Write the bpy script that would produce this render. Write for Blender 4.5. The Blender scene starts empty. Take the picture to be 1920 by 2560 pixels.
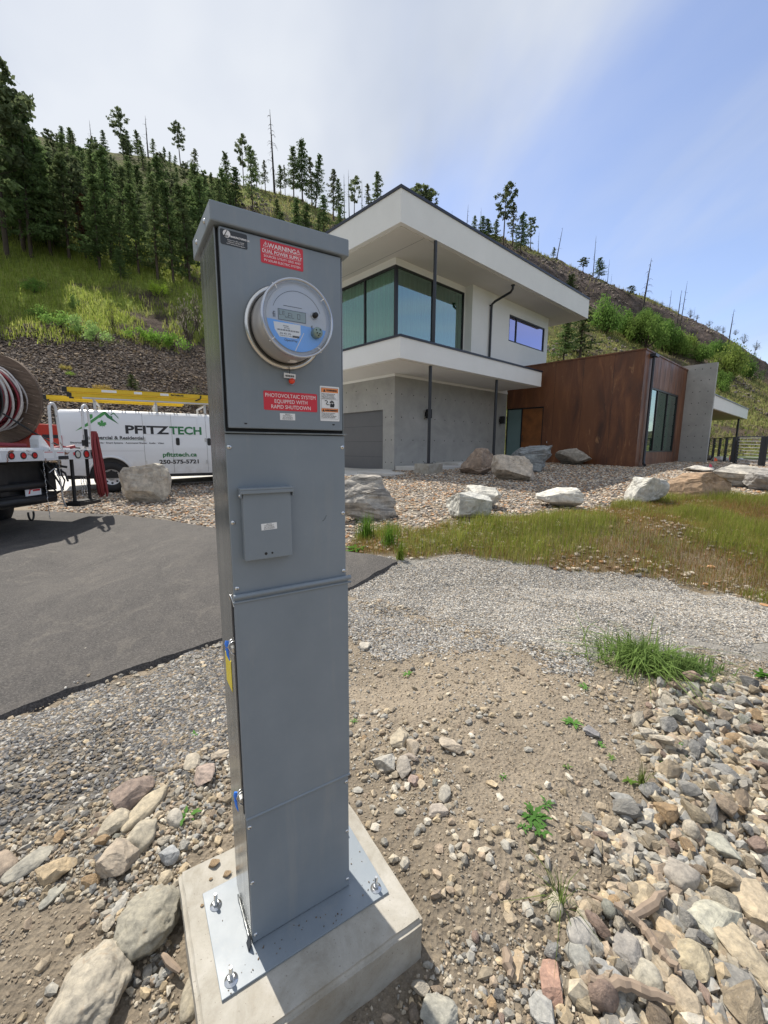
import bpy, bmesh, math, random
import numpy as np
from mathutils import Vector, Matrix, noise as mnoise

random.seed(7); RNG = np.random.default_rng(11)
scene = bpy.context.scene
C = scene.collection
PI = math.pi
# ------------------------------------------------------------------ camera
HC = 1.506                                    # lens height above the dirt
FPX, PITCH, ROLL = 1043.7, math.radians(8.88), math.radians(0.246)   # focal length in px of a 1920 px wide frame
c_f = Vector((0, math.cos(PITCH), -math.sin(PITCH)))
r0 = Vector((1, 0, 0)); u0 = Vector((0, math.sin(PITCH), math.cos(PITCH)))
c_r = math.cos(ROLL) * r0 + math.sin(ROLL) * u0
c_u = -math.sin(ROLL) * r0 + math.cos(ROLL) * u0
cam_d = bpy.data.cameras.new('camera'); cam = bpy.data.objects.new('camera', cam_d); C.objects.link(cam)
cam_d.sensor_fit = 'HORIZONTAL'; cam_d.sensor_width = 36.0; cam_d.lens = FPX / 1920 * 36.0
cam_d.clip_start = 0.02; cam_d.clip_end = 6000
cam.matrix_world = Matrix(((c_r.x, c_u.x, -c_f.x, 0), (c_r.y, c_u.y, -c_f.y, 0), (c_r.z, c_u.z, -c_f.z, HC), (0, 0, 0, 1)))
scene.camera = cam
# ------------------------------------------------------------------ sun, sky, exposure
SUN_EL = math.radians(57)
sun_dir = Vector((-0.652 * math.cos(SUN_EL), 0.758 * math.cos(SUN_EL), math.sin(SUN_EL))).normalized()   # towards the sun
sd = bpy.data.lights.new('sun', 'SUN'); sd.energy = 3.7; sd.angle = math.radians(0.6); sd.color = (1.0, 0.93, 0.82)
so = bpy.data.objects.new('sun', sd); C.objects.link(so)
so.rotation_euler = (-sun_dir).to_track_quat('-Z', 'Y').to_euler(); so.location = (-30, 40, 60)
world = bpy.data.worlds.new('World'); scene.world = world; world.use_nodes = True
wn, wl = world.node_tree.nodes, world.node_tree.links
wn.clear()
w_out = wn.new('ShaderNodeOutputWorld'); w_bg = wn.new('ShaderNodeBackground'); w_bg.inputs[1].default_value = 0.15
w_sky = wn.new('ShaderNodeTexSky'); w_sky.sky_type = 'NISHITA'; w_sky.sun_disc = False
w_sky.sun_elevation = SUN_EL; w_sky.sun_rotation = math.atan2(sun_dir.x, sun_dir.y)
w_sky.altitude = 400; w_sky.air_density = 1.0; w_sky.dust_density = 0.5; w_sky.ozone_density = 3.0
# thin high cloud: a sheet of cirrus over the sun side of the sky whose edge runs across the right of the view
w_tc = wn.new('ShaderNodeTexCoord')
def wmath(op, a, b=None, c=None):
    n = wn.new('ShaderNodeMath'); n.operation = op
    for i, v in enumerate((a, b, c)):
        if v is None: continue
        if isinstance(v, (int, float)): n.inputs[i].default_value = v
        else: wl.new(v, n.inputs[i])
    return n.outputs[0]
w_sep = wn.new('ShaderNodeSeparateXYZ'); wl.new(w_tc.outputs['Generated'], w_sep.inputs[0])
zz_ = wmath('MAXIMUM', w_sep.outputs[2], 0.02)
px_ = wmath('DIVIDE', w_sep.outputs[0], wmath('ADD', zz_, 0.12)); py_ = wmath('DIVIDE', w_sep.outputs[1], wmath('ADD', zz_, 0.12))
w_cmb = wn.new('ShaderNodeCombineXYZ'); wl.new(px_, w_cmb.inputs[0]); wl.new(py_, w_cmb.inputs[1])
w_map = wn.new('ShaderNodeMapping'); w_map.inputs['Rotation'].default_value = (0, 0, 0.55); w_map.inputs['Scale'].default_value = (1.0, 0.42, 1)
wl.new(w_cmb.outputs[0], w_map.inputs[0])
w_n1 = wn.new('ShaderNodeTexNoise'); w_n1.inputs['Scale'].default_value = 1.1; w_n1.inputs['Detail'].default_value = 7; w_n1.inputs['Roughness'].default_value = 0.52
w_n1.inputs['Distortion'].default_value = 0.35
wl.new(w_map.outputs[0], w_n1.inputs['Vector'])
w_n2 = wn.new('ShaderNodeTexNoise'); w_n2.inputs['Scale'].default_value = 2.6; w_n2.inputs['Detail'].default_value = 5
wl.new(w_map.outputs[0], w_n2.inputs['Vector'])
# edge of the sheet: a straight line on the cloud plane, warped by noise
edge = wmath('SUBTRACT', 1.0, wmath('ADD', wmath('MULTIPLY', px_, 0.838), wmath('MULTIPLY', py_, 0.546)))
edge = wmath('ADD', edge, wmath('MULTIPLY', wmath('SUBTRACT', w_n1.outputs[0], 0.5), 0.45))
edge = wmath('ADD', edge, wmath('MULTIPLY', wmath('SUBTRACT', w_n2.outputs[0], 0.5), 0.25))
mr = wn.new('ShaderNodeMapRange'); mr.interpolation_type = 'SMOOTHSTEP'
mr.inputs['From Min'].default_value = -0.08; mr.inputs['From Max'].default_value = 0.32; wl.new(edge, mr.inputs['Value'])
w_n3 = wn.new('ShaderNodeTexNoise'); w_n3.inputs['Scale'].default_value = 0.55; w_n3.inputs['Detail'].default_value = 4; wl.new(w_map.outputs[0], w_n3.inputs['Vector'])
cov = wmath('MULTIPLY', mr.outputs[0], wmath('ADD', wmath('MULTIPLY', w_n3.outputs[0], 0.6), 0.55))
wisps = wmath('MULTIPLY', wmath('MAXIMUM', wmath('SUBTRACT', w_n1.outputs[0], 0.45), 0.0), 1.0)
w_n4 = wn.new('ShaderNodeTexNoise'); w_n4.inputs['Scale'].default_value = 1.7; w_n4.inputs['Detail'].default_value = 6; w_n4.inputs['Distortion'].default_value = 0.6
w_map2 = wn.new('ShaderNodeMapping'); w_map2.inputs['Rotation'].default_value = (0, 0, 0.58); w_map2.inputs['Scale'].default_value = (1.4, 0.25, 1); wl.new(w_cmb.outputs[0], w_map2.inputs[0]); wl.new(w_map2.outputs[0], w_n4.inputs['Vector'])
streak = wmath('MULTIPLY', wmath('SUBTRACT', w_n4.outputs[0], 0.42), 1.1)
cov = wmath('ADD', wmath('ADD', cov, wisps), wmath('MAXIMUM', streak, 0.0)); cov = wmath('MAXIMUM', wmath('MINIMUM', wmath('ADD', cov, 0.12), 0.95), 0.0)
w_mix = wn.new('ShaderNodeMixRGB'); wl.new(cov, w_mix.inputs[0])
w_t = wn.new('ShaderNodeMixRGB'); w_t.blend_type = 'MULTIPLY'; w_t.inputs[0].default_value = 1.0; w_t.inputs[2].default_value = (.98, .86, .86, 1); wl.new(w_sky.outputs[0], w_t.inputs[1]); wl.new(w_t.outputs[0], w_mix.inputs[1])
w_cr = wn.new('ShaderNodeValToRGB'); w_cr.color_ramp.elements[0].position = .36; w_cr.color_ramp.elements[0].color = (2.15, 2.42, 2.95, 1); w_cr.color_ramp.elements[1].position = .60; w_cr.color_ramp.elements[1].color = (3.35, 3.5, 3.7, 1)
w_n5 = wn.new('ShaderNodeTexNoise'); w_n5.inputs['Scale'].default_value = 0.9; w_n5.inputs['Detail'].default_value = 5; w_n5.inputs['Distortion'].default_value = 0.5; wl.new(w_map.outputs[0], w_n5.inputs['Vector']); wl.new(w_n5.outputs[0], w_cr.inputs[0]); wl.new(w_cr.outputs[0], w_mix.inputs[2])
wl.new(w_mix.outputs[0], w_bg.inputs[0]); wl.new(w_bg.outputs[0], w_out.inputs[0])
scene.view_settings.view_transform = 'Standard'; scene.view_settings.look = 'None'
scene.view_settings.exposure = 0.72; scene.view_settings.gamma = 1.0
scene.render.resolution_x = 768; scene.render.resolution_y = 1024
scene.cycles.max_bounces = 6; scene.cycles.diffuse_bounces = 3; scene.cycles.glossy_bounces = 3
scene.cycles.transparent_max_bounces = 8; scene.cycles.transmission_bounces = 4
scene.cycles.sample_clamp_indirect = 6.0

# ------------------------------------------------------------------ picture rays -> places (each hit lies on real terrain or a real wall)
def ray(px, py):
    x = (float(px) - 960) / FPX; y = -(float(py) - 1280) / FPX
    return (c_f + x * c_r + y * c_u).normalized()
K = 1.15731
def sm(a, b, t):
    t = np.clip((t - a) / (b - a), 0, 1); return t * t * (3 - 2 * t)
def _h(i, j, s):
    v = np.sin(i * 127.1 + j * 311.7 + s * 74.7) * 43758.5453
    return v - np.floor(v)
def vn(x, y, s=0):
    x = np.asarray(x, float); y = np.asarray(y, float)
    i = np.floor(x); j = np.floor(y); f = x - i; g = y - j
    f = f * f * (3 - 2 * f); g = g * g * (3 - 2 * g)
    a = _h(i, j, s); b = _h(i + 1, j, s); c = _h(i, j + 1, s); d = _h(i + 1, j + 1, s)
    return (a + (b - a) * f) * (1 - g) + (c + (d - c) * f) * g - 0.5
def fbm(x, y, o=4, s=0):
    r = 0; a = 1.0
    for k in range(o): r = r + a * vn(x, y, s + k * 13); x = x * 2.03 + 5.1; y = y * 2.03 + 1.7; a *= 0.5
    return r
def gz(x, y, fine=True):
    x = np.asarray(x, float); y = np.asarray(y, float)
    zl = np.interp(y, [3, 10.5, 12.5, 15, 20], [0, .28, .42, .60, .66])
    zr = np.interp(y, [4.3, 6.0, 12, 17, 20], [0, .36, .60, .82, .85])
    w = sm(-1.2, 1.6, x)
    z = zl * (1 - w) + zr * w
    z = z + .055 * np.exp(-((x - .2) ** 2 + (y - 1.25) ** 2) / .35)
    z = z - .10 * sm(.6, 1.6, x) * sm(2.6, 1.0, y) - 0.0
    z = z + .10 * fbm(x * .8, y * .8, 2, 3) * sm(1.5, 3.5, np.abs(y) + np.abs(x) * .5) * sm(9, 6, y)
    if fine:
        z = z + (.028 * fbm(x * 3.1, y * 3.1, 3, 5) + .004 * fbm(x * 14, y * 14, 2, 9)) * sm(14, 7, y) 
    return z
# hillside: u = x / y, profile along y
_U  = [-3, -1.2, -.816, -.626, -.479, -.401, -.293, -.183, -.113, .028, .18, .283, .377, .505, .59, .678, .767, .881, 1.0, 1.3, 2, 3]
_T  = [.55, .70, .672, .622, .606, .577, .553, .528, .494, .483, .472, .445, .410, .361, .332, .295, .254, .181, .12, .05, .02, .02]
_UF = [-3, -.9, -.6, -.3, 0, .3, 1, 3]
_YF = [12, 15, 17, 23, 30, 35, 36, 36]
_YR = [105, 100, 100, 104, 110, 120, 135, 150]
def hill_z(u, Y):
    y0 = np.interp(u, _UF, _YF); y1 = np.interp(u, _UF, _YR); T = np.interp(u, _U, _T)
    zf = 0.55; zr = HC + y1 * T
    t = (Y - y0) / (y1 - y0)
    tc = np.clip(t, 0, 1)
    base = zf + (zr - zf) * (0.82 * tc + 0.18 * tc ** 2)
    amp = sm(0, .12, tc)
    X = u * Y
    base = base + amp * (2.6 * fbm(X * .06, Y * .06, 4, 21) * np.where(u > -.45, 1.0, .7) * (1 - .75 * sm(.85, 1, tc)) + .5 * fbm(X * .5, Y * .5, 3, 31) * (0.35 + .65 * sm(-.4, .1, u)))
    # rock band under the ridge: a step
    band = sm(-.42, -.25, u)
    cl = (sm(.66, .76, tc + .12 * fbm(X * .03, Y * .03, 3, 41)) - sm(.60, .95, tc)) * 5.5 * band
    base = base + cl + .35 * fbm(X * .9, Y * .9, 3, 51) * band * sm(.5, .7, tc)
    base = np.where(t > 1, zr + 0 * base - (Y - y1) * .45 + .4 * fbm(X * .3, Y * .3, 3, 31), base)
    return np.where(t < 0, zf + (t * (y1 - y0)) * 0.6, base)
def surf_z(x, y):
    g = float(gz(x, y))
    if y > 8: g = max(g, float(hill_z(np.array(x / y), np.array(float(y)))))
    return g
def G(px, py, disp=True):
    """the terrain point seen at that picture position"""
    if disp: px *= K; py *= K
    d = ray(px, py); t = 0.3; last = t
    while t < 400:
        p = d * t
        if p.z + HC < surf_z(p.x, p.y): break
        last = t; t *= 1.02
    lo, hi = last, t
    for _ in range(18):
        m = (lo + hi) / 2; p = d * m
        if p.z + HC < surf_z(p.x, p.y): hi = m
        else: lo = m
    p = d * hi
    return Vector((p.x, p.y, p.z + HC))
def px_m(P, n):                                 # n picture (1659-wide) pixels at point P, in metres
    return n / (FPX / K) * (P - Vector((0, 0, HC))).dot(c_f)
def project(P):                                 # to 1659-wide picture pixels
    q = P - Vector((0, 0, HC)); z = q.dot(c_f)
    if z <= 0: return (-1e6, -1e6)
    return ((960 + FPX * q.dot(c_r) / z) / K, (1280 - FPX * q.dot(c_u) / z) / K)
# ------------------------------------------------------------------ node materials
def mat(name):
    m = bpy.data.materials.new(name); m.use_nodes = True
    nt = m.node_tree; nt.nodes.clear()
    o = nt.nodes.new('ShaderNodeOutputMaterial'); b = nt.nodes.new('ShaderNodeBsdfPrincipled')
    nt.links.new(b.outputs[0], o.inputs[0])
    return m, nt, b, o
def nd(nt, t, **kw):
    n = nt.nodes.new(t)
    for k, v in kw.items():
        if k in n.inputs.keys(): n.inputs[k].default_value = v
        else: setattr(n, k, v)
    return n
def ramp(nt, fac, stops, interp='LINEAR'):
    r = nt.nodes.new('ShaderNodeValToRGB'); r.color_ramp.interpolation = interp
    e = r.color_ramp.elements
    while len(e) < len(stops): e.new(0.5)
    for el, (p, c) in zip(e, stops): el.position = p; el.color = (*c, 1) if len(c) == 3 else c
    nt.links.new(fac, r.inputs[0]); return r.outputs[0]
def mixc(nt, f, a, b, blend='MIX'):
    m = nt.nodes.new('ShaderNodeMixRGB'); m.blend_type = blend
    for i, v in enumerate((f, a, b)):
        if isinstance(v, (int, float)): m.inputs[i].default_value = v
        elif isinstance(v, tuple): m.inputs[i].default_value = (*v[:3], 1)
        else: nt.links.new(v, m.inputs[i])
    return m.outputs[0]
def nz(nt, scale, detail=4, rough=.55, dist=0, vec=None, off=None):
    n = nd(nt, 'ShaderNodeTexNoise'); n.inputs['Scale'].default_value = scale; n.inputs['Detail'].default_value = detail
    n.inputs['Roughness'].default_value = rough; n.inputs['Distortion'].default_value = dist
    if vec is not None: nt.links.new(vec, n.inputs['Vector'])
    return n.outputs[0]
def vor(nt, scale, feat='F1', vec=None, rnd=1):
    n = nd(nt, 'ShaderNodeTexVoronoi'); n.feature = feat; n.inputs['Scale'].default_value = scale
    n.inputs['Randomness'].default_value = rnd
    if vec is not None: nt.links.new(vec, n.inputs['Vector'])
    return n
def ocoord(nt, scale=(1, 1, 1), rot=(0, 0, 0), which='Object'):
    t = nd(nt, 'ShaderNodeTexCoord'); m = nd(nt, 'ShaderNodeMapping'); m.inputs['Scale'].default_value = scale; m.inputs['Rotation'].default_value = rot
    nt.links.new(t.outputs[which], m.inputs[0]); return m.outputs[0]
def bump(nt, b, h, strength=.3, dist=.01):
    n = nd(nt, 'ShaderNodeBump'); n.inputs['Strength'].default_value = strength; n.inputs['Distance'].default_value = dist
    nt.links.new(h, n.inputs['Height']); nt.links.new(n.outputs[0], b.inputs['Normal']); return n
def simple(name, col, rough=.5, metal=0.0, var=.12, vscale=6, bstr=0, bscale=60, spec=.5, coat=0, tint=None):
    m, nt, b, o = mat(name)
    v = ocoord(nt)
    n = nz(nt, vscale, 5, .6, vec=v)
    c = ramp(nt, n, [(.25, tuple(x * (1 - var) for x in col)), (.75, tuple(min(1, x * (1 + var)) for x in col))])
    if tint:
        n2 = nz(nt, vscale * 3.3, 4, .6, vec=v); f = ramp(nt, n2, [(.55, (0, 0, 0)), (.75, (.6, .6, .6))]); c = mixc(nt, f, c, tint)
    nt.links.new(c, b.inputs['Base Color'])
    b.inputs['Roughness'].default_value = rough; b.inputs['Metallic'].default_value = metal; b.inputs['Specular IOR Level'].default_value = spec
    b.inputs['Coat Weight'].default_value = coat
    if bstr: bump(nt, b, nz(nt, bscale, 3, .6, vec=v), bstr, .003)
    return m
def gi(nt, attr='col'):
    a = nd(nt, 'ShaderNodeAttribute'); a.attribute_name = attr; return a.outputs['Color']
M = {}
# pedestal paint: powder-coated grey steel with faint blotches, dust specks
m, nt, b, o = mat('grey_powder_coat'); v = ocoord(nt)
c = ramp(nt, nz(nt, 5, 6, .6, vec=v), [(.3, (.185, .220, .255)), (.7, (.222, .258, .295))])
c = mixc(nt, ramp(nt, nz(nt, 160, 2, .7, vec=v), [(.68, (0, 0, 0)), (.8, (.35, .35, .35))]), c, (.30, .31, .31))
nt.links.new(c, b.inputs['Base Color']); b.inputs['Roughness'].default_value = .42
nt.links.new(ramp(nt, nz(nt, 9, 4, .6, vec=v), [(.3, (.36,) * 3), (.7, (.5,) * 3)]), b.inputs['Roughness'])
bump(nt, b, nz(nt, 700, 2, .5, vec=v), .12, .0006); M['ped'] = m
dr_ = ramp(nt, nz(nt, 1.0, 6, .7, .3, vec=ocoord(nt, (14, 14, 1.6))), [(.55, (0, 0, 0)), (.75, (.28, .28, .28))]); c = mixc(nt, dr_, c, (.33, .33, .31)); c = mixc(nt, ramp(nt, nz(nt, 26, 7, .8, 1.5, vec=v), [(.66, (0, 0, 0)), (.74, (.25, .25, .25))]), c, (.36, .35, .33)); nt.links.new(c, b.inputs['Base Color'])
# side of the pedestal: the same paint, shinier, smeared
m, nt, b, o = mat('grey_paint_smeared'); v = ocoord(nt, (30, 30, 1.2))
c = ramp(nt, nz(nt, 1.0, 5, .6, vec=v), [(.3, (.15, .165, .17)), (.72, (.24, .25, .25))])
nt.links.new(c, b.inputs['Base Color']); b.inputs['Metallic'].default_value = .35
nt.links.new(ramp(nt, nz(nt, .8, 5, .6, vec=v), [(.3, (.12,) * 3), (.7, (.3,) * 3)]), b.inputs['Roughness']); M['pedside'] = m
M['steel'] = simple('zinc_plated_steel', (.62, .63, .64), .25, .9, .1, 30)
M['polished'] = simple('polished_ring_metal', (.60, .59, .57), .22, .95, .08, 15)
M['meterbody'] = simple('meter_housing_metal', (.50, .48, .46), .33, .55, .06, 12)
M['black'] = simple('black_rubber', (.012, .013, .015), .6, 0, .2, 20)
M['darkmetal'] = simple('charcoal_painted_metal', (.022, .025, .032), .38, .1, .15, 8)
M['red'] = simple('red_vinyl', (.60, .025, .045), .35, 0, .05, 8)
M['white_ink'] = simple('white_print', (.80, .78, .78), .5, 0, .03, 8)
M['black_ink'] = simple('black_print', (.015, .015, .018), .5, 0, .03, 8)
M['white_vinyl'] = simple('white_vinyl', (.78, .79, .80), .4, 0, .03, 8)
M['dark_vinyl'] = simple('dark_vinyl', (.028, .032, .038), .35, 0, .1, 8)
M['orange_vinyl'] = simple('orange_vinyl', (.80, .27, .08), .4, 0, .03, 8)
M['blue_plastic'] = simple('blue_plastic', (.05, .22, .80), .3, 0, .1, 20)
M['blue_face'] = simple('blue_dial', (.14, .40, .92), .35, 0, .05, 8)
M['face_grey'] = simple('pale_dial', (.50, .54, .62), .4, 0, .03, 8)
M['lcd'] = simple('lcd_glass', (.26, .33, .33), .15, 0, .05, 20)
M['orange_red'] = simple('orange_red_plastic', (.75, .06, .02), .25, 0, .1, 20)
M['yellow_vinyl'] = simple('yellow_vinyl', (.72, .58, .03), .4, 0, .05, 8)
m, nt, b, o = mat('clear_plastic')
lw = nd(nt, 'ShaderNodeLayerWeight'); lw.inputs['Blend'].default_value = .35
tr = nd(nt, 'ShaderNodeBsdfTransparent'); tr.inputs[0].default_value = (.93, .95, .97, 1); gl = nd(nt, 'ShaderNodeBsdfGlossy'); gl.inputs['Roughness'].default_value = .05
mx = nd(nt, 'ShaderNodeMixShader'); fr = ramp(nt, lw.outputs['Facing'], [(0, (.05,) * 3), (.7, (.22,) * 3), (1, (.75,) * 3)])
nt.links.new(fr, mx.inputs[0]); nt.links.new(tr.outputs[0], mx.inputs[1]); nt.links.new(gl.outputs[0], mx.inputs[2]); nt.links.new(mx.outputs[0], o.inputs[0]); M['clear'] = m
# house
def plaster(name, col):
    m, nt, b, o = mat(name); v = ocoord(nt)
    c = ramp(nt, nz(nt, .8, 6, .65, vec=v), [(.3, tuple(x * .93 for x in col)), (.7, col)])
    nt.links.new(c, b.inputs['Base Color']); b.inputs['Roughness'].default_value = .85
    bump(nt, b, nz(nt, 90, 3, .6, vec=v), .35, .004); return m
M['stucco'] = plaster('white_stucco', (.80, .80, .785)); M['soffit'] = plaster('soffit_board', (.70, .685, .65))
m, nt, b, o = mat('board_formed_concrete'); v = ocoord(nt)
c = ramp(nt, nz(nt, 1.1, 9, .68, .6, vec=v), [(.28, (.27, .27, .262)), (.5, (.345, .345, .33)), (.72, (.44, .43, .415))])
v2 = ocoord(nt, (1, 1, .8)); c2 = ramp(nt, nz(nt, 3.5, 8, .7, 1.5, vec=v2), [(.42, (0, 0, 0)), (.62, (.5, .5, .5))]); c = mixc(nt, c2, c, (.37, .365, .35))
pit = ramp(nt, nz(nt, 40, 2, .5, vec=v), [(.70, (0, 0, 0)), (.76, (.6, .6, .6))]); c = mixc(nt, pit, c, (.12, .12, .115))
nt.links.new(c, b.inputs['Base Color']); b.inputs['Roughness'].default_value = .8
bump(nt, b, nz(nt, 7, 8, .7, vec=v), .4, .01); M['concrete'] = m
m, nt, b, o = mat('pad_concrete'); v = ocoord(nt)
c = ramp(nt, nz(nt, 7, 9, .7, .4, vec=v), [(.28, (.24, .215, .175)), (.5, (.36, .34, .295)), (.75, (.47, .45, .41))])
pit = ramp(nt, nz(nt, 150, 3, .6, vec=v), [(.64, (0, 0, 0)), (.72, (.7, .7, .7))]); c = mixc(nt, pit, c, (.12, .10, .08))
st = ramp(nt, nz(nt, 2.2, 5, .6, 1.0, vec=v), [(.5, (0, 0, 0)), (.75, (.5, .5, .5))]); c = mixc(nt, st, c, (.27, .22, .15))
nt.links.new(c, b.inputs['Base Color']); b.inputs['Roughness'].default_value = .88
bump(nt, b, nz(nt, 60, 8, .75, vec=v), .5, .004); M['pad'] = m
m, nt, b, o = mat('pale_concrete_paving'); v = ocoord(nt)
c = ramp(nt, nz(nt, 1.5, 8, .65, vec=v), [(.3, (.50, .49, .465)), (.7, (.62, .61, .58))])
nt.links.new(c, b.inputs['Base Color']); b.inputs['Roughness'].default_value = .85; bump(nt, b, nz(nt, 80, 4, .6, vec=v), .3, .004); M['paving'] = m
m, nt, b, o = mat('weathering_steel'); v = ocoord(nt, (1, 1, .22)); vv = ocoord(nt)
c = ramp(nt, nz(nt, 2.2, 9, .66, .7, vec=v), [(.29, (.050, .022, .014)), (.5, (.125, .046, .021)), (.70, (.25, .10, .038))])
pa = ramp(nt, nz(nt, 1.3, 3, .5, vec=ocoord(nt, (1, 1, .08))), [(.4, (0, 0, 0)), (.62, (.7, .7, .7))]); c = mixc(nt, pa, c, (.17, .065, .025), 'MIX')
st = ramp(nt, nz(nt, 4.5, 7, .75, 1.6, vec=v), [(.60, (0, 0, 0)), (.70, (.75, .75, .75))]); c = mixc(nt, st, c, (.40, .20, .085))
nt.links.new(c, b.inputs['Base Color']); nt.links.new(ramp(nt, nz(nt, 5, 5, .6, vec=v), [(.3, (.38,) * 3), (.7, (.62,) * 3)]), b.inputs['Roughness'])
b.inputs['Specular IOR Level'].default_value = .5; bump(nt, b, nz(nt, 12, 7, .7, vec=vv), .25, .006); M['corten'] = m
M['cortendoor'] = simple('rusty_orange_door', (.21, .075, .018), .5, 0, .35, 3, .2, 20)
M['garage'] = simple('grey_garage_door', (.115, .118, .125), .5, 0, .05, 3)
M['flash'] = simple('dark_flashing', (.030, .033, .045), .4, .3, .15, 5)
M['frame'] = simple('black_window_frame', (.010, .011, .013), .4, 0, .1, 5)
def glass(name, tint, refl=.4, r2=None):
    m, nt, b, o = mat(name)
    tr = nd(nt, 'ShaderNodeBsdfTransparent'); tr.inputs[0].default_value = (*tint, 1)
    gl = nd(nt, 'ShaderNodeBsdfGlossy'); gl.inputs['Roughness'].default_value = .015; gl.inputs[0].default_value = (*(r2 or (.85, .95, .93)), 1)
    lw = nd(nt, 'ShaderNodeLayerWeight'); lw.inputs['Blend'].default_value = .3
    mx = nd(nt, 'ShaderNodeMixShader'); nt.links.new(ramp(nt, lw.outputs['Facing'], [(0, (refl,) * 3), (1, (min(1, refl + .4),) * 3)]), mx.inputs[0])
    nt.links.new(tr.outputs[0], mx.inputs[1]); nt.links.new(gl.outputs[0], mx.inputs[2]); nt.links.new(mx.outputs[0], o.inputs[0]); return m
M['glass'] = glass('green_tinted_glass', (.42, .68, .57), .20); M['glass_left'] = glass('green_glass', (.50, .78, .66), .07)
M['glass_blue'] = glass('blue_violet_glass', (.22, .22, .40), .40, (.66, .66, 1.0))
M['glass_frost'] = simple('frosted_sidelight', (.16, .24, .24), .25, 0, .1, 1)
m, nt, b, o = mat('curtain_fabric')
tex = ramp(nt, nz(nt, 3, 4, .6, vec=ocoord(nt, (6, 6, .1))), [(.3, (.20, .30, .26)), (.7, (.50, .58, .54))]); nt.links.new(tex, b.inputs['Base Color']); b.inputs['Roughness'].default_value = .9
M['curtain'] = m
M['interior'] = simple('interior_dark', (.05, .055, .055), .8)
# vehicles
m, nt, b, o = mat('white_van_paint'); v = ocoord(nt)
t_ = nd(nt, 'ShaderNodeTexCoord'); s_ = nd(nt, 'ShaderNodeSeparateXYZ'); nt.links.new(t_.outputs['Object'], s_.inputs[0])
dirt = nd(nt, 'ShaderNodeMath', operation='SUBTRACT'); dirt.inputs[0].default_value = 1.0
mr_ = nd(nt, 'ShaderNodeMapRange'); mr_.inputs['From Min'].default_value = .3; mr_.inputs['From Max'].default_value = 1.0; nt.links.new(s_.outputs[2], mr_.inputs['Value'])
nt.links.new(mr_.outputs[0], dirt.inputs[1])
dm = nd(nt, 'ShaderNodeMath', operation='MULTIPLY'); nt.links.new(dirt.outputs[0], dm.inputs[0]); nt.links.new(ramp(nt, nz(nt, 4, 7, .65, vec=v), [(.3, (.15,) * 3), (.7, (.85,) * 3)]), dm.inputs[1])
c = mixc(nt, dm.outputs[0], (.72, .74, .77), (.42, .38, .33)); nt.links.new(c, b.inputs['Base Color']); b.inputs['Roughness'].default_value = .28; b.inputs['Coat Weight'].default_value = .4; M['vanwhite'] = m
M['tyre'] = simple('tyre_rubber', (.018, .018, .019), .75, 0, .2, 10)
M['rim'] = simple('silver_rim', (.52, .53, .54), .35, .5, .08, 10)
M['yellow'] = simple('yellow_fibreglass', (.72, .48, .02), .45, 0, .08, 4)
M['alu'] = simple('dull_aluminium', (.55, .56, .57), .4, .6, .1, 8)
M['tailred'] = simple('red_lamp_lens', (.55, .015, .015), .2, 0, .1, 20)
M['tailwhite'] = simple('white_lamp_lens', (.55, .55, .50), .25, 0, .1, 20)
m, nt, b, o = mat('chipped_white_paint_rusty'); v = ocoord(nt)
f = ramp(nt, nz(nt, 5, 8, .75, .5, vec=v), [(.56, (0, 0, 0)), (.62, (1, 1, 1))]); c = mixc(nt, f, (.66, .67, .68), (.20, .075, .03))
nt.links.new(c, b.inputs['Base Color']); b.inputs['Roughness'].default_value = .5; M['rustwhite'] = m
M['truckwhite'] = simple('truck_white_paint', (.66, .68, .70), .4, 0, .06, 4, tint=(.45, .42, .38))
M['undersider'] = simple('greasy_black_steel', (.02, .02, .021), .55, .2, .4, 12, .3, 30)
M['truckred'] = simple('red_tank_paint', (.42, .035, .02), .4, 0, .12, 5)
m, nt, b, o = mat('weathered_reel_wood'); v = ocoord(nt, (1, 1, 8))
c = ramp(nt, nz(nt, 3.5, 7, .65, vec=v), [(.3, (.07, .048, .034)), (.6, (.16, .115, .085)), (.8, (.26, .20, .155))]); nt.links.new(c, b.inputs['Base Color']); b.inputs['Roughness'].default_value = .85; M['reelwood'] = m
M['cable_red'] = simple('red_cable', (.22, .02, .03), .45, 0, .2, 10); M['cable_white'] = simple('white_cable', (.50, .47, .45), .45, 0, .1, 10); M['cable_black'] = simple('black_cable', (.02, .02, .022), .45, 0, .1, 10)
M['rope'] = simple('red_rope', (.27, .045, .05), .8, 0, .25, 30)
M['green_ink'] = simple('green_print', (.02, .16, .05), .4, 0, .05, 4); M['lightgreen_ink'] = simple('light_green_print', (.06, .28, .07), .4, 0, .05, 4)
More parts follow.
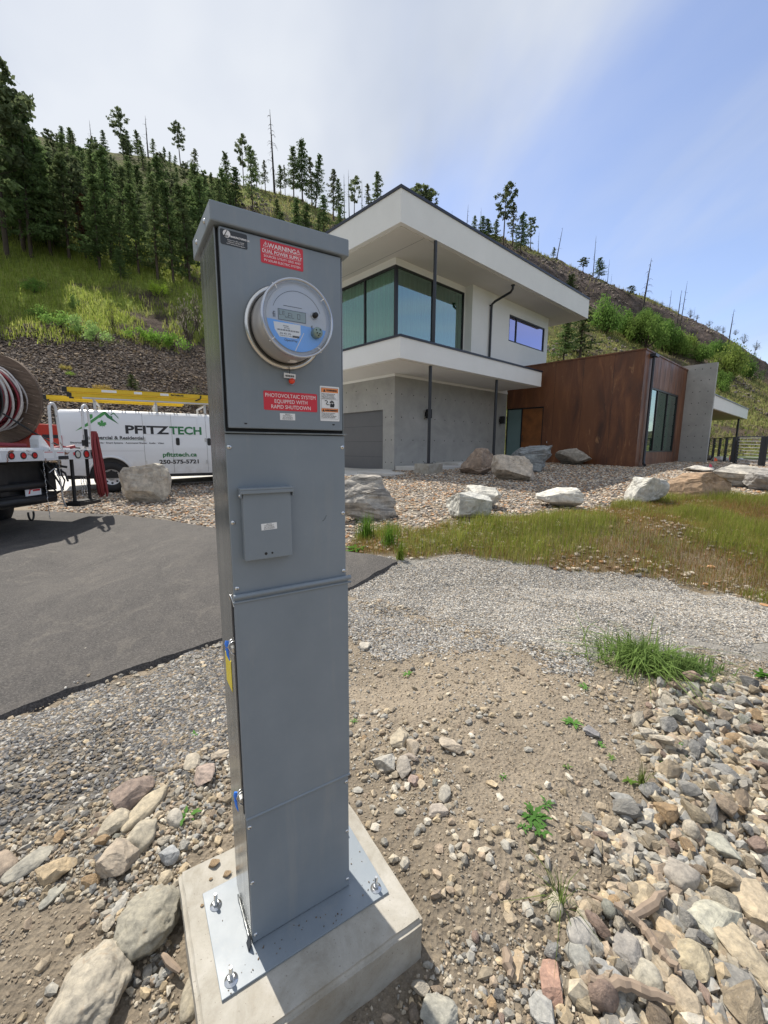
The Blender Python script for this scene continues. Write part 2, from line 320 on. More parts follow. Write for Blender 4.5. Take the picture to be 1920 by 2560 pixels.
# stones: colour per stone from a mesh attribute or the object's own colour
def stone_mat(name, src, scale=1.0, strata=0.0):
    m, nt, b, o = mat(name); v = ocoord(nt)
    if src == 'attr': base = gi(nt)
    else:
        oi = nd(nt, 'ShaderNodeObjectInfo'); base = oi.outputs['Color']
    n1 = nz(nt, 9 * scale, 7, .7, .3, vec=v)
    c = mixc(nt, .85, base, ramp(nt, n1, [(.28, (.42, .42, .43)), (.5, (.95, .94, .92)), (.72, (1.5, 1.45, 1.36))]), 'MULTIPLY')
    n2 = ramp(nt, nz(nt, 26 * scale, 4, .7, vec=v), [(.60, (0, 0, 0)), (.72, (.45, .45, .45))]); c = mixc(nt, n2, c, (.50, .47, .42))
    n3 = ramp(nt, nz(nt, 3.5 * scale, 5, .65, 1.0, vec=v), [(.58, (0, 0, 0)), (.75, (.55, .55, .55))]); c = mixc(nt, n3, c, (.25, .17, .10))
    h = nz(nt, 22 * scale, 8, .72, .4, vec=v)
    if strata:
        vs = ocoord(nt, (1.2, 1.6, 14), (.35, .2, 0)); ns = nz(nt, 1.6 * scale, 6, .7, .8, vec=vs)
        c = mixc(nt, ramp(nt, ns, [(.40, (.7, .7, .7)), (.5, (0, 0, 0))]), c, tuple(x for x in (.10, .095, .09)))
        ad = nd(nt, 'ShaderNodeMath', operation='ADD'); nt.links.new(h, ad.inputs[0]); nt.links.new(ns, ad.inputs[1]); h = ad.outputs[0]
    nt.links.new(c, b.inputs['Base Color']); b.inputs['Roughness'].default_value = .85
    bump(nt, b, h, .6, .02 / scale); return m
M['stone'] = stone_mat('field_stone', 'obj', .55); M['stone_big'] = stone_mat('broken_stone', 'obj', 4.5); M['stoneattr'] = stone_mat('gravel_stone', 'attr', 5.0)
M['boulder'] = stone_mat('boulder_rock', 'obj', .9); M['boulder_strata'] = stone_mat('layered_boulder_rock', 'obj', .9, 1.0)
def leaf_mat(name, src, tl=.35, var=.35, scale=1.2, rough=.6):
    m, nt, b, o = mat(name)
    if src == 'attr': base = gi(nt)
    else: base = nd(nt, 'ShaderNodeObjectInfo').outputs['Color']
    t = nd(nt, 'ShaderNodeTexCoord'); n = nz(nt, scale, 3, .6, vec=t.outputs['Object'])
    c = mixc(nt, 1.0, base, ramp(nt, n, [(.25, (1 - var,) * 3), (.75, (1 + var, 1 + var, 1 + var * .6))]), 'MULTIPLY')
    df = nd(nt, 'ShaderNodeBsdfDiffuse'); tn = nd(nt, 'ShaderNodeBsdfTranslucent'); mx = nd(nt, 'ShaderNodeMixShader'); mx.inputs[0].default_value = tl
    nt.links.new(c, df.inputs[0]); nt.links.new(c, tn.inputs[0]); nt.links.new(df.outputs[0], mx.inputs[1]); nt.links.new(tn.outputs[0], mx.inputs[2]); nt.links.new(mx.outputs[0], o.inputs[0]); return m
M['needles'] = leaf_mat('conifer_needles', 'obj', .38); M['leaves'] = leaf_mat('shrub_leaves', 'obj', .42); M['grass'] = leaf_mat('grass_blades', 'attr', .58, .2, 3)
M['bark'] = simple('conifer_bark', (.075, .055, .042), .9, 0, .3, 5); M['deadbark'] = simple('charred_dead_wood', (.040, .034, .031), .9, 0, .4, 3); M['drywood'] = simple('bleached_wood', (.26, .20, .15), .85, 0, .25, 30)
# ------------------------------------------------------------------ builders
def tag(o, label=None, cat=None, group=None, kind=None):
    if label: o['label'] = label
    if cat: o['category'] = cat
    if group: o['group'] = group
    if kind: o['kind'] = kind
    return o
def thing(name, label, cat, loc=(0, 0, 0), rz=0, group=None):
    o = bpy.data.objects.new(name, None); C.objects.link(o); o.location = loc; o.rotation_euler = (0, 0, rz); o.empty_display_size = .2
    return tag(o, label, cat, group)
class MB:
    def __init__(s): s.v = []; s.f = []; s.m = []; s.sm = []
    def add(s, vs, fs, mi=0, smooth=False):
        n = len(s.v); s.v += [tuple(x) for x in vs]; s.f += [tuple(i + n for i in f) for f in fs]; s.m += [mi] * len(fs); s.sm += [smooth] * len(fs); return s
    def box(s, a, b, mi=0, rot=None, piv=None):
        (x0, y0, z0), (x1, y1, z1) = a, b
        vs = [Vector(p) for p in ((x0, y0, z0), (x1, y0, z0), (x1, y1, z0), (x0, y1, z0), (x0, y0, z1), (x1, y0, z1), (x1, y1, z1), (x0, y1, z1))]
        if rot is not None:
            piv = Vector(piv if piv is not None else ((x0 + x1) / 2, (y0 + y1) / 2, (z0 + z1) / 2)); vs = [rot @ (p - piv) + piv for p in vs]
        return s.add(vs, [(0, 3, 2, 1), (4, 5, 6, 7), (0, 1, 5, 4), (1, 2, 6, 5), (2, 3, 7, 6), (3, 0, 4, 7)], mi)
    def tube(s, pts, r, n=8, mi=0, caps=True, smooth=True):
        pts = [Vector(p) for p in pts]; rs = r if isinstance(r, (list, tuple)) else [r] * len(pts)
        rings = []; prev = None
        for i, p in enumerate(pts):
            t = (pts[min(i + 1, len(pts) - 1)] - pts[max(i - 1, 0)]).normalized()
            if prev is None: a = t.orthogonal().normalized()
            else: a = (prev - t * prev.dot(t)); a = a.normalized() if a.length > 1e-6 else t.orthogonal().normalized()
            prev = a; bb = t.cross(a)
            rings.append([p + (a * math.cos(2 * PI * k / n) + bb * math.sin(2 * PI * k / n)) * rs[i] for k in range(n)])
        vs = [q for rg in rings for q in rg]; fs = []
        for i in range(len(rings) - 1):
            for k in range(n):
                fs.append((i * n + k, i * n + (k + 1) % n, (i + 1) * n + (k + 1) % n, (i + 1) * n + k))
        s.add(vs, fs, mi, smooth)
        if caps:
            s.add(rings[0], [tuple(range(n - 1, -1, -1))], mi); s.add(rings[-1], [tuple(range(n))], mi)
        return s
    def lathe(s, prof, o, ax, n=32, mi=0, smooth=True, closed=False):
        """prof: (radius, distance along ax)"""
        o = Vector(o); ax = Vector(ax).normalized(); a = ax.orthogonal().normalized(); bb = ax.cross(a)
        vs = [o + ax * d + (a * math.cos(2 * PI * k / n) + bb * math.sin(2 * PI * k / n)) * r for r, d in prof for k in range(n)]
        fs = []
        for i in range(len(prof) - 1 + (1 if closed else 0)):
            j = (i + 1) % len(prof)
            for k in range(n): fs.append((i * n + k, i * n + (k + 1) % n, j * n + (k + 1) % n, j * n + k))
        return s.add(vs, fs, mi, smooth)
    def disc(s, o, ax, r, n=24, mi=0, t=0.0):
        return s.lathe([(0.0001, t), (r, t), (r, 0)] if t else [(0.0001, 0), (r, 0)], o, ax, n, mi, False)
    def prism(s, poly, o, ex, ey, ez, d, mi=0):
        """polygon in the plane (ex, ey) at o, extruded d along ez"""
        o, ex, ey, ez = map(Vector, (o, ex, ey, ez)); n = len(poly)
        a = [o + ex * x + ey * y for x, y in poly]; bq = [p + ez * d for p in a]
        fs = [tuple(range(n - 1, -1, -1)), tuple(range(n, 2 * n))] + [(i, (i + 1) % n, n + (i + 1) % n, n + i) for i in range(n)]
        return s.add(a + bq, fs, mi)
    def obj(s, name, mats, parent=None, bevel=0, label=None):
        me = bpy.data.meshes.new(name); me.from_pydata(s.v, [], s.f)
        for mm in (mats if isinstance(mats, (list, tuple)) else [mats]): me.materials.append(mm)
        me.polygons.foreach_set('material_index', s.m); me.polygons.foreach_set('use_smooth', s.sm); me.update()
        bm = bmesh.new(); bm.from_mesh(me); bmesh.ops.recalc_face_normals(bm, faces=bm.faces); bm.to_mesh(me); bm.free()
        o = bpy.data.objects.new(name, me); C.objects.link(o)
        if parent is not None: o.parent = parent
        if bevel:
            md = o.modifiers.new('bevel', 'BEVEL'); md.width = bevel; md.segments = 2; md.limit_method = 'ANGLE'; md.angle_limit = math.radians(40)
        if label: o['label'] = label
        return o
def np_obj(name, verts, faces, mats, parent=None, smooth=False, col=None, midx=None):
    """fast mesh from numpy arrays; all faces have the same number of corners"""
    me = bpy.data.meshes.new(name); nv = len(verts); nf, k = faces.shape
    me.vertices.add(nv); me.vertices.foreach_set('co', np.ascontiguousarray(verts, dtype=np.float32).ravel())
    me.loops.add(nf * k); me.loops.foreach_set('vertex_index', np.ascontiguousarray(faces, dtype=np.int32).ravel())
    me.polygons.add(nf); me.polygons.foreach_set('loop_start', np.arange(0, nf * k, k, dtype=np.int32)); me.polygons.foreach_set('loop_total', np.full(nf, k, dtype=np.int32))
    me.polygons.foreach_set('use_smooth', np.full(nf, bool(smooth)))
    for mm in (mats if isinstance(mats, (list, tuple)) else [mats]): me.materials.append(mm)
    if midx is not None: me.polygons.foreach_set('material_index', np.asarray(midx, dtype=np.int32))
    me.update(calc_edges=True)
    if col is not None:
        at = me.color_attributes.new('col', 'FLOAT_COLOR', 'POINT'); cc = np.ones((nv, 4), np.float32); cc[:, :3] = col; at.data.foreach_set('color', cc.ravel())
    me.validate()
    o = bpy.data.objects.new(name, me); C.objects.link(o)
    if parent is not None: o.parent = parent
    return o
def grid_faces(ni, nj):
    i = np.arange(ni - 1)[:, None]; j = np.arange(nj - 1)[None, :]
    a = i * nj + j; return np.stack([a, a + 1, a + nj + 1, a + nj], -1).reshape(-1, 4)
def text_mesh(name, s, size, m, parent, loc, rot, align='LEFT', sx=1.0, depth=.0004, shear=0, bold=0.0, spacing=1.0):
    cu = bpy.data.curves.new(name, 'FONT'); cu.body = s; cu.size = size; cu.align_x = align; cu.extrude = depth; cu.shear = shear; cu.offset = bold; cu.space_character = spacing; cu.space_line = .92
    cu.resolution_u = 3
    t = bpy.data.objects.new(name, cu); C.objects.link(t)
    dg = bpy.context.evaluated_depsgraph_get(); me = bpy.data.meshes.new_from_object(t.evaluated_get(dg)); me.name = name
    bpy.data.objects.remove(t); me.materials.clear(); me.materials.append(m)
    o = bpy.data.objects.new(name, me); C.objects.link(o); o.parent = parent; o.location = loc; o.rotation_euler = rot; o.scale = (sx, 1, 1)
    return o
# ------------------------------------------------------------------ ground regions (world polygons)
def wpoly(pts): return [(G(x, y).x, G(x, y).y) for x, y in pts]
def inpoly(x, y, poly):
    x = np.asarray(x); y = np.asarray(y); r = np.zeros(x.shape, bool); n = len(poly)
    for i in range(n):
        x0, y0 = poly[i]; x1, y1 = poly[(i + 1) % n]
        if y0 == y1: continue
        c = ((y0 > y) != (y1 > y)) & (x < (x1 - x0) * (y - y0) / (y1 - y0) + x0); r ^= c
    return r
P_BED = wpoly([(70, 1108), (240, 1112), (360, 1122), (460, 1142), (600, 1170), (760, 1195), (880, 1190), (1000, 1165), (1120, 1150), (1250, 1130), (1380, 1098), (1480, 1088), (1570, 1082), (1700, 1085), (1900, 1060)]) + [(19, 17.5), (21, 24), (13, 27), (3.5, 17), (2.2, 15.6), (0, 14.2), (-2, 14), (-7.6, 11.45), (-9, 10.2)]
P_GRASS = wpoly([(745, 1168), (800, 1150), (900, 1150), (1020, 1132), (1150, 1118), (1280, 1104), (1400, 1080), (1520, 1074), (1800, 1070), (1800, 1330), (1659, 1308), (1560, 1285), (1480, 1262), (1400, 1252), (1300, 1240), (1180, 1225), (1060, 1212), (950, 1200), (880, 1208), (840, 1200), (760, 1198)])
P_STRIP = wpoly([(745, 1195), (870, 1215), (1020, 1205), (1200, 1228), (1400, 1250), (1560, 1285), (1800, 1330), (1900, 1440), (1640, 1405), (1500, 1395), (1400, 1425), (1300, 1425), (1150, 1390), (1060, 1370), (940, 1330), (850, 1300), (745, 1300)])
P_STRIPLOW = wpoly([(745, 1300), (940, 1330), (1150, 1390), (1300, 1425), (1290, 1470), (1180, 1450), (1010, 1410), (900, 1440), (745, 1400)])
P_LEFTG = wpoly([(-200, 1620), (0, 1555), (240, 1475), (480, 1385), (520, 1400), (520, 1640), (430, 1680), (330, 1700), (240, 1740), (90, 1790), (-200, 1830)])
A_NEAR = wpoly([(-900, 1990), (-400, 1720), (0, 1556), (150, 1500), (300, 1447), (470, 1388), (620, 1330), (750, 1276), (815, 1243), (857, 1217)])
A_FAR = [(-26, 9.2), (-16, 9.3)] + wpoly([(-60, 1108), (70, 1106), (240, 1116), (360, 1126), (460, 1143), (620, 1172), (755, 1198), (800, 1203), (857, 1215)])
C_NEAR = [(-26, 10.0), (-9.2, 10.25), (-7.5, 11.5), (-2.2, 14.0), (-.1, 14.3), (.3, 14.9)]
C_FAR = [(-26, 17.5), (-9.2, 17.0), (-7.0, 18.6), (-6.0, 20.5), (-3.0, 19.5), (.1, 15.4)]
# ------------------------------------------------------------------ ground sheet
def gcoords(n, c, near, far):
    t = np.linspace(-1, 1, n); a = 8.6
    s = np.sinh(a * t) / math.sinh(a)
    return c + s * far
gx = gcoords(420, .4, 0, 1600.0); gy = gcoords(460, 1.9, 0, 1600.0)
GX, GY = np.meshgrid(gx, gy, indexing='ij')
GZ = gz(GX, GY)
dist = np.hypot(GX, GY - 5)
GZ = np.where(GY < -3, GZ * np.exp(-np.maximum(0, -3 - GY) * .05) - 14 * sm(8, 120, -GY), GZ)     # the land falls away behind the camera
GZ = np.where(GY > 45, GZ - 3, GZ)
x, y = GX.ravel(), GY.ravel()
GZ = GZ - .05 * (inpoly(x, y, A_NEAR + A_FAR[::-1]) | inpoly(x, y, C_NEAR + C_FAR[::-1])).reshape(GZ.shape)
n = fbm(x * 1.3, y * 1.3, 4, 61)[:, None]; n2 = fbm(x * 6, y * 6, 3, 71)[:, None]
dirt = np.array([.252, .212, .162]) * (1 + .28 * n + .18 * n2)
damp = np.clip(fbm(x * .9 + 3, y * .9, 3, 91)[:, None] * 2 - .25, 0, 1); dirt = dirt * (1 - .3 * damp)
gb = np.array([.20, .18, .155]) * (1 + .3 * n2); gs = np.array([.17, .135, .09]) * (1 + .3 * n2); pg = np.array([.25, .24, .22]) * (1 + .2 * n2)
jx = x + .32 * fbm(x * 3, y * 3, 4, 17) * sm(7, 4, y); jy = y + .32 * fbm(x * 3, y * 3, 4, 27) * sm(7, 4, y)
colg = dirt.copy()
for poly, cc in ((P_BED, gb), (P_GRASS, gs), (P_STRIP, pg), (P_LEFTG, np.array([.15, .14, .125]) * (1 + .3 * n2))):
    k = inpoly(jx, jy, poly); colg[k] = cc[k]
far = (dist.ravel() > 30); fg = np.array([.09, .12, .045]) * (1 + .4 * n); colg[far] = fg[far]
m, nt, b, o = mat('dirt_ground'); v = ocoord(nt)
c = mixc(nt, 1.0, gi(nt), ramp(nt, nz(nt, 22, 8, .75, vec=v), [(.28, (.62, .6, .58)), (.5, (1, 1, 1)), (.72, (1.35, 1.33, 1.28))]), 'MULTIPLY')
vv = vor(nt, 95, vec=v); c = mixc(nt, ramp(nt, vv.outputs['Distance'], [(.0, (.5, .5, .5)), (.34, (0, 0, 0))]), c, vv.outputs['Color'] if False else (.36, .31, .25))
nt.links.new(c, b.inputs['Base Color']); b.inputs['Roughness'].default_value = .95; b.inputs['Specular IOR Level'].default_value = .2
hh = nd(nt, 'ShaderNodeMath', operation='ADD'); nt.links.new(nz(nt, 40, 9, .78, vec=v), hh.inputs[0]); nt.links.new(vor(nt, 60, vec=v).outputs['Distance'], hh.inputs[1])
bump(nt, b, hh.outputs[0], .9, .012); M['dirt'] = m
tag(np_obj('ground', np.stack([x, y, GZ.ravel()], 1), grid_faces(len(gx), len(gy)), M['dirt'], smooth=True, col=colg), 'tan dirt and gravelly soil of the building site', 'ground', kind='structure')
# ------------------------------------------------------------------ asphalt driveway and pale concrete drive: sheets lying on the terrain
def strip_sheet(name, near, farc, lift, m, skirt, label, cat, nt_=90, ns=40):
    def samp(cv, t):
        cv = [Vector((a, b_, 0)) for a, b_ in cv]; L = [0]
        for i in range(1, len(cv)): L.append(L[-1] + (cv[i] - cv[i - 1]).length)
        d = t * L[-1]; return np.array([np.interp(d, L, [p.x for p in cv]), np.interp(d, L, [p.y for p in cv])]).T
    t = np.linspace(0, 1, nt_); A = samp(near, t); B = samp(farc, t); s = np.linspace(0, 1, ns)[None, :, None]
    P = A[:, None, :] * (1 - s) + B[:, None, :] * s
    P[:, 0, :] += .025 * np.stack([fbm(P[:, 0, 0] * 9, P[:, 0, 1] * 9, 3, 3), fbm(P[:, 0, 0] * 9, P[:, 0, 1] * 9, 3, 8)], -1)
    Z = gz(P[..., 0], P[..., 1], False) + lift
    V = np.concatenate([P, Z[..., None]], -1)
    V0 = V[:, :1].copy(); V0[..., 2] -= skirt; V0[..., :2] += (P[:, :1] - P[:, 1:2]) / (np.linalg.norm(P[:, :1] - P[:, 1:2], axis=-1, keepdims=True) + 1e-9) * .05
    V1 = V[:, -1:].copy(); V1[..., 2] -= skirt
    V = np.concatenate([V0, V, V1], 1)
    return tag(np_obj(name, V.reshape(-1, 3), grid_faces(V.shape[0], V.shape[1]), m, smooth=False), label, cat, kind='structure')
m, nt, b, o = mat('worn_asphalt'); v = ocoord(nt); v3 = ocoord(nt, (1, .6, 1), (0, 0, .9))
c = ramp(nt, nz(nt, 2.4, 10, .72, 1.0, vec=v3), [(.28, (.018, .017, .017)), (.5, (.036, .033, .032)), (.72, (.070, .063, .056))])
c = mixc(nt, ramp(nt, nz(nt, 75, 6, .9, vec=v), [(.47, (0, 0, 0)), (.60, (.85, .85, .85))]), c, (.13, .12, .112))
c = mixc(nt, ramp(nt, nz(nt, 3.0, 7, .75, 1.5, vec=v3), [(.54, (0, 0, 0)), (.70, (.32, .32, .32))]), c, (.18, .16, .135))
nt.links.new(c, b.inputs['Base Color']); b.inputs['Roughness'].default_value = .82
bump(nt, b, nz(nt, 90, 7, .8, vec=v), .9, .006); M['asphalt'] = m
strip_sheet('asphalt_driveway', A_NEAR, A_FAR, .035, M['asphalt'], .09, 'dark grey asphalt driveway with a ragged edge beside the gravel', 'driveway', 140, 60)
strip_sheet('concrete_drive', C_NEAR, C_FAR, .03, M['paving'], .10, 'sunlit pale concrete drive in front of the garage', 'driveway', 60, 20)
# ------------------------------------------------------------------ hillside
uu = np.concatenate([np.linspace(-3, -1.1, 40, endpoint=False), np.linspace(-1.1, 1.1, 420), np.linspace(1.105, 3, 50)])
ss = np.concatenate([np.linspace(-.06, 1, 330), np.linspace(1.01, 2.2, 24)])
UU, SS = np.meshgrid(uu, ss, indexing='ij')
y0 = np.interp(UU, _UF, _YF); y1 = np.interp(UU, _UF, _YR); YY = y0 + SS * (y1 - y0)
ZZ = hill_z(UU, YY); XX = UU * YY
X, Y, Z, S, U = XX.ravel(), YY.ravel(), ZZ.ravel(), SS.ravel(), UU.ravel()
dZ = np.gradient(ZZ, axis=1) / np.maximum(np.gradient(YY, axis=1), 1e-3)
slope = dZ.ravel()
n1 = fbm(X * .11, Y * .11, 4, 101); n2 = fbm(X * .55, Y * .55, 4, 111); n3 = fbm(X * 1.6, Y * 1.6, 3, 121)
soil = np.array([.125, .098, .072])[None] * (1 + .5 * n3[:, None]); rockc = np.array([.115, .092, .083])[None] * (1 + .7 * n3[:, None] + .5 * n2[:, None])
lush = np.array([.27, .34, .07])[None] * (1 + .4 * n2[:, None]); dry = np.array([.20, .195, .08])[None] * (1 + .4 * n2[:, None])
gmask = sm(-.15, .25, n1 + .5 * n2 + .12 + .42 * sm(-.30, -.42, U))[:, None]
right = sm(-.45, -.1, U)[:, None]
green = lush * (1 - .75 * right) + dry * (.75 * right)
colh = soil * (1 - gmask) + green * gmask
cliff = (np.maximum(sm(.85, 1.15, slope + .25 * n3), sm(.64, .70, S + .10 * n1 + .03 * n3) * sm(.985, .95, S + .03 * n1) * sm(.1, .3, U + .15 * n1)) * sm(-.42, -.3, U) * sm(.4, .6, S))[:, None]; colh = colh * (1 - cliff) + rockc * cliff
# scree and bare soil at the foot on the left
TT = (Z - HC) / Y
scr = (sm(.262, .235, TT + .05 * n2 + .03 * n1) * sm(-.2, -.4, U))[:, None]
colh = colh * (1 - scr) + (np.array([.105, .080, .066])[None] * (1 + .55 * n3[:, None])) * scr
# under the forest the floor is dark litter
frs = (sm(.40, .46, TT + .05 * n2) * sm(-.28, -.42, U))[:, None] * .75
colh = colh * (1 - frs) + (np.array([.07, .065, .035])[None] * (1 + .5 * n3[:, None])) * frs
m, nt, b, o = mat('hillside_soil_and_grass'); v = ocoord(nt)
c = mixc(nt, 1.0, gi(nt), ramp(nt, nz(nt, 1.6, 9, .75, .4, vec=v), [(.30, (.45, .45, .45)), (.5, (1, 1, 1)), (.7, (1.6, 1.55, 1.45))]), 'MULTIPLY')
nt.links.new(c, b.inputs['Base Color']); b.inputs['Roughness'].default_value = .95; b.inputs['Specular IOR Level'].default_value = .1
bump(nt, b, nz(nt, 1.3, 9, .75, .3, vec=v), 1.0, .9); M['hill'] = m
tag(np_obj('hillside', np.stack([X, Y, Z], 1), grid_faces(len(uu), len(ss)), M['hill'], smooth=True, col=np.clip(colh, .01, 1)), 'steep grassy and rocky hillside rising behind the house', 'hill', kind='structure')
# low hills across the valley behind the camera (seen only mirrored in the windows)
a_ = np.linspace(PI * 1.02, PI * 1.98, 120); r_ = np.array([420, 560, 700, 900]); A_, R_ = np.meshgrid(a_, r_, indexing='ij')
hz_ = np.array([-16, 60, 95, 40])[None, :] * (1 + .5 * fbm(A_ * 6, R_ * .004, 4, 7)) ; hz_[:, 0] = -16
tag(np_obj('far_hills', np.stack([(R_ * np.cos(A_)).ravel(), (R_ * np.sin(A_)).ravel(), hz_.ravel()], 1), grid_faces(120, 4), simple('far_forest_hills', (.06, .085, .10), .9, 0, .3, .02), smooth=True), 'blue green hills across the valley', 'hills', kind='structure')
# ------------------------------------------------------------------ stones: many small ones in one mesh
t_ = (1 + 5 ** .5) / 2
ICO_V = np.array([(-1, t_, 0), (1, t_, 0), (-1, -t_, 0), (1, -t_, 0), (0, -1, t_), (0, 1, t_), (0, -1, -t_), (0, 1, -t_), (t_, 0, -1), (t_, 0, 1), (-t_, 0, -1), (-t_, 0, 1)]) / math.sqrt(1 + t_ * t_)
ICO_F = np.array([(0, 11, 5), (0, 5, 1), (0, 1, 7), (0, 7, 10), (0, 10, 11), (1, 5, 9), (5, 11, 4), (11, 10, 2), (10, 7, 6), (7, 1, 8), (3, 9, 4), (3, 4, 2), (3, 2, 6), (3, 6, 8), (3, 8, 9), (4, 9, 5), (2, 4, 11), (6, 2, 10), (8, 6, 7), (9, 8, 1)])
def rand_rot(n):
    q = RNG.normal(size=(n, 4)); q /= np.linalg.norm(q, axis=1, keepdims=True); w, x, y, z = q.T
    return np.stack([1 - 2 * (y * y + z * z), 2 * (x * y - z * w), 2 * (x * z + y * w), 2 * (x * y + z * w), 1 - 2 * (x * x + z * z), 2 * (y * z - x * w), 2 * (x * z - y * w), 2 * (y * z + x * w), 1 - 2 * (x * x + y * y)], -1).reshape(-1, 3, 3)
def yaw_rot(n, tilt=.25):
    a = RNG.uniform(0, 2 * PI, n); c, s = np.cos(a), np.sin(a); z = np.zeros(n); o = np.ones(n)
    Rz = np.stack([c, -s, z, s, c, z, z, z, o], -1).reshape(-1, 3, 3); t = RNG.normal(0, tilt, n); c, s = np.cos(t), np.sin(t)
    Rx = np.stack([o, z, z, z, c, -s, z, s, c], -1).reshape(-1, 3, 3); return Rz @ Rx
def stones(name, x, y, z, size, pal, label, cat, kind='stuff', flat=.55, sink=.25, jit=.16, smooth=False, tilt=.3):
    n = len(x); V = ICO_V[None] * (1 + RNG.normal(0, jit, (n, 12, 1)))
    sc = np.stack([RNG.uniform(.8, 1.35, n), RNG.uniform(.6, 1.0, n), RNG.uniform(flat * .7, flat * 1.3, n)], -1) * (size / 2)[:, None]
    V = V * sc[:, None, :]; V = np.einsum('nij,nkj->nki', yaw_rot(n, tilt), V)
    V += np.stack([x, y, z + size * flat * (.5 - sink)], -1)[:, None, :]
    F = ICO_F[None] + (np.arange(n) * 12)[:, None, None]
    pal = np.array(pal); c = pal[RNG.integers(0, len(pal), n)] * RNG.uniform(.7, 1.3, (n, 1)); col = np.repeat(c, 12, 0)
    return tag(np_obj(name, V.reshape(-1, 3), F.reshape(-1, 3), M['stoneattr'], smooth=smooth, col=np.clip(col, 0.01, .9)), label, cat, kind=kind)
def scatter_poly(poly, n, dens=None, wob=.1):
    xs = [p[0] for p in poly]; ys = [p[1] for p in poly]; X, Y = [], []; tot = 0
    while tot < n:
        x = RNG.uniform(min(xs), max(xs), n); y = RNG.uniform(min(ys), max(ys), n)
        k = inpoly(x + wob * fbm(x * 4, y * 4, 3, 5), y + wob * fbm(x * 4, y * 4, 3, 6), poly)
        if dens is not None: k &= RNG.uniform(0, 1, n) < dens(x, y)
        X.append(x[k]); Y.append(y[k]); tot += k.sum()
        if k.sum() < n * .002: break
    return np.concatenate(X)[:n], np.concatenate(Y)[:n]
PAL_BED = [(.38, .28, .19), (.45, .37, .28), (.29, .22, .155), (.52, .47, .41), (.24, .225, .21), (.40, .23, .12), (.35, .31, .27), (.56, .50, .41), (.18, .155, .14)]
PAL_GREY = [(.32, .315, .30), (.23, .225, .22), (.42, .41, .39), (.14, .14, .14), (.30, .265, .215), (.49, .47, .43), (.34, .29, .23)]
PAL_DARK = [(.10, .10, .10), (.15, .15, .155), (.06, .06, .062), (.24, .24, .235), (.22, .19, .15), (.38, .37, .35), (.26, .21, .15), (.20, .165, .12)]
PAL_COB = [(.36, .30, .22), (.38, .34, .27), (.28, .24, .18), (.30, .29, .26), (.22, .21, .19), (.38, .31, .21), (.30, .24, .18), (.44, .41, .35)]
frame_ok = lambda x, y, mg=.25: (np.abs(x) < (1.0 + mg) * (y + .9)) 
dn = lambda x, y: np.where(frame_ok(x, y), np.clip(1.15 - .035 * y, .35, 1), 0)
def top_z(x, y): return gz(x, y) + .04 * inpoly(x, y, A_NEAR + A_FAR[::-1])
x, y = scatter_poly(P_BED, 62000, dn, .15); tag(stones('river_gravel', x, y, gz(x, y), RNG.uniform(.032, .075, len(x)) * (1 + .03 * np.maximum(0, y - 8)), PAL_BED, 'brown and tan river pebbles covering the planting bed before the house', 'gravel'))
x, y = scatter_poly(P_STRIP, 75000, lambda x, y: np.where(frame_ok(x, y), .35 + .65 * sm(-.35, -.05, fbm(x * 1.6, y * 1.6, 4, 48) + .3 * (y - 3.4)), 0), .35); stones('crushed_gravel', x, y, gz(x, y), RNG.uniform(.008, .021, len(x)), PAL_GREY, 'light grey crushed gravel of the path below the grass bank', 'gravel')
x, y = scatter_poly(P_STRIPLOW, 15000, lambda x, y: .18 + .82 * sm(-.1, .2, fbm(x * 2, y * 2, 3, 44)), .5); stones('loose_gravel', x, y, gz(x, y), RNG.uniform(.010, .026, len(x)), PAL_DARK + PAL_GREY[:3], 'dark and light gravel thinning out over the dirt', 'gravel')
x, y = scatter_poly(P_LEFTG, 30000, lambda x, y: np.where(frame_ok(x, y), .15 + .85 * sm(-.25, .10, fbm(x * 2, y * 2, 4, 45) + .45 * (y - 1.75) - .12 * (x + 1.2)), 0) * np.where(inpoly(x, y, A_NEAR + A_FAR[::-1]), .015, 1), .30); stones('roadside_gravel', x, y, top_z(x, y), RNG.uniform(.009, .027, len(x)) , PAL_DARK + [(.10, .10, .105), (.15, .145, .14)], 'dark and pale gravel along the edge of the asphalt', 'gravel')
# crumbs and pebbles everywhere on the dirt
P_NEAR0 = [(-3.2, .2), (3.5, .2), (5.5, 3.2), (4.5, 4.5), (-.5, 4.6), (-2.6, 3.0)]
P_NEAR = P_NEAR0
def offbed(x, y): return (~inpoly(x, y, P_STRIP)) & frame_ok(x, y) & ~((np.abs((x + .3531) * .8496 + (y - .9407) * .5275 - .145) < .31) & (np.abs(-(x + .3531) * .5275 + (y - .9407) * .8496 - .07) < .27))
x, y = scatter_poly(P_NEAR, 48000, lambda x, y: offbed(x, y) * np.clip(1.4 / (y + .4), .1, 1)); stones('dirt_crumbs', x, y, gz(x, y), RNG.uniform(.0025, .012, len(x)), [(.29, .24, .175), (.33, .28, .21), (.26, .21, .155), (.37, .33, .27), (.22, .18, .135)], 'small crumbs and grit lying on the dirt', 'grit', flat=.7)
x, y = scatter_poly(P_NEAR, 8500, lambda x, y: offbed(x, y) * (.25 + .75 * sm(-.1, .3, fbm(x * 1.7, y * 1.7, 3, 46)))); stones('scattered_pebbles', x, y, gz(x, y), (.010 + .036 * RNG.uniform(0, 1, len(x)) ** 2.2), PAL_COB, 'loose pebbles scattered over the dirt', 'pebbles', flat=.65)
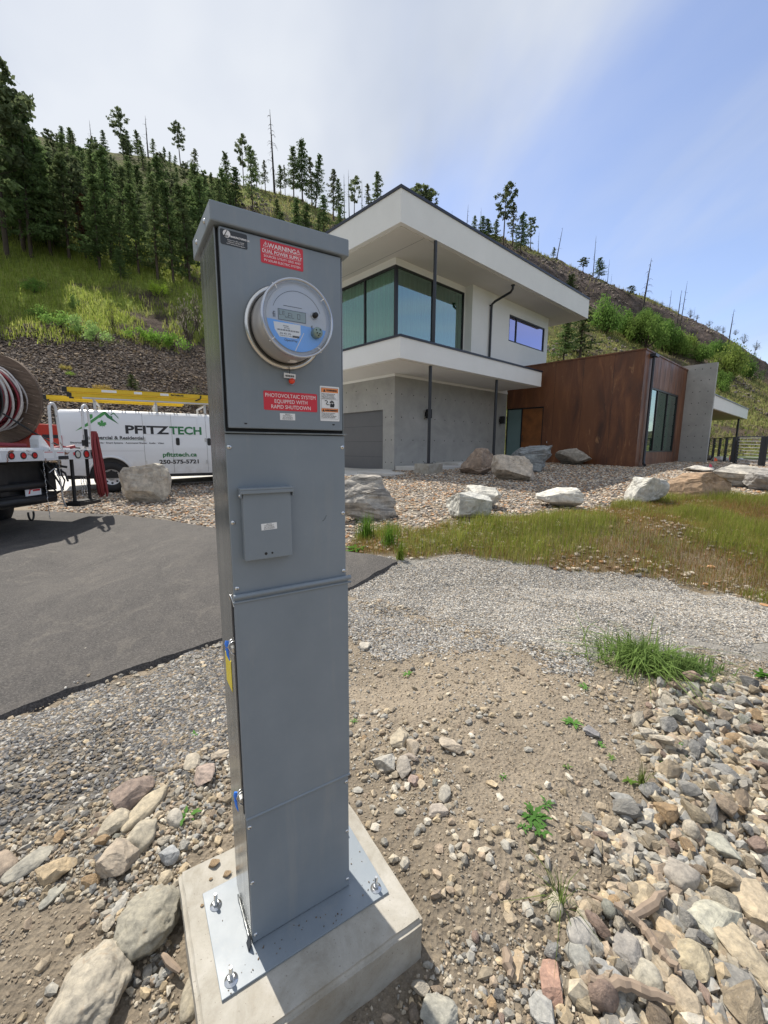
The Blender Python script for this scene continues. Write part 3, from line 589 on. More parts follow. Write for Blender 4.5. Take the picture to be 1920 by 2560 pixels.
x, y = scatter_poly([(-.2, 1.6), (2.6, 1.9), (5.5, 3.2), (4.5, 4.6), (-.3, 4.6)], 9000, lambda x, y: offbed(x, y) * sm(1.7, 3.3, y) * (.15 + .85 * sm(-.15, .25, fbm(x * 2.2, y * 2.2, 4, 99)))); stones('strayed_gravel', x, y, gz(x, y), RNG.uniform(.006, .018, len(x)), PAL_GREY, 'grey gravel straying from the path onto the dirt', 'gravel', flat=.65)
# ------------------------------------------------------------------ the house.  local x runs along the right-hand front, local y back along the garage front
HA = 0.82198
HO = Vector((0.354, 14.996, 0))
house = thing('house', 'modern two storey house with white flat roof, concrete garage and rusty steel wing', 'house', HO, PI / 2 - HA)
def hw(x, y, z): return HO + Vector((math.sin(HA), math.cos(HA), 0)) * x + Vector((-math.cos(HA), math.sin(HA), 0)) * y + Vector((0, 0, z))
gw = MB(); TH = .3
def wall_open(b, p0, p1, z0, z1, th, ops=(), axis='x', mi=0):
    """wall from p0 to p1 along an axis at fixed other coordinate (front face there, body behind = +th), with openings (a0,a1,z0,z1)"""
    ops = sorted(ops); a = p0
    def bx(a0, a1, b0, b1):
        if a1 - a0 < 1e-4 or b1 - b0 < 1e-4: return
        if axis[0] == 'x': b.box((a0, float(axis[1:]), b0), (a1, float(axis[1:]) + th, b1), mi)
        else: b.box((float(axis[1:]), a0, b0), (float(axis[1:]) + th, a1, b1), mi)
    for (o0, o1, q0, q1) in ops:
        bx(a, o0, z0, z1); bx(o0, o1, z0, q0); bx(o0, o1, q1, z1); a = o1
    bx(a, p1, z0, z1)
# lower concrete box: right front y=0 (x 0..7.28), garage front x=0 (y 0..7.2)
wall_open(gw, 0, 7.27, .2, 4.02, TH, axis='x0')
wall_open(gw, .302, 7.2, .2, 4.02, TH, ops=[(.60, 5.4, .2, 2.83)], axis='y0')
gw.box((.3, 6.9, .2), (7.27, 7.2, 4.02)); gw.box((6.97, .3, .2), (7.27, 6.9, 4.02))
# formwork tie holes
for xx in [0.35 + .61 * i for i in range(12)]:
    for zz in (.95, 1.75, 2.55, 3.35):
        if xx < 7.1: gw.disc((xx, -.001, zz), (0, -1, 0), .021, 8, 1, .0015)
for yy in (.15, .45): 
    for zz in (.95, 1.75, 2.55, 3.35): gw.disc((-.001, yy, zz), (-1, 0, 0), .021, 8, 1, .0015)
for yy in [.9 + .61 * i for i in range(8)]:
    for zz in (3.05, 3.6): gw.disc((-.001, yy, zz), (-1, 0, 0), .021, 8, 1, .0015)
gw.obj('concrete_wall', [M['concrete'], M['black']], house)
b = MB(); b.box((.12, .602, .56), (.16, 5.398, 2.828))
for k in range(1, 4): b.box((.1175, .61, .56 + k * .567), (.121, 5.39, .568 + k * .567), 1)
b.obj('garage_door', [M['garage'], M['frame']], house)
# upper storey walls (y=0 recessed part x 0..3.85, then forward to y=-.36)
b = MB(); Z0, Z1 = 4.64, 7.75; WB, WT = 4.72, 7.51
wall_open(b, .12, 3.849, Z0, Z1, .25, ops=[(.12, 3.80, Z0, WT)], axis='x0')
wall_open(b, 0.0, 6.6, Z0, Z1, .12, ops=[(0.0, 3.3, Z0, WT)], axis='y0')
b.box((3.85, -.36, Z0), (4.05, .0, Z1)); wall_open(b, 4.05, 10.13, Z0, Z1, .25, ops=[(6.57, 9.79, 6.11, 7.21)], axis='x-.36')
b.box((9.93, -.108, Z0), (10.13, 6.6, Z1)); b.box((.12, 6.4, Z0), (9.93, 6.6, Z1))
b.obj('upper_wall', M['stucco'], house)
# interior dark box + curtains behind the corner glazing
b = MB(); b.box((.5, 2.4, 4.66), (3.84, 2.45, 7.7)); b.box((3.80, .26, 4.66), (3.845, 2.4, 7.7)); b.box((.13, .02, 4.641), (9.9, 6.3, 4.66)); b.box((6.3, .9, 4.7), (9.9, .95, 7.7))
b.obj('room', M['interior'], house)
def curtain(p0, p1, z0, z1, nwave, amp=.05):
    n = nwave * 10; P0, P1 = Vector(p0), Vector(p1); d = P1 - P0; nn = Vector((-d.y, d.x)).normalized()
    v = []; 
    for i in range(n + 1):
        t = i / n; w = amp * math.sin(t * nwave * 2 * PI + 1.3 * math.sin(t * 17)) * (1 + .4 * math.sin(t * 9)); p = P0 + d * t + nn * w
        v += [(p.x, p.y, z0), (p.x, p.y, z1)]
    m_ = MB(); m_.add(v, [(2 * i, 2 * i + 2, 2 * i + 3, 2 * i + 1) for i in range(n)], 0, True); m_.obj('curtain', M['curtain'], house)
curtain((.28, .28), (3.7, .28), 4.67, 7.50, 15); curtain((.28, .32), (.28, 3.3), 4.67, 7.50, 13)
def window(name, pts_fn, a0, a1, z0, z1, mull, gm, fw=.06, dep=.08):
    """pts_fn(a, d, z) -> local point; a along the wall, d depth inward"""
    f = MB()
    def bx(p, q):
        P, Q = pts_fn(*p), pts_fn(*q); f.box(tuple(min(P[i], Q[i]) for i in range(3)), tuple(max(P[i], Q[i]) for i in range(3)))
    bx((a0, 0, z0), (a0 + fw, dep, z1)); bx((a1 - fw, 0, z0), (a1, dep, z1)); bx((a0 + fw, 0, z0), (a1 - fw, dep, z0 + fw)); bx((a0 + fw, 0, z1 - fw), (a1 - fw, dep, z1))
    for mm in mull: bx((mm - fw / 2, .001, z0 + fw), (mm + fw / 2, dep - .001, z1 - fw))
    w = f.obj(name, M['frame'], house)
    g = MB(); P, Q = pts_fn(a0 + fw * .5, dep * .45, z0 + fw * .5), pts_fn(a1 - fw * .5, dep * .55, z1 - fw * .5)
    g.box(tuple(min(P[i], Q[i]) for i in range(3)), tuple(max(P[i], Q[i]) for i in range(3))); g.obj('pane', gm, w); return w
window('window', lambda a, d, z: (a, .001 + d, z), .07, 3.80, 4.66, WT, [1.93], M['glass'])
window('window', lambda a, d, z: (.001 + d, a, z), 0.0, 3.3, 4.66, WT, [1.62], M['glass_left'], .075)
window('window', lambda a, d, z: (a, -.345 + d, z), 6.572, 9.788, 6.112, 7.208, [7.22], M['glass_blue'], .055)
# roof slab with deep white fascia, dark metal edge, soffit
b = MB(); b.box((-1.4, -1.63, 7.755), (11.6, 7.6, 8.62)); rf = b.obj('roof', M['stucco'], house)
b = MB(); b.box((-1.43, -1.66, 8.621), (11.63, 7.63, 8.70)); b.obj('roof_edge', M['flash'], rf)
b = MB(); b.box((-1.25, -1.48, 7.735), (11.45, 7.45, 7.752)); b.box((-.25, -1.47, 7.7345), (-.235, 7.4, 7.7349), 1); b.obj('soffit', [M['soffit'], M['garage']], rf)
# canopy between the storeys
b = MB(); b.box((-1.65, -1.9, 4.03), (6.75, -.0, 4.61)); b.box((-1.65, .001, 4.03), (-.001, 7.4, 4.61)); b.box((0, .001, 4.022), (7.27, 7.4, 4.64))
cn = b.obj('canopy', M['stucco'], house)
b = MB(); b.box((-1.68, -1.93, 4.612), (6.78, -.37, 4.672)); b.box((-1.68, -.369, 4.613), (-.002, 7.42, 4.671)); b.obj('canopy_edge', M['flash'], cn)
b = MB(); b.box((-1.5, -1.75, 4.012), (6.6, -.002, 4.028)); b.box((-1.5, 0, 4.012), (-.002, 7.3, 4.028)); b.obj('soffit', M['soffit'], cn)
b = MB(); b.box((-.03, -.03, 3.93), (7.26, -.0015, 4.011)); b.box((-.03, -.0014, 3.93), (-.0015, 7.2, 4.011)); b.obj('wall_trim', M['stucco'], cn)
# posts
for (x_, y_, z0, z1) in ((.14, -1.60, 4.66, 7.74), (-.14, -1.74, .98, 4.01), (3.72, -1.68, 1.1, 4.01)):
    b = MB(); b.tube([(x_, y_, z0), (x_, y_, z1)], .052, 14); b.box((x_ - .11, y_ - .11, z0 - .002), (x_ + .11, y_ + .11, z0 + .012))
    for a_ in (-1, 1):
        for c_ in (-1, 1): b.tube([(x_ + a_ * .085, y_ + c_ * .085, z0 + .01), (x_ + a_ * .085, y_ + c_ * .085, z0 + .035)], .012, 6)
    b.obj('post', M['darkmetal'], house)
b = MB(); b.box((-.5, -2.06, .3), (.2, -1.45, .975)); b.obj('post_footing', M['pad'], house, bevel=.012)
b = MB(); b.box((3.4, -2.0, .5), (4.05, -1.4, 1.095)); b.obj('post_footing', M['pad'], house, bevel=.012)
b = MB(); b.box((.05, -1.45, .2), (7.2, -.003, .83)); b.box((2.3, -1.1, .831), (7.19, -.004, .93)); b.obj('entry_slab', M['paving'], house, bevel=.01)
b = MB(); b.box((-1.3, -1.2, .2), (.045, .5, .66)); b.obj('garage_apron', M['paving'], house, bevel=.01)
# wall lamps
for x_ in (1.66, 6.74):
    b = MB(); b.box((x_ - .075, -.05, 2.64), (x_ + .075, -.002, 2.8)); b.box((x_ - .085, -.23, 2.57), (x_ + .085, -.055, 2.90)); b.obj('wall_lamp', M['frame'], house, bevel=.01)
# downspout on the white wall
b = MB(); b.tube([(5.0, -1.40, 7.735), (5.0, -1.40, 7.60), (5.02, -1.30, 7.50), (5.05, -.60, 7.34), (5.06, -.45, 7.26), (5.06, -.43, 7.1), (5.06, -.43, 4.68)], .048, 10); b.tube([(5.0, -1.4, 7.71), (5.0, -1.4, 7.735)], .08, 10)
b.box((5.0, -.42, 7.2), (5.12, -.362, 7.24)); b.obj('downspout', M['darkmetal'], house)
# rusty steel wing: left face plane x = 7.28 running towards the street (y 0 .. -5.57), right face y=-5.57 (x 7.28 .. 13.5)
b = MB(); X0, YF, ZT = 7.28, -5.57, 5.03
def cw(a, bb, mi=0): b.box(a, bb, mi)
# left face with door opening y -1.81..0 up to 3.27 (door set back)
cw((X0, -5.57, .3), (X0 + .12, -1.81, ZT)); cw((X0, -1.81, 3.27), (X0 + .12, -.003, ZT))
# right face with window opening x 8.26..12.35, z 1.33..3.83
cw((X0 + .12, YF, .3), (8.26, YF + .12, ZT)); cw((8.26, YF, .3), (12.35, YF + .12, 1.33)); cw((8.26, YF, 3.83), (12.35, YF + .12, ZT)); cw((12.35, YF, .3), (13.5, YF + .12, ZT))
cw((X0 + .12, YF + .12, ZT - .25), (13.5, 2.0, ZT - .12)); cw((X0 + .0, .001, ZT - 1.0), (13.5, .12, ZT - .01)); cw((13.3, YF + .12, .3), (13.5, 2, ZT - .01))
for yy in (-4.55, -3.4, -2.25): b.box((X0 - .003, yy - .004, .3), (X0 - .0005, yy + .004, ZT - .01), 1)
for xx in (8.6, 9.3, 10.0, 10.7, 11.4, 12.1): b.box((xx - .004, YF - .003, 3.84), (xx + .004, YF - .0005, ZT - .01), 1)
wg = b.obj('steel_cladding', [M['corten'], M['frame']], house)
b = MB(); b.box((X0 - .03, YF - .03, ZT + .001), (X0 + .16, .0, ZT + .05)); b.box((X0 + .16, YF - .03, ZT + .001), (13.48, YF + .16, ZT + .05)); b.obj('steel_coping', M['corten'], wg)
b = MB(); b.box((X0 + .16, YF + .16, ZT - .1), (13.4, 2.0, ZT - .02)); b.obj('gravel_roof', M['dirt'], wg)
# door recess: sidelight and rusty door
b = MB(); b.box((X0 + .05, -.06, .9), (X0 + .11, -.0035, 3.268)); b.box((X0 + .05, -.80, .9), (X0 + .11, -.74, 3.268)); b.box((X0 + .05, -1.808, .9), (X0 + .11, -1.75, 3.268)); b.box((X0 + .05, -1.75, 3.21), (X0 + .11, -.80, 3.267)); b.box((X0 + .05, -.74, 3.21), (X0 + .11, -.06, 3.267))
dfm = b.obj('door_frame', M['frame'], house)
b = MB(); b.box((X0 + .07, -.74, .9), (X0 + .09, -.06, 3.21)); b.obj('sidelight', M['glass_frost'], dfm)
b = MB(); b.box((X0 + .06, -1.75, .9), (X0 + .10, -.80, 3.21)); dr = b.obj('front_door', M['cortendoor'], house)
b = MB(); b.tube([(X0 + .01, -.87, 1.75), (X0 + .01, -.87, 2.05)], .012, 8); b.tube([(X0 + .06, -.87, 1.78), (X0 + .01, -.87, 1.78)], .01, 6); b.tube([(X0 + .06, -.87, 2.02), (X0 + .01, -.87, 2.02)], .01, 6); b.obj('handle', M['frame'], dr)
window('window', lambda a, d, z: (a, YF + .012 + d, z), 8.262, 12.348, 1.332, 3.828, [9.35, 10.8], M['glass'], .06)
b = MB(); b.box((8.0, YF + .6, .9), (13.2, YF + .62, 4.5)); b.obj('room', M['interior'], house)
m_ = MB(); curtain((9.5, YF + .3), (12.3, YF + .3), 1.35, 3.82, 14, .04)
b = MB(); b.tube([(7.93, YF - .10, 4.86), (7.93, YF - .10, 1.05), (7.80, YF - .14, .90), (7.55, YF - .25, .86)], .05, 8); b.box((7.78, YF - .2, 4.86), (8.2, YF - .001, 4.96)); b.obj('downspout', M['darkmetal'], house)
b = MB(); b.tube([(X0, -2.07, 1.76), (X0 - .05, -2.07, 1.76), (X0 - .05, -2.07, 1.70)], .014, 6); b.obj('garden_tap', M['steel'], house)
# concrete fin wall at the end of the wing
b = MB(); b.add([(13.5, -6.65, .2), (13.72, -6.65, .2), (13.72, 1.5, .2), (13.5, 1.5, .2), (13.5, -6.65, 5.28), (13.72, -6.65, 5.28), (13.72, 1.5, 5.18), (13.5, 1.5, 5.18)], [(0, 3, 2, 1), (4, 5, 6, 7), (0, 1, 5, 4), (1, 2, 6, 5), (2, 3, 7, 6), (3, 0, 4, 7)])
for yy in (-5.85, -6.12, -6.42):
    for k in range(9): b.disc((13.499, yy - .02 * k * 0, 1.05 + .5 * k), (-1, 0, 0), .02, 8, 1, .0015)
b.obj('fin_wall', [M['concrete'], M['black']], house)
# low canopy beyond the fin with its post
b = MB(); b.box((14.0, -6.3, 3.45), (27.0, 1.0, 4.08)); c2 = b.obj('far_canopy', M['stucco'], house)
b = MB(); b.box((13.98, -6.34, 4.081), (27.05, 1.0, 4.13)); b.obj('roof_edge', M['flash'], c2)
b = MB(); b.box((14.1, -6.2, 3.43), (26.9, .9, 3.448)); b.obj('soffit', simple('cedar_soffit', (.30, .22, .13), .7, 0, .2, 2), c2)
b = MB(); b.tube([(26.0, -6.0, .6), (26.0, -6.0, 3.43)], .06, 10); b.obj('post', M['darkmetal'], house)

# ------------------------------------------------------------------ meter pedestal.  local x along the front, local y to the back, z up from the plate
PA = 0.55562; S_ = 1.196
PO = Vector((-0.3531, 0.9407, 0.166))
ped = thing('meter_pedestal', 'tall grey steel electrical meter pedestal bolted to a concrete footing', 'meter pedestal', PO, PA)
W, DP = .295, .185
def pbox(name, a, bb, m, parent=ped, bevel=.0015): 
    q = MB(); q.box(a, bb); return q.obj(name, m, parent, bevel)
q = MB(); t = .003
q.box((0, .006, 0), (t, DP, 1.80)); q.box((W - t, .006, 0), (W, DP, 1.80)); q.box((t, DP - t, 0), (W - t, DP, 1.80)); q.box((t, .012, .002), (W - t, .015, 1.79), 1)
cab = q.obj('cabinet', [M['pedside'], M['black']], ped, .0008)
# hood (cap) sloping slightly, overhanging front and sides
q = MB(); hx0, hx1 = -.009, W + .011
q.add([(hx0, -.012, 1.793), (hx1, -.012, 1.793), (hx1, DP + .034, 1.795), (hx0, DP + .034, 1.795), (hx0, -.012, 1.832), (hx1, -.012, 1.832), (hx1, DP + .034, 1.842), (hx0, DP + .034, 1.842)], [(0, 3, 2, 1), (4, 5, 6, 7), (0, 1, 5, 4), (1, 2, 6, 5), (2, 3, 7, 6), (3, 0, 4, 7)])
hood = q.obj('hood', M['ped'], ped, .003)
for yy in (.05, .16):
    q = MB(); q.lathe([(.0001, .003), (.004, .0028), (.0055, 0)], (hx0 - .0002, yy, 1.815), (-1, 0, 0), 10); q.obj('rivet', M['steel'], hood)
# upper door, with a black gap round it
pbox('upper_door', (.0085, -.004, 1.380), (W - .008, .010, 1.790), M['ped'], bevel=.002)
pbox('door_sill', (-.001, -.006, 1.3685), (W + .004, .012, 1.372), M['pedside'], bevel=.0006)
pbox('middle_panel', (.0005, 0, .990), (W - .0005, .011, 1.367), M['ped'])
pbox('lower_panel', (-.0005, -.004, .392), (W + .004, .0105, .984), M['ped'], bevel=.002)
pbox('base_panel', (.0015, -.0005, .003), (W + .0005, .0105, .390), M['ped'])
q = MB(); q.tube([(-.002, -.006, .989), (W + .010, -.006, .989)], .0065, 8); q.tube([(-.003, -.0045, .975), (W + .012, -.0045, .975)], .0035, 8); q.obj('drip_lip', M['ped'], ped)
q = MB(); q.tube([(0, -.002, .389), (W + .003, -.002, .389)], .005, 8); q.obj('drip_lip', M['ped'], ped)
q = MB(); q.box((-.003, .014, .43), (-.0005, .020, .98)); q.box((-.0028, .006, .40), (-.0002, .0125, .975)); q.obj('door_flange', M['darkmetal'], ped)
# wire bail over the flange
q = MB(); q.tube([(-.001, -.002, .965), (-.004, .002, .985), (-.006, .01, .992), (-.006, .022, .985), (-.004, .024, .975)], .0016, 6); q.obj('wire_clip', M['steel'], ped)
# screws
def screw(x_, z_, y_=0):
    q = MB(); q.lathe([(.0001, .0028), (.003, .0026), (.0052, .0012), (.0056, 0)], (x_, y_, z_), (0, -1, 0), 14); q.lathe([(.0001, .0031), (.0016, .0030)], (x_, y_, z_), (0, -1, 0), 4, 1, False); q.obj('screw', [M['steel'], M['black']], ped)
for x_, z_ in ((.0075, 1.338), (W - .0075, 1.338), (.0075, 1.166), (W - .0075, 1.166), (.0085, .995 + .013), (W - .0075, .995 + .013)): screw(x_, z_, -.0002)
for x_, z_ in ((.0085, .361), (W - .006, .364), (.0085, .192), (W - .006, .197), (.0095, .026), (W - .006, .028)): screw(x_, z_, -.0007)
# small disconnect box with flip lid
q = MB(); q.box((.026, -.022, 1.076), (.139, -.0005, 1.239)); bx_ = q.obj('disconnect_box', M['ped'], ped, .002)
q = MB(); q.box((.021, -.030, 1.241), (.144, .0, 1.246)); q.box((.021, -.030, 1.233), (.144, -.0275, 1.2409)); q.box((.021, -.0274, 1.223), (.0232, -.004, 1.2409)); q.box((.1418, -.0274, 1.223), (.144, -.004, 1.2409)); q.obj('lid_hood', M['ped'], bx_, .0015)
q = MB(); q.lathe([(.0001, .002), (.003, .0018), (.0035, 0)], (.0208, -.016, 1.229), (-1, 0, 0), 10); q.disc((.074, -.0221, 1.089), (0, -1, 0), .0035, 10, 1, .0003); q.disc((.089, -.0221, 1.089), (0, -1, 0), .0025, 10, 1, .0003); q.obj('rivet', [M['steel'], M['black']], bx_)
# stickers -------------------------------------------------------
RX = (PI / 2, 0, 0)
def rrect(x0, z0, x1, z1, r):
    p = []
    for cx_, cz_, a0 in ((x1 - r, z1 - r, 0), (x0 + r, z1 - r, 90), (x0 + r, z0 + r, 180), (x1 - r, z0 + r, 270)):
        for k in range(5): a_ = math.radians(a0 + k * 22.5); p.append((cx_ + r * math.cos(a_), cz_ + r * math.sin(a_)))
    return p
def sticker(name, x0, z0, x1, z1, m, y_=-.0041, r=.003, label=None, parent=ped, rot=0.0):
    q = MB(); q.prism(rrect(0, 0, x1 - x0, z1 - z0, r), (0, 0, 0), (1, 0, 0), (0, 0, 1), (0, -1, 0), .0004); o = q.obj(name, m, parent, label=label); o.location = (x0, y_, z0); o.rotation_euler = (0, rot, 0); return o
def lines(par, rows, m, yy=-.0005):
    """rows: (text, x, z, size, sx, align) joined in ONE lettering mesh"""
    bm = bmesh.new()
    for (s, x_, z_, size, sx, al, *rest) in rows:
        bold = rest[0] if rest else 0
        o = text_mesh('lettering', s, size, m, par, (0, 0, 0), (0, 0, 0), al, 1, .0001, bold=bold); me = o.data
        T = Matrix.Translation((x_, yy, z_)) @ Matrix.Rotation(PI / 2, 4, 'X') @ Matrix.Diagonal((sx, 1, 1, 1)); me.transform(T); bm.from_mesh(me); bpy.data.objects.remove(o)
    me = bpy.data.meshes.new('lettering'); bm.to_mesh(me); bm.free(); me.materials.append(m)
    o = bpy.data.objects.new('lettering', me); C.objects.link(o); o.parent = par; return o
def tri_sign(q, cx, cz, s, y_, mi=0):
    # warning triangle outline with a bolt inside
    A = [(-s, -.75 * s), (s, -.75 * s), (0, s)]; B_ = [(x_ * .78, z_ * .78 - .02 * s) for x_, z_ in A]
    for i in range(3):
        j = (i + 1) % 3; q.prism([A[i], A[j], B_[j], B_[i]], (cx, y_, cz), (1, 0, 0), (0, 0, 1), (0, -1, 0), .0002, mi)
    q.prism([(-.05 * s, .5 * s), (.14 * s, .5 * s), (.0, .08 * s), (.2 * s, .08 * s), (-.1 * s, -.6 * s), (.0, -.1 * s), (-.2 * s, -.1 * s)], (cx, y_, cz), (1, 0, 0), (0, 0, 1), (0, -1, 0), .0002, mi)
w1 = sticker('warning_sticker', .0935, 1.738, .191, 1.787 - .0015, M['red'], label='red dual power supply warning sticker'); LW, LH = .0975, .0475
lines(w1, [('WARNING', LW / 2, .0335, .0132, 1.0, 'CENTER', .00015), ('DUAL POWER SUPPLY', LW / 2, .0222, .0098, .94, 'CENTER', .0001), ('SOURCES: UTILITY GRID AND', LW / 2, .0128, .0068, .93, 'CENTER'), ('PV SOLAR ELECTRIC SYSTEM', LW / 2, .0045, .0068, .96, 'CENTER')], M['white_ink'])
q = MB(); tri_sign(q, .0115, .0385, .0058, -.0004); tri_sign(q, LW - .0115, .0385, .0058, -.0004)
q.box((.005, -.0006, .0313), (LW - .005, -.00041, .0317)); q.box((.005, -.0006, .0203), (LW - .005, -.00041, .0207)); q.obj('warning_marks', M['white_ink'], w1)
w2 = sticker('solar_sticker', .0875, 1.423, .2185, 1.466, M['red'], label='red rapid shutdown sticker', rot=0.0); LW = .131
lines(w2, [('PHOTOVOLTAIC SYSTEM', LW / 2, .0295, .0122, .90, 'CENTER'), ('EQUIPPED WITH', LW / 2, .0168, .0122, .90, 'CENTER'), ('RAPID SHUTDOWN', LW / 2, .0042, .0122, .90, 'CENTER')], M['white_ink'])
w3 = sticker('maker_plate', .004 + .0065, 1.756, .0655, 1.7855, M['dark_vinyl'], label='dark maker label in the upper corner')
q = MB(); q.disc((.013, -.0005, .0215), (0, -1, 0), .0075, 24, 0, .0002); q.obj('logo_disc', M['white_ink'], w3)
q = MB(); q.prism([(.002, .021), (.0035, .021), (.0075, .0145), (.0150, .0285), (.0135, .0285), (.0072, .0170)], (0, -.0008, 0), (1, 0, 0), (0, 0, 1), (0, -1, 0), .0002)
q.obj('logo_stroke', M['black_ink'], w3)
lines(w3, [('alid', .0085, .0155, .0055, 1, 'LEFT', .0001)], M['black_ink'], -.0009)
lines(w3, [('MANUFACTURING Ltd.', .0205, .0165, .0048, .80, 'LEFT', .0002), ('Salmon Arm, B.C., Canada', .031, .0098, .0032, 1, 'CENTER'), ('Telephone: 250-832-6477', .031, .0062, .0032, 1, 'CENTER'), ('www.validmanufacturing.com', .031, .0026, .0032, 1, 'CENTER')], M['white_ink'])
w4 = sticker('shock_sticker', .2265, 1.403, .2785, 1.487, M['white_vinyl'], r=.002, label='white and orange electric shock warning label'); LW = .052
q = MB(); q.box((.0035, -.0006, .0690), (LW - .0035, -.00041, .0795)); q.box((.0035, -.0006, .0220), (LW - .0035, -.00041, .0305)); q.obj('orange_bands', M['orange_vinyl'], w4)
q = MB()
for (x0_, z0_, x1_, z1_) in ((.003, .0055, .0034, .0800), (LW - .0034, .0055, LW - .003, .0800), (.003, .0800, LW - .003, .0804), (.003, .0051, LW - .003, .0055), (.003, .0523, LW - .003, .0527), (.003, .0308, LW - .003, .0312)): q.box((x0_, -.0006, z0_), (x1_, -.00041, z1_))
q.prism([(.0085, .0705), (.0145, .0705), (.0115, .0780)], (0, -.0008, 0), (1, 0, 0), (0, 0, 1), (0, -1, 0), .0002); q.prism([(.0055, .0228), (.0115, .0228), (.0085, .0295)], (0, -.0008, 0), (1, 0, 0), (0, 0, 1), (0, -1, 0), .0002)
# hand: palm, fingers, arc
q.prism([(.027, .034), (.037, .034), (.039, .041), (.0365, .0435), (.033, .0415), (.030, .0435), (.0265, .041)], (0, -.0008, 0), (1, 0, 0), (0, 0, 1), (0, -1, 0), .0002)
for i_, (fx, f0, f1) in enumerate(((.0268, .0435, .0475), (.0292, .0440, .0495), (.0316, .0440, .0505), (.0340, .0440, .0495), (.0364, .0430, .0475))): q.box((fx - .0009, -.001, f0), (fx + .0009, -.00081, f1))
q.tube([(.013, -.0009, .0495), (.018, -.0009, .0490), (.0205, -.0009, .0465), (.0175, -.0009, .0440), (.0160, -.0009, .0420), (.0195, -.0009, .0395), (.0245, -.0009, .0400)], .0009, 5)
q.obj('shock_pictogram', M['black_ink'], w4)
lines(w4, [('WARNING', .017, .0723, .0058, 1, 'LEFT', .00025), ('AVERTISSEMENT', .0125, .0243, .0050, .95, 'LEFT', .00025), ('Hazard of electrical shock', .0045, .0645, .0034, 1, 'LEFT'), ('or burn. This equipment', .0045, .0611, .0034, 1, 'LEFT'), ('must only be serviced by', .0045, .0577, .0034, 1, 'LEFT'), ('qualified electrical personnel.', .0045, .0543, .0034, .95, 'LEFT'), ('Risque de choc electrique', .0045, .0182, .0034, 1, 'LEFT'), ('ou de brulure. Seul un', .0045, .0148, .0034, 1, 'LEFT'), ('personnel qualifie doit effectuer', .0045, .0114, .0034, .9, 'LEFT'), ("l'entretien de cet appareil.", .0045, .0080, .0034, 1, 'LEFT')], M['black_ink'], -.00095)
for (sx0, sz0, yy) in ((.1245, 1.4015, -.0041), (.0655, 1.1455, -.0221)):
    w5 = sticker('disconnect_sticker', sx0, sz0, sx0 + .037, sz0 + .0155, M['white_vinyl'], yy, .0005, label='small white service disconnect sticker', rot=(-.03 if yy < -.01 else 0))
    lines(w5, [('SERVICE', .0185, .0120, .0036, 1, 'CENTER'), ('DISCONNECT', .0185, .0086, .0036, 1, 'CENTER'), ('SECTIONNEUR', .0185, .0048, .0036, 1, 'CENTER'), ('BRANCHEMENT', .0185, .0014, .0036, 1, 'CENTER')], M['black_ink'])
for x_ in (.045, .262):
    q = MB(); q.prism([(-.004, 0), (.004, 0), (.002, -.003), (-.002, -.003)], (x_, -.0041, 1.392 + (0.004 if x_ > .1 else 0)), (1, 0, 0), (0, 0, 1), (0, -1, 0), .0004); q.obj('slot', M['black'], ped)
# a pencil scuff on the middle panel
q = MB(); q.tube([(.228 + .012 * t_, -.0003, 1.150 + .014 * t_ * t_) for t_ in (0, .3, .6, 1)], .0004, 4); q.obj('scuff', M['black_ink'], ped)
# the meter ---------------------------------------------------------
mo = Vector((.1405, -.004, 1.606)); my = Vector((0, -1, 0))
q = MB(); q.lathe([(.078, 0), (.090, .000), (.0915, .006), (.089, .012), (.083, .013), (.080, .008), (.078, .006)], mo, my, 64)
mt = q.obj('meter', M['polished'], ped, label='round electricity meter with clear cover')
q = MB(); q.lathe([(.084, .002), (.084, .010)], mo, my, 48); q.lathe([(.0775, .006), (.0775, .018), (.0762, .078), (.0735, .086)], mo, my, 64); q.obj('housing', M['meterbody'], mt)
q = MB(); q.lathe([(.0785, .0135), (.0800, .015), (.0785, .0165)], mo, my, 64); q.obj('gasket', M['black'], mt)
q = MB(); q.lathe([(.0001, .088), (.0665, .088), (.0675, .0865), (.0735, .0860)], mo, my, 64, 0, False)
df = q.obj('dial_face', M['face_grey'], mt)
fy = -.004 - .0882
def fpt(x_, z_): return (mo.x + x_, fy, mo.z + z_)
# blue lower half: circle segment
seg = [(.066 * math.cos(a_), .066 * math.sin(a_)) for a_ in np.linspace(PI + .10, 2 * PI - .22, 30)]
q = MB(); q.prism(seg, (mo.x, fy, mo.z), (1, 0, 0), (0, 0, 1), (0, -1, 0), .0004); q.obj('blue_label', M['blue_face'], mt)
q = MB(); q.prism([(-.052, -.0115), (.006, -.0115), (.006, -.031), (-.003, -.040), (-.040, -.040), (-.050, -.026)], (mo.x, fy - .0004, mo.z), (1, 0, 0), (0, 0, 1), (0, -1, 0), .0003); q.obj('serial_label', M['white_vinyl'], mt)
q = MB()
q.prism([(.013, -.026), (.014, -.0265), (-.006, -.0655), (-.0075, -.065)], (mo.x, fy - .0004, mo.z), (1, 0, 0), (0, 0, 1), (0, -1, 0), .0003); q.obj('divider_line', M['white_ink'], mt)
q = MB(); q.lathe([(.0545, 0), (.0555, 0), (.0555, .0005), (.0545, .0005)], (mo.x, fy, mo.z), (0, -1, 0), 64, closed=True)
q2_ = q; q = MB(); 
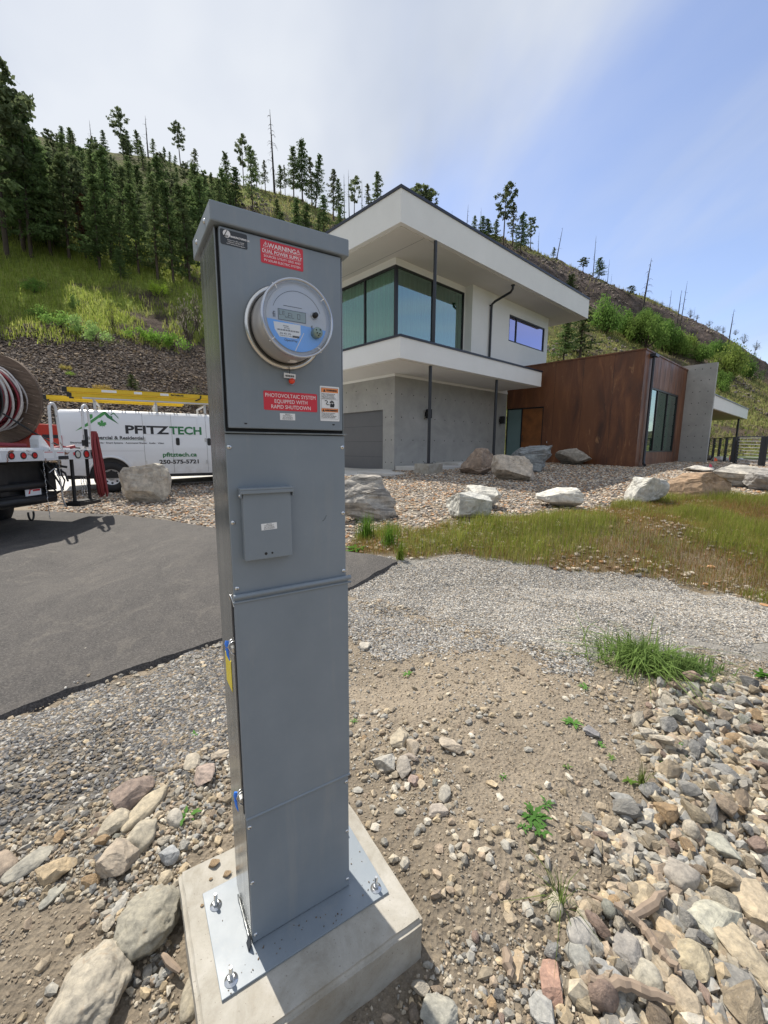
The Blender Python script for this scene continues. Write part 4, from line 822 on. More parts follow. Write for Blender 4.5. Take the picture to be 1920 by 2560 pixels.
for k in range(40):
    a_ = math.radians(20 + k * 3.5); a2 = math.radians(20 + (k + 1) * 3.5); q.prism([(.0545 * math.cos(a_), .0545 * math.sin(a_)), (.0552 * math.cos(a_), .0552 * math.sin(a_)), (.0552 * math.cos(a2), .0552 * math.sin(a2)), (.0545 * math.cos(a2), .0545 * math.sin(a2))], (mo.x, fy, mo.z), (1, 0, 0), (0, 0, 1), (0, -1, 0), .0003)
q.box((mo.x - .030, fy - .0004, mo.z + .0225), (mo.x + .010, fy, mo.z + .0232))
for k in range(26): q.box((mo.x - .045 + k * .00185, fy - .0009, mo.z - .0275), (mo.x - .045 + k * .00185 + (.0012 if k % 3 else .0006), fy - .0007, mo.z - .0245))
q.box((mo.x - .012, fy - .0009, mo.z - .0385), (mo.x + .003, fy - .0007, mo.z - .0345)); q.obj('face_marks', M['black_ink'], mt)
q = MB(); q.prism(rrect(-.041, -.0055, .018, .0145, .001), (mo.x, fy, mo.z), (1, 0, 0), (0, 0, 1), (0, -1, 0), .0006); lc = q.obj('display', M['lcd'], mt)
q = MB(); 
for (x0_, z0_, x1_, z1_) in ((-.042, .0145, .019, .0153), (-.042, -.0063, .019, -.0055), (-.0418, -.0055, -.041, .0145), (.018, -.0055, .0188, .0145)): q.box((mo.x + x0_, fy - .0008, mo.z + z0_), (mo.x + x1_, fy, mo.z + z1_))
q.obj('display_frame', M['darkmetal'], mt)
# segment characters L E V E L 0
SEG = {'L': 'def', 'E': 'adefg', 'V': 'cdef', 'u': 'cde', '0': 'abcdef'}
q = MB()
def sseg(ch, x_, z_, w_, h_):
    t2 = .0007; e = {'a': (0, h_, w_, h_), 'd': (0, 0, w_, 0), 'g': (0, h_ / 2, w_, h_ / 2), 'f': (0, h_ / 2, 0, h_), 'e': (0, 0, 0, h_ / 2), 'b': (w_, h_ / 2, w_, h_), 'c': (w_, 0, w_, h_ / 2)}
    for c_ in SEG[ch]:
        a0, b0, a1, b1 = e[c_]; q.box((mo.x + x_ + a0 - t2 / 2, fy - .0009, mo.z + z_ + b0 - t2 / 2), (mo.x + x_ + a1 + t2 / 2, fy - .0007, mo.z + z_ + b1 + t2 / 2))
for ch, x_, z_, w_, h_ in (('L', -.039, .0035, .004, .0085), ('E', -.032, .004, .004, .007), ('u', -.0265, .0, .004, .005), ('E', -.020, .0, .005, .009), ('L', -.0125, .0, .0045, .009), ('0', .0, .0, .0055, .0095)): sseg(ch, x_, z_, w_, h_)
q.obj('display_digits', M['black_ink'], mt)
def onface(rows, m, yy):
    o = lines(mt, [(s, mo.x + x_, mo.z + z_, sz, sx, al) for s, x_, z_, sz, sx, al in rows], m, yy); return o
onface([('sensus', -.032, -.0185, .0050, .9, 'LEFT'), ('97765', -.030, -.0232, .0048, 1, 'LEFT'), ('204 401 576', -.040, -.0345, .0052, .95, 'LEFT'), ('CL200 240V 3W TYPE 2S', -.040, -.0380, .0026, 1, 'LEFT'), ('MULTI', -.0115, -.0378, .0032, 1, 'LEFT'), ('OpenWay', -.030, -.0470, .0068, 1, 'LEFT'), ('fi', -.0535, -.0030, .0170, .8, 'LEFT'), ('fi', .030, -.0165, .0120, .8, 'LEFT')], M['black_ink'], fy - .0008)
# front socket / port, button
q = MB(); q.lathe([(.0001, .018), (.0095, .018), (.011, .014), (.011, 0)], fpt(.040, -.024), (0, -1, 0), 20)
for a_, b_ in ((-.005, .004), (.004, .005), (-.003, -.002), (.003, -.003), (.0, -.007)): q.disc((mo.x + .040 + a_, fy - .0181, mo.z - .024 + b_), (0, -1, 0), .0016, 8, 1, .0002)
q.obj('optical_port', [simple('grey_green_port', (.22, .30, .28), .35, .3, .1, 10), M['black']], mt)
q = MB(); q.lathe([(.0001, .014), (.005, .013), (.0058, 0)], fpt(.0375, .012), (0, -1, 0), 16); q.lathe([(.006, .004), (.008, .002), (.008, 0)], fpt(.0375, .012), (0, -1, 0), 16, 1); q.obj('button', [M['black'], M['steel']], mt)
# clear cover: rim ring, dome sides, ribs
q = MB(); q.lathe([(.0775, .080), (.0785, .084), (.0785, .088), (.0765, .094), (.070, .0965), (.062, .0955), (.0001, .0955)], mo, my, 72); cv = q.obj('clear_cover', M['clear'], mt)
q = MB(); q.lathe([(.0742, .0945), (.0762, .0972), (.0788, .0960), (.0796, .092), (.0785, .088)], mo, my, 72); q.obj('cover_rim', simple('glossy_clear_rim', (.48, .50, .55), .10, .6, .05, 30), mt)
q = MB()
for k in range(4):
    a_ = math.radians(40 + 90 * k); d = Vector((math.cos(a_), 0, math.sin(a_))); q.tube([mo + my * .0925 + d * .068, mo + my * .096 + d * .0745, mo + my * .090 + d * .0803], .0012, 6)
q.obj('rim_clip', M['white_vinyl'], mt)
q = MB(); q.box((mo.x - .004, -.052, mo.z - .0785), (mo.x + .012, -.034, mo.z - .0765)); q.obj('housing_label', M['white_vinyl'], mt)
# wire seal with tag
q = MB(); q.tube([(mo.x + .004, -.020, mo.z - .085), (mo.x + .005, -.022, mo.z - .093), (mo.x + .008, -.010, mo.z - .100), (mo.x + .010, -.008, mo.z - .108)], .0008, 5); sl = q.obj('wire_seal', M['black'], ped)
q = MB(); q.box((mo.x - .006, -.0125, mo.z - .1095), (mo.x + .022, -.0115, mo.z - .0985), rot=Matrix.Rotation(.06, 3, 'Y')); q.obj('seal_tag', M['white_vinyl'], sl)
q = MB()
for k in range(12): q.box((mo.x - .003 + k * .0018, -.0132, mo.z - .1065), (mo.x - .003 + k * .0018 + (.0011 if k % 3 else .0006), -.0128, mo.z - .1025))
q.obj('tag_barcode', M['black_ink'], sl)
q = MB(); q.lathe([(.0001, .009), (.0058, .0085), (.0064, .004), (.0062, 0)], (mo.x + .012, -.008, mo.z - .1155), (0.15, -1, .1), 16); q.obj('seal_plug', M['orange_red'], sl)
q = MB(); q.tube([(mo.x + .004, -.01, mo.z - .119), (mo.x + .010, -.011, mo.z - .124), (mo.x + .018, -.010, mo.z - .122), (mo.x + .020, -.008, mo.z - .116)], .0022, 7); q.obj('seal_body', M['clear'], sl)
# side latches with blue seals, yellow label
for zl in (.853, .438):
    q = MB(); q.box((-.008, .012, zl - .010), (-.0006, .030, zl + .002)); q.tube([(-.003, .020, zl + .016), (-.012, .016, zl + .016), (-.016, .018, zl + .006), (-.010, .012, zl - .008), (-.004, .010, zl - .014)], .0022, 6); q.tube([(-.004, .026, zl + .02), (-.011, .022, zl + .020), (-.013, .020, zl + .01)], .0018, 6)
    la = q.obj('latch', M['steel'], ped)
    q = MB(); q.tube([(-.016, .024, zl + .020), (-.018, .022, zl + .014), (-.018, .020, zl + .006)], [.0045, .005, .0035], 8); q.tube([(-.019, .018, zl + .004), (-.018, .014, zl - .012), (-.015, .010, zl - .026)], [.0035, .003, .0008], 6); q.obj('blue_seal', M['blue_plastic'], la)
q = MB(); q.box((-.0012, .075, .705), (-.0004, .145, .79)); q.obj('yellow_label', M['yellow_vinyl'], ped)
# base plate and bolts
q = MB(); q.box((-.0945, -.079, -.006), (.3895, .212, 0)); pl = q.obj('base_plate', M['ped'], ped, .001)
for bx0, by0 in ((-.066, .155), (-.066, -.050), (.361, -.050), (.361, .170)):
    q = MB(); q.lathe([(.0001, .0025), (.0165, .0025), (.017, 0)], (bx0, by0, 0), (0, 0, 1), 24); q.lathe([(.0001, .012), (.0085, .012), (.0092, .0026)], (bx0, by0, 0), (0, 0, 1), 6, 0, False); q.tube([(bx0, by0, .012), (bx0 + .001, by0, .036), (bx0 + .001, by0, .040)], [.0052, .0052, .004], 10)
    q.obj('anchor_bolt', M['steel'], ped)
q = MB(); q.tube([(-.004, .006 + .018 * k, .004) for k in range(9)], [.003, .0045, .003, .0048, .003, .004, .003, .0045, .002], 6); q.obj('weld_bead', M['pedside'], ped)
q = MB(); q.box((-.010, -.012, 0.0), (-.007, .012, .022), rot=Matrix.Rotation(.35, 3, 'Y')); q.obj('bent_tab', M['darkmetal'], ped)
# small dirt specks on the plate
pts = [(RNG.uniform(-.09, .385), RNG.uniform(-.077, .0) if k % 2 else RNG.uniform(0, .20)) for k in range(90)]
pts = [p_ for p_ in pts if not (-.005 < p_[0] < W + .005 and p_[1] > -.004)]
xs_ = np.array([p_[0] for p_ in pts]); ys_ = np.array([p_[1] for p_ in pts])
spk = stones('dirt_specks', xs_, ys_, np.zeros(len(xs_)), RNG.uniform(.0015, .005, len(xs_)), [(.14, .10, .07), (.2, .16, .12)], 'specks of dirt', 'grit', flat=.6, sink=0)
for k_ in ('category', 'label'): del spk[k_]
spk.parent = ped
# concrete footing
q = MB(); fx0, fx1, fy0, fy1 = -.150, .441, -.1925, .333
q.box((fx0, fy0, -.42), (fx1, fy1, -.0065)); fo = q.obj('concrete_footing', M['pad'], None, .0)
fo.location = PO; fo.rotation_euler = (0, 0, PA)
bm = bmesh.new(); bm.from_mesh(fo.data); bmesh.ops.bevel(bm, geom=[e for e in bm.edges], offset=.012, segments=3, affect='EDGES'); bmesh.ops.subdivide_edges(bm, edges=[e for e in bm.edges if e.calc_length() > .1], cuts=24, use_grid_fill=True)
for v_ in bm.verts:
    d = mnoise.noise(v_.co * 9) * .0015 + mnoise.noise(v_.co * 30) * .0015
    edge_ = min(abs(v_.co.x - fx0), abs(v_.co.x - fx1)) < .014 or min(abs(v_.co.y - fy0), abs(v_.co.y - fy1)) < .014
    if edge_: v_.co += Vector((mnoise.noise(v_.co * 16 + Vector((5, 0, 0))), mnoise.noise(v_.co * 16 + Vector((0, 9, 0))), 0)) * .0022 + Vector((0, 0, -abs(d) * .5))
    elif v_.co.z > -.02: v_.co.z -= abs(d) * .35
bm.to_mesh(fo.data); bm.free(); tag(fo, 'square concrete footing under the grey meter pedestal', 'footing')
# ------------------------------------------------------------------ work van. local x = towards the front, near side at y = 0, z up from the road
VA = math.radians(90 - 59.5)
VO = Vector((-6.957, 10.668, 0)); VO.z = float(gz(VO.x, VO.y, False)) + .03
van = thing('cargo_van', 'white cargo van with green and black lettering and ladders on its roof', 'van', VO, VA)
def side_y(z):      # tumblehome of the body side
    return 0 if z < 1.12 else .10 * ((z - 1.12) / .93) ** 1.25
def ring(x, top, w=1.98, lo=.34):
    zs = [lo + .10, .62, 1.10, 1.25, 1.5, 1.75, top - .14]
    L = [(x, side_y(z) + (.02 if z < .5 else 0), z) for z in zs] + [(x, side_y(top - .06) + .05, top - .05), (x, side_y(top) + .18, top - .012), (x, w / 2, top + .02)]
    R = [(x, w - p[1], p[2]) for p in L[:-1]][::-1]
    return L + R
# body above the wheels as a loft, with a side skirt cut round the wheel arch
st = [(-1.02, 1.95), (-1.0, 2.03), (-.95, 2.07), (-.5, 2.09), (1, 2.095), (2.4, 2.08), (2.9, 2.03), (3.15, 1.93)]
vs, fs = [], []
for i, (x_, tp) in enumerate(st):
    rg = ring(x_, tp); rg = [(p[0], p[1] + (.06 if i == 0 else .02 if i == 1 else 0) * (1 if p[1] < .99 else -1), p[2]) for p in rg]; n_ = len(rg); vs += rg
# drop lower two points (z<1.1) from the loft: start loft at index 2
for i in range(len(st) - 1):
    for k in range(2, n_ - 3): fs.append((i * n_ + k, i * n_ + k + 1, (i + 1) * n_ + k + 1, (i + 1) * n_ + k))
fs.append(tuple(range(2, n_ - 2))); fs.append(tuple((len(st) - 1) * n_ + k for k in range(2, n_ - 2))[::-1])
q = MB(); q.add(vs, fs, 0, True)
RA = .47
for yy, dd in ((0, 1), (1.98, -1)):
    for cx in (0, 3.43):
        pass
    poly = [(-1.0, .50), (-.97, .46), (-RA - .02, .44)] + [(RA * math.cos(a_) , .42 + RA * math.sin(a_)) for a_ in np.linspace(PI - .0, 0, 22)] + [(RA + .02, .40), (3.43 - RA, .38)] + [(3.43 + RA * math.cos(a_), .42 + RA * math.sin(a_)) for a_ in np.linspace(PI, 0, 22)] + [(4.5, .42), (4.62, .55), (4.6, 1.0), (3.2, 1.12), (-.98, 1.12)]
    q.prism(poly, (0, yy, 0), (1, 0, 0), (0, 0, 1), (0, dd, 0), .04)
# hood and windscreen base
q.add([(3.1, .06, 1.12), (4.6, .12, 1.0), (4.6, 1.86, 1.0), (3.1, 1.92, 1.12), (3.45, .12, 1.28), (3.45, 1.86, 1.28)], [(0, 1, 4), (3, 5, 2), (1, 2, 5, 4), (0, 4, 5, 3)])
q.add([(3.15, .12, 1.90), (3.15, 1.86, 1.90), (3.95, .14, 1.22), (3.95, 1.84, 1.22), (3.15, .06, 1.1), (3.15, 1.92, 1.1)], [(0, 2, 4), (1, 5, 3)])
q.box((4.58, .1, .45), (4.62, 1.88, 1.0)); q.box((-1.0, .04, .45), (-.96, 1.94, 1.12))
body = q.obj('body', M['vanwhite'], van)
q = MB(); q.add([(3.16, .14, 1.89), (3.16, 1.84, 1.89), (3.96, 1.80, 1.23), (3.96, .18, 1.23)], [(0, 1, 2, 3)]); q.obj('windscreen', M['frost'] if 'frost' in M else M['glass_frost'], van)
q = MB(); q.box((-.95, .05, .36), (4.5, 1.93, .5)); q.box((-.50, .05, .5), (.50, .5, .95)); q.box((-.9, .3, .34), (4.4, 1.7, .36)); q.box((2.93, .05, .5), (3.93, .5, .95)); q.obj('underbody', M['undersider'], van)
q = MB(); q.box((-1.12, .05, .44), (-.98, 1.93, .62)); q.obj('rear_bumper', M['darkmetal'], van, .02)
q = MB(); q.box((.55, -.01, .37), (2.9, .03, .44)); q.obj('sill_trim', M['undersider'], van)
q = MB(); q.tube([(RA * 1.03 * math.cos(a_), -.012, .42 + RA * 1.03 * math.sin(a_)) for a_ in np.linspace(PI + .05, -.05, 24)], .03, 6); q.obj('wheel_arch', M['vanwhite'], van)
for cx, yy in ((0, .015), (3.43, .015), (0, 1.965), (3.43, 1.965)):
    s_ = 1 if yy < 1 else -1
    q = MB(); ax = (0, s_, 0); q.lathe([(.20, .02), (.22, 0), (.33, -.004 + .004), (.375, .02), (.39, .05), (.39, .2), (.36, .24), (.2, .24)], (cx, yy, .39), ax, 36); wh = q.obj('wheel', M['tyre'], van)
    q = MB(); q.lathe([(.0001, .045), (.05, .04), (.07, .055), (.11, .06), (.155, .035), (.195, .03), (.215, .012), (.222, .005), (.222, .15)], (cx, yy, .39), ax, 36)
    for k in range(8): a_ = k * PI / 4; q.disc((cx + .155 * math.cos(a_), yy + .033, .39 + .155 * math.sin(a_)), (0, -s_, 0), .026, 10, 1, .004)
    q.obj('rim', [M['rim'], M['black']], wh)
# tail lamp, seams, handles, hinges, side panels
q = MB(); q.box((-1.03, -.004, 1.0), (-.93, .10, 1.42)); q.box((-1.035, -.006, 1.14), (-.928, .102, 1.19), 1); q.obj('tail_lamp', [M['tailred'], M['tailwhite']], van, .01)
q = MB(); q.box((-1.035, .08, 1.5), (-1.02, .9, 1.9)); q.box((-1.035, 1.05, 1.5), (-1.02, 1.85, 1.9)); q.box((-1.04, .10, 1.62), (-1.03, .12, 1.95)); q.obj('rear_window', M['frame'], van)
q = MB()
def seam(pts, r=.0035): q.tube([(x_, side_y(z_) - .0005, z_) for x_, z_ in pts], r, 4)
def vline(x_, z0, z1): return [(x_, z_) for z_ in np.linspace(z0, z1, 8)]
seam(vline(.78, .47, 2.03)); seam(vline(1.45, .47, 2.03)); seam(vline(2.31, .47, 2.03)); seam([(.78, 2.03), (2.31, 2.03)]); seam([(-.98, .80 + .25), (.78, 1.05)], .002); seam([(-.95, 2.0), (.78, 2.0)], .002)
q.obj('door_seams', M['undersider'], van)
q = MB()
def winp(x0, z0, x1, z1):
    p = rrect(x0, z0, x1, z1, .05); p.append(p[0]); q.tube([(a_, side_y(b_) - .001, b_) for a_, b_ in p], .005, 4, caps=False)
winp(.85, 1.48, 1.40, 1.98); winp(1.52, 1.48, 2.10, 1.98); winp(-.80, 1.18, .62, 1.98) if False else None
q.obj('pressed_panels', M['vanwhite'], van)
for x_ in (1.58, 2.37):
    q = MB(); q.prism(rrect(x_ - .045, 1.20, x_ + .045, 1.40, .03), (0, side_y(1.3) - .001, 0), (1, 0, 0), (0, 0, 1), (0, -1, 0), .012); q.obj('door_handle', M['frame'], van)
for x_, z_ in ((.80, .75), (.80, 1.35), (2.28, .75), (2.28, 1.35)):
    q = MB(); q.box((x_ - .02, side_y(z_) - .014, z_ - .05), (x_ + .02, side_y(z_), z_ + .05)); q.obj('hinge', M['rim'], van)
q = MB(); q.box((2.45, side_y(1.7) - .012, 1.45), (3.0, side_y(1.5) + .02, 1.92)); q.obj('side_window', M['frame'], van)
# lettering
def vtext(s, x_, z_, size, m, width, **kw):
    o = text_mesh('lettering', s, size, m, van, (0, 0, 0), (0, 0, 0), 'LEFT', depth=.001, **kw); me = o.data
    w_ = max(v.co.x for v in me.vertices) - min(v.co.x for v in me.vertices); f = width / w_
    tilt = math.atan((side_y(z_ + size) - side_y(z_)) / size)
    me.transform(Matrix.Translation((x_, side_y(z_) - .003, z_)) @ Matrix.Rotation(PI / 2 - tilt, 4, 'X') @ Matrix.Diagonal((f, 1, 1, 1))); return o
vtext('PFITZ', .375, 1.50, .285, M['black_ink'], 1.0, bold=.010); vtext('TECH', 1.40, 1.50, .285, M['green_ink'], .80, bold=.010)
vtext('Commercial & Residential', -.52, 1.345, .115, M['black_ink'], 1.30, bold=.003)
vtext('Electrical · Data Networks · Smart Systems · Automated Shades · Audio · Video', -.78, 1.235, .058, M['black_ink'], 2.02, bold=.001)
vtext('pfitztech.ca', 1.19, .90, .155, M['green_ink'], .84, bold=.005); vtext('250-575-5721', 1.10, .71, .145, M['black_ink'], .97, bold=.005)
q = MB(); q.box((-.52, side_y(1.33) - .003, 1.325), (.80, side_y(1.33) - .001, 1.332)); q.obj('green_rule', M['green_ink'], van)
sy = lambda z: side_y(z)
def vpoly(q, poly, mi=0):
    n_ = len(poly); vs = [(x_, sy(z_) - .003, z_) for x_, z_ in poly]; q.add(vs, [tuple(range(n_))], mi)
q = MB(); vpoly(q, [(-.66, 1.53), (-.40, 1.66), (-.02, 1.98), (-.02, 2.045), (-.06, 2.02), (-.40, 1.74)]); vpoly(q, [(-.38, 1.78), (-.28, 1.87), (-.28, 1.95), (-.38, 1.95)]); vpoly(q, [(-.16, 1.90), (-.02, 2.045), (.0, 1.98), (-.14, 1.86)])
# leaf
leaf = [(0, -.5), (.03, -.2), (.30, -.28), (.26, -.16), (.50, .05), (.42, .10), (.46, .30), (.30, .26), (.24, .34), (.12, .16), (.15, .50), (.07, .44), (0, .62)]
leaf = leaf + [(-x_, z_) for x_, z_ in leaf[::-1][1:-1]]
vpoly(q, [(-.10 + .20 * x_, 1.71 + .19 * z_) for x_, z_ in leaf]); q.obj('logo_green', M['lightgreen_ink'], van)
q = MB(); vpoly(q, [(-.02, 2.045), (.26, 1.72), (.02, 1.88), (-.04, 1.98)]); vpoly(q, [(.10, 1.93), (.16, 1.99), (.26, 1.86), (.26, 1.89), (.165, 2.02), (.09, 1.95)]); vpoly(q, [(.08, 1.87), (.13, 1.87), (.13, 1.92), (.08, 1.92)]); q.obj('logo_dark', M['green_ink'], van)
# roof rack
q = MB()
for x_ in (-.25, 1.1, 2.3):
    q.box((x_, .10, 2.28), (x_ + .05, 1.88, 2.31)); q.box((x_, .16, 2.08), (x_ + .06, .20, 2.28)); q.box((x_, 1.78, 2.08), (x_ + .06, 1.82, 2.28))
q.tube([(-.45, .08, 2.335), (2.5, .08, 2.335)], .02, 8); q.obj('roof_rack', M['alu'], van)
def ladder(x0, x1, y_, z_, h, label, feet=True, rung=.3):
    L = thing('ladder', label, 'ladder', VO + Vector((math.cos(VA) * x0 - math.sin(VA) * y_, math.sin(VA) * x0 + math.cos(VA) * y_, z_)), VA, 'ladders on the van')
    n_ = x1 - x0
    for yy in (0, .42):
        q = MB(); q.box((0, yy, 0), (n_, yy + .012, h)); q.box((0, yy, 0), (n_, yy + .035, .01)); q.box((0, yy, h - .01), (n_, yy + .035, h)); q.obj('rail', M['yellow'], L)
        q = MB(); q.box((-.05, yy - .008, -.005), (.05, yy + .03, h + .005)); q.obj('foot', M['frame'], L, .005)
    for k in range(int(n_ / rung)): q = MB(); q.tube([(.2 + k * rung, .03, h / 2), (.2 + k * rung, .42, h / 2)], .016, 8); q.obj('rung', M['alu'], L)
    return L
L1 = ladder(-.80, 2.75, .18, 2.475, .115, 'yellow fibreglass ladder on top of the roof rack')
L2 = ladder(-.72, 3.3, .20, 2.36, .095, 'yellow ladder directly under the top ladder on the rack')
L3 = ladder(-1.35, 1.9, 1.20, 2.36, .11, 'yellow ladder on the far side of the roof rack')
for x_, w_ in ((.75, .32), (1.45, .18), (2.05, .2)): q = MB(); q.box((x_, -.003, .03), (x_ + w_, -.0005, .09)); q.obj('rail_sticker', M['white_vinyl'], L1)
o = text_mesh('lettering', 'FEATHERLITE', .055, M['black_ink'], L1, (2.3, -.004, .04), (PI / 2, 0, 0), 'LEFT', .95, .001, bold=.003)
q = MB(); q.tube([(3.05, -.01, .09), (3.03, -.03, .0), (2.9, -.03, -.06)], .018, 6); q.obj('strap', M['frame'], L1)

# ------------------------------------------------------------------ flatbed truck: rear end plane at x = 0 local, body runs to -x; local y = away from the camera
TO = Vector((-5.3, 5.3, 0.02))
truck = thing('flatbed_truck', 'white flatbed truck seen from behind at the left edge', 'truck', TO, 0)
TW = 2.42; ZD = 1.41
q = MB(); q.box((-.05, 0, ZD - .16), (0, TW, ZD + .005)); q.obj('rear_board', M['rustwhite'], truck, .004)
q = MB(); q.box((-5.5, .0, ZD - .10), (-.052, TW, ZD)); q.box((-5.5, .02, ZD + .001), (-.1, .10, ZD + .05)); q.box((-5.5, TW - .10, ZD + .001), (-.1, TW - .02, ZD + .05)); q.box((-1.0, .3, ZD + .001), (-.06, 1.9, ZD + .035)); q.obj('deck', M['truckwhite'], truck, .004)
def lampr(y_, r, red=True, zc=ZD - .075):
    q = MB(); q.lathe([(.0001, .012), (r * .6, .012), (r * .72, .010), (r * .74, .004)], (0, y_, zc), (1, 0, 0), 24); q.lathe([(r * .74, .004), (r * .8, .012), (r, .010), (r, 0)], (0, y_, zc), (1, 0, 0), 24, 1); q.obj('lamp', [M['tailred'] if red else M['tailwhite'], M['black']], truck)
for y_ in (.68, .88, 1.08): lampr(y_, .05)
lampr(1.98, .072, False); lampr(2.19, .072); lampr(2.36, .05)
lampr(.20, .072)
q = MB(); q.box((0, 1.25, ZD - .125), (.003, 1.45, ZD - .02)); q.box((0, 1.50, ZD - .11), (.003, 1.68, ZD - .03)); q.box((0, .30, ZD - .13), (.003, .52, ZD - .03)); st_ = q.obj('notice_sticker', M['white_vinyl'], truck)
q = MB(); q.box((.003, 1.27, ZD - .035), (.0045, 1.43, ZD - .025)); q.box((.003, 1.52, ZD - .045), (.0045, 1.66, ZD - .036)); q.box((.003, 1.88, ZD - .09), (.0045, 1.92, ZD - .04)); q.obj('sticker_print', M['red'], st_)
q = MB(); q.box((0, 1.54, ZD - .150), (.004, 1.76, ZD - .095)); q.obj('maker_badge', M['darkmetal'], truck)
# hoop handrails
for y_ in (1.46, 2.20):
    q = MB(); w_ = .20; h_ = .74 if y_ < 2 else .78
    arc = [(-.02, y_ + w_ / 2 - w_ / 2 * math.cos(a_), ZD + h_ - .1 + .10 * math.sin(a_)) for a_ in np.linspace(0, PI, 10)]
    arc = [(x_, y_ + .03 + (yy - y_) * .7, z_) for x_, yy, z_ in arc]
    q.tube([(-.02, y_, ZD)] + arc + [(-.02, y_ + w_, ZD)], .022, 8); q.obj('hoop_rail', M['rustwhite'], truck)
q = MB(); q.tube([(.012, 2.21, ZD + .05), (.012, 2.222, ZD + .36)], .027, 8); q.box((.0, 2.11, ZD + .07), (.05, 2.19, ZD + .17)); q.tube([(.02, 2.14, ZD + .17), (.02, 2.14, ZD + .26)], .004, 5); q.obj('pipe_clamp', M['frame'], truck)
# headboard tube rack
q = MB(); q.tube([(-1.75, 2.35, ZD), (-1.75, 2.35, ZD + 1.9), (-1.75, 2.15, ZD + 2.0), (-1.75, .6, ZD + 2.0)], .045, 8); q.obj('rack_frame', M['truckwhite'], truck)
# under-frame, hitch, flap, wheels
q = MB(); q.box((-5.5, .7, .75), (-.25, .85, 1.2)); q.box((-5.5, 1.6, .75), (-.25, 1.75, 1.2)); q.box((-.6, .15, .55), (-.28, 1.78, .72)); q.box((-.55, .1, .72), (-.35, 1.7, 1.22)); q.box((-1.1, .1, .85), (-.6, 2.0, 1.24)); q.tube([(-.26, .5, .86), (-.26, 1.5, .86)], .06, 8); q.tube([(-.3, .3, .63), (-.1, .75, .66), (-.2, 1.3, .62), (-.2, 1.62, .66)], .055, 7)
q.obj('underframe', M['undersider'], truck)
q = MB(); q.tube([(-.2, 1.5, 1.2), (-.15, 1.62, .98), (-.1, 1.70, .75), (-.12, 1.60, .70), (-.15, 1.48, .85), (-.2, 1.4, 1.1)], .014, 6); q.tube([(-.2, 1.7, 1.2), (-.12, 1.78, .9), (-.1, 1.68, .74), (-.12, 1.52, .72)], .012, 6); q.tube([(-.1, 1.44, 1.05), (-.05, 1.50, 1.12), (-.05, 1.58, .95), (-.05, 1.6, .62), (-.05, 1.66, .45)], .010, 6, 1); q.tube([(-.25, 1.62, 1.22), (-.1, 1.78, 1.02), (-.08, 1.80, .88)], .016, 6); q.tube([(-.3, 1.66, 1.18), (-.1, 1.84, 1.12)], .02, 6)
q.obj('hose', [M['frame'], M['alu']], truck)
q = MB(); q.box((-1.05, .05, .28), (-1.03, .78, .95)); q.obj('mud_flap', M['black'], truck)
q = MB(); q.box((-1.06, 1.62, .28), (-1.04, 2.30, .95)); 
q = MB(); q.box((-.27, 1.14, .70), (-.262, 1.44, .86)); rp = q.obj('rear_sign', M['white_vinyl'], truck)
q = MB(); q.prism([(.05, .03), (.09, .12), (.15, .12), (.13, .09), (.10, .09), (.08, .03)], (-.2615, 1.14, .70), (0, 1, 0), (0, 0, 1), (1, 0, 0), .001)
q.box((-.2615, 1.28, .765), (-.2605, 1.42, .795)); q.obj('sign_mark', M['red'], rp)
for yy in (.55, 1.95):
    q = MB(); q.lathe([(.2, .0), (.42, 0), (.48, .05), (.48, .25), (.42, .3), (.2, .3)], (-1.75, yy - .15, .48), (0, 1, 0), 28); wh = q.obj('wheel', M['tyre'], truck); q = MB(); q.lathe([(.0001, .06), (.2, .05), (.25, .02), (.25, .2)], (-1.75, yy - .16, .48), (0, 1, 0), 20); q.obj('rim', M['rim'], wh)
q = MB(); q.tube([(-.12, 1.98, 1.25), (-.12, 1.96, .52)], .028, 6); q.tube([(-.12, 2.36, 1.25), (-.12, 2.34, .50)], .028, 6); q.box((-.15, 1.96, .90), (-.09, 2.36, .94)); q.box((-.25, 1.88, .44), (.02, 2.42, .50)); q.box((-.22, 1.93, .501), (-.02, 2.37, .52)); q.obj('step', M['undersider'], truck)
q = MB()
for y_, z1 in ((2.08, .58), (2.14, .62), (2.20, .60), (1.30, .3), (1.62, .45)):
    zt = 1.24 if y_ < 2 else .92
    for k in range(int((zt - z1) / .03)): q.tube([(-.06, y_ + .008 * math.sin(k * 2.1), zt - k * .03), (-.06, y_ + .008 * math.sin(k * 2.1 + 2), zt - k * .03 - .022)], .006, 5)
q.obj('safety_chain', M['alu'], truck)
q = MB(); q.tube([(-.15 , 1.06 + .05 * math.cos(a_) , .44 + .10 * math.sin(a_)) for a_ in np.linspace(PI * .9, PI * 2.1, 12)], .014, 6); q.obj('tow_hook', M['undersider'], truck)
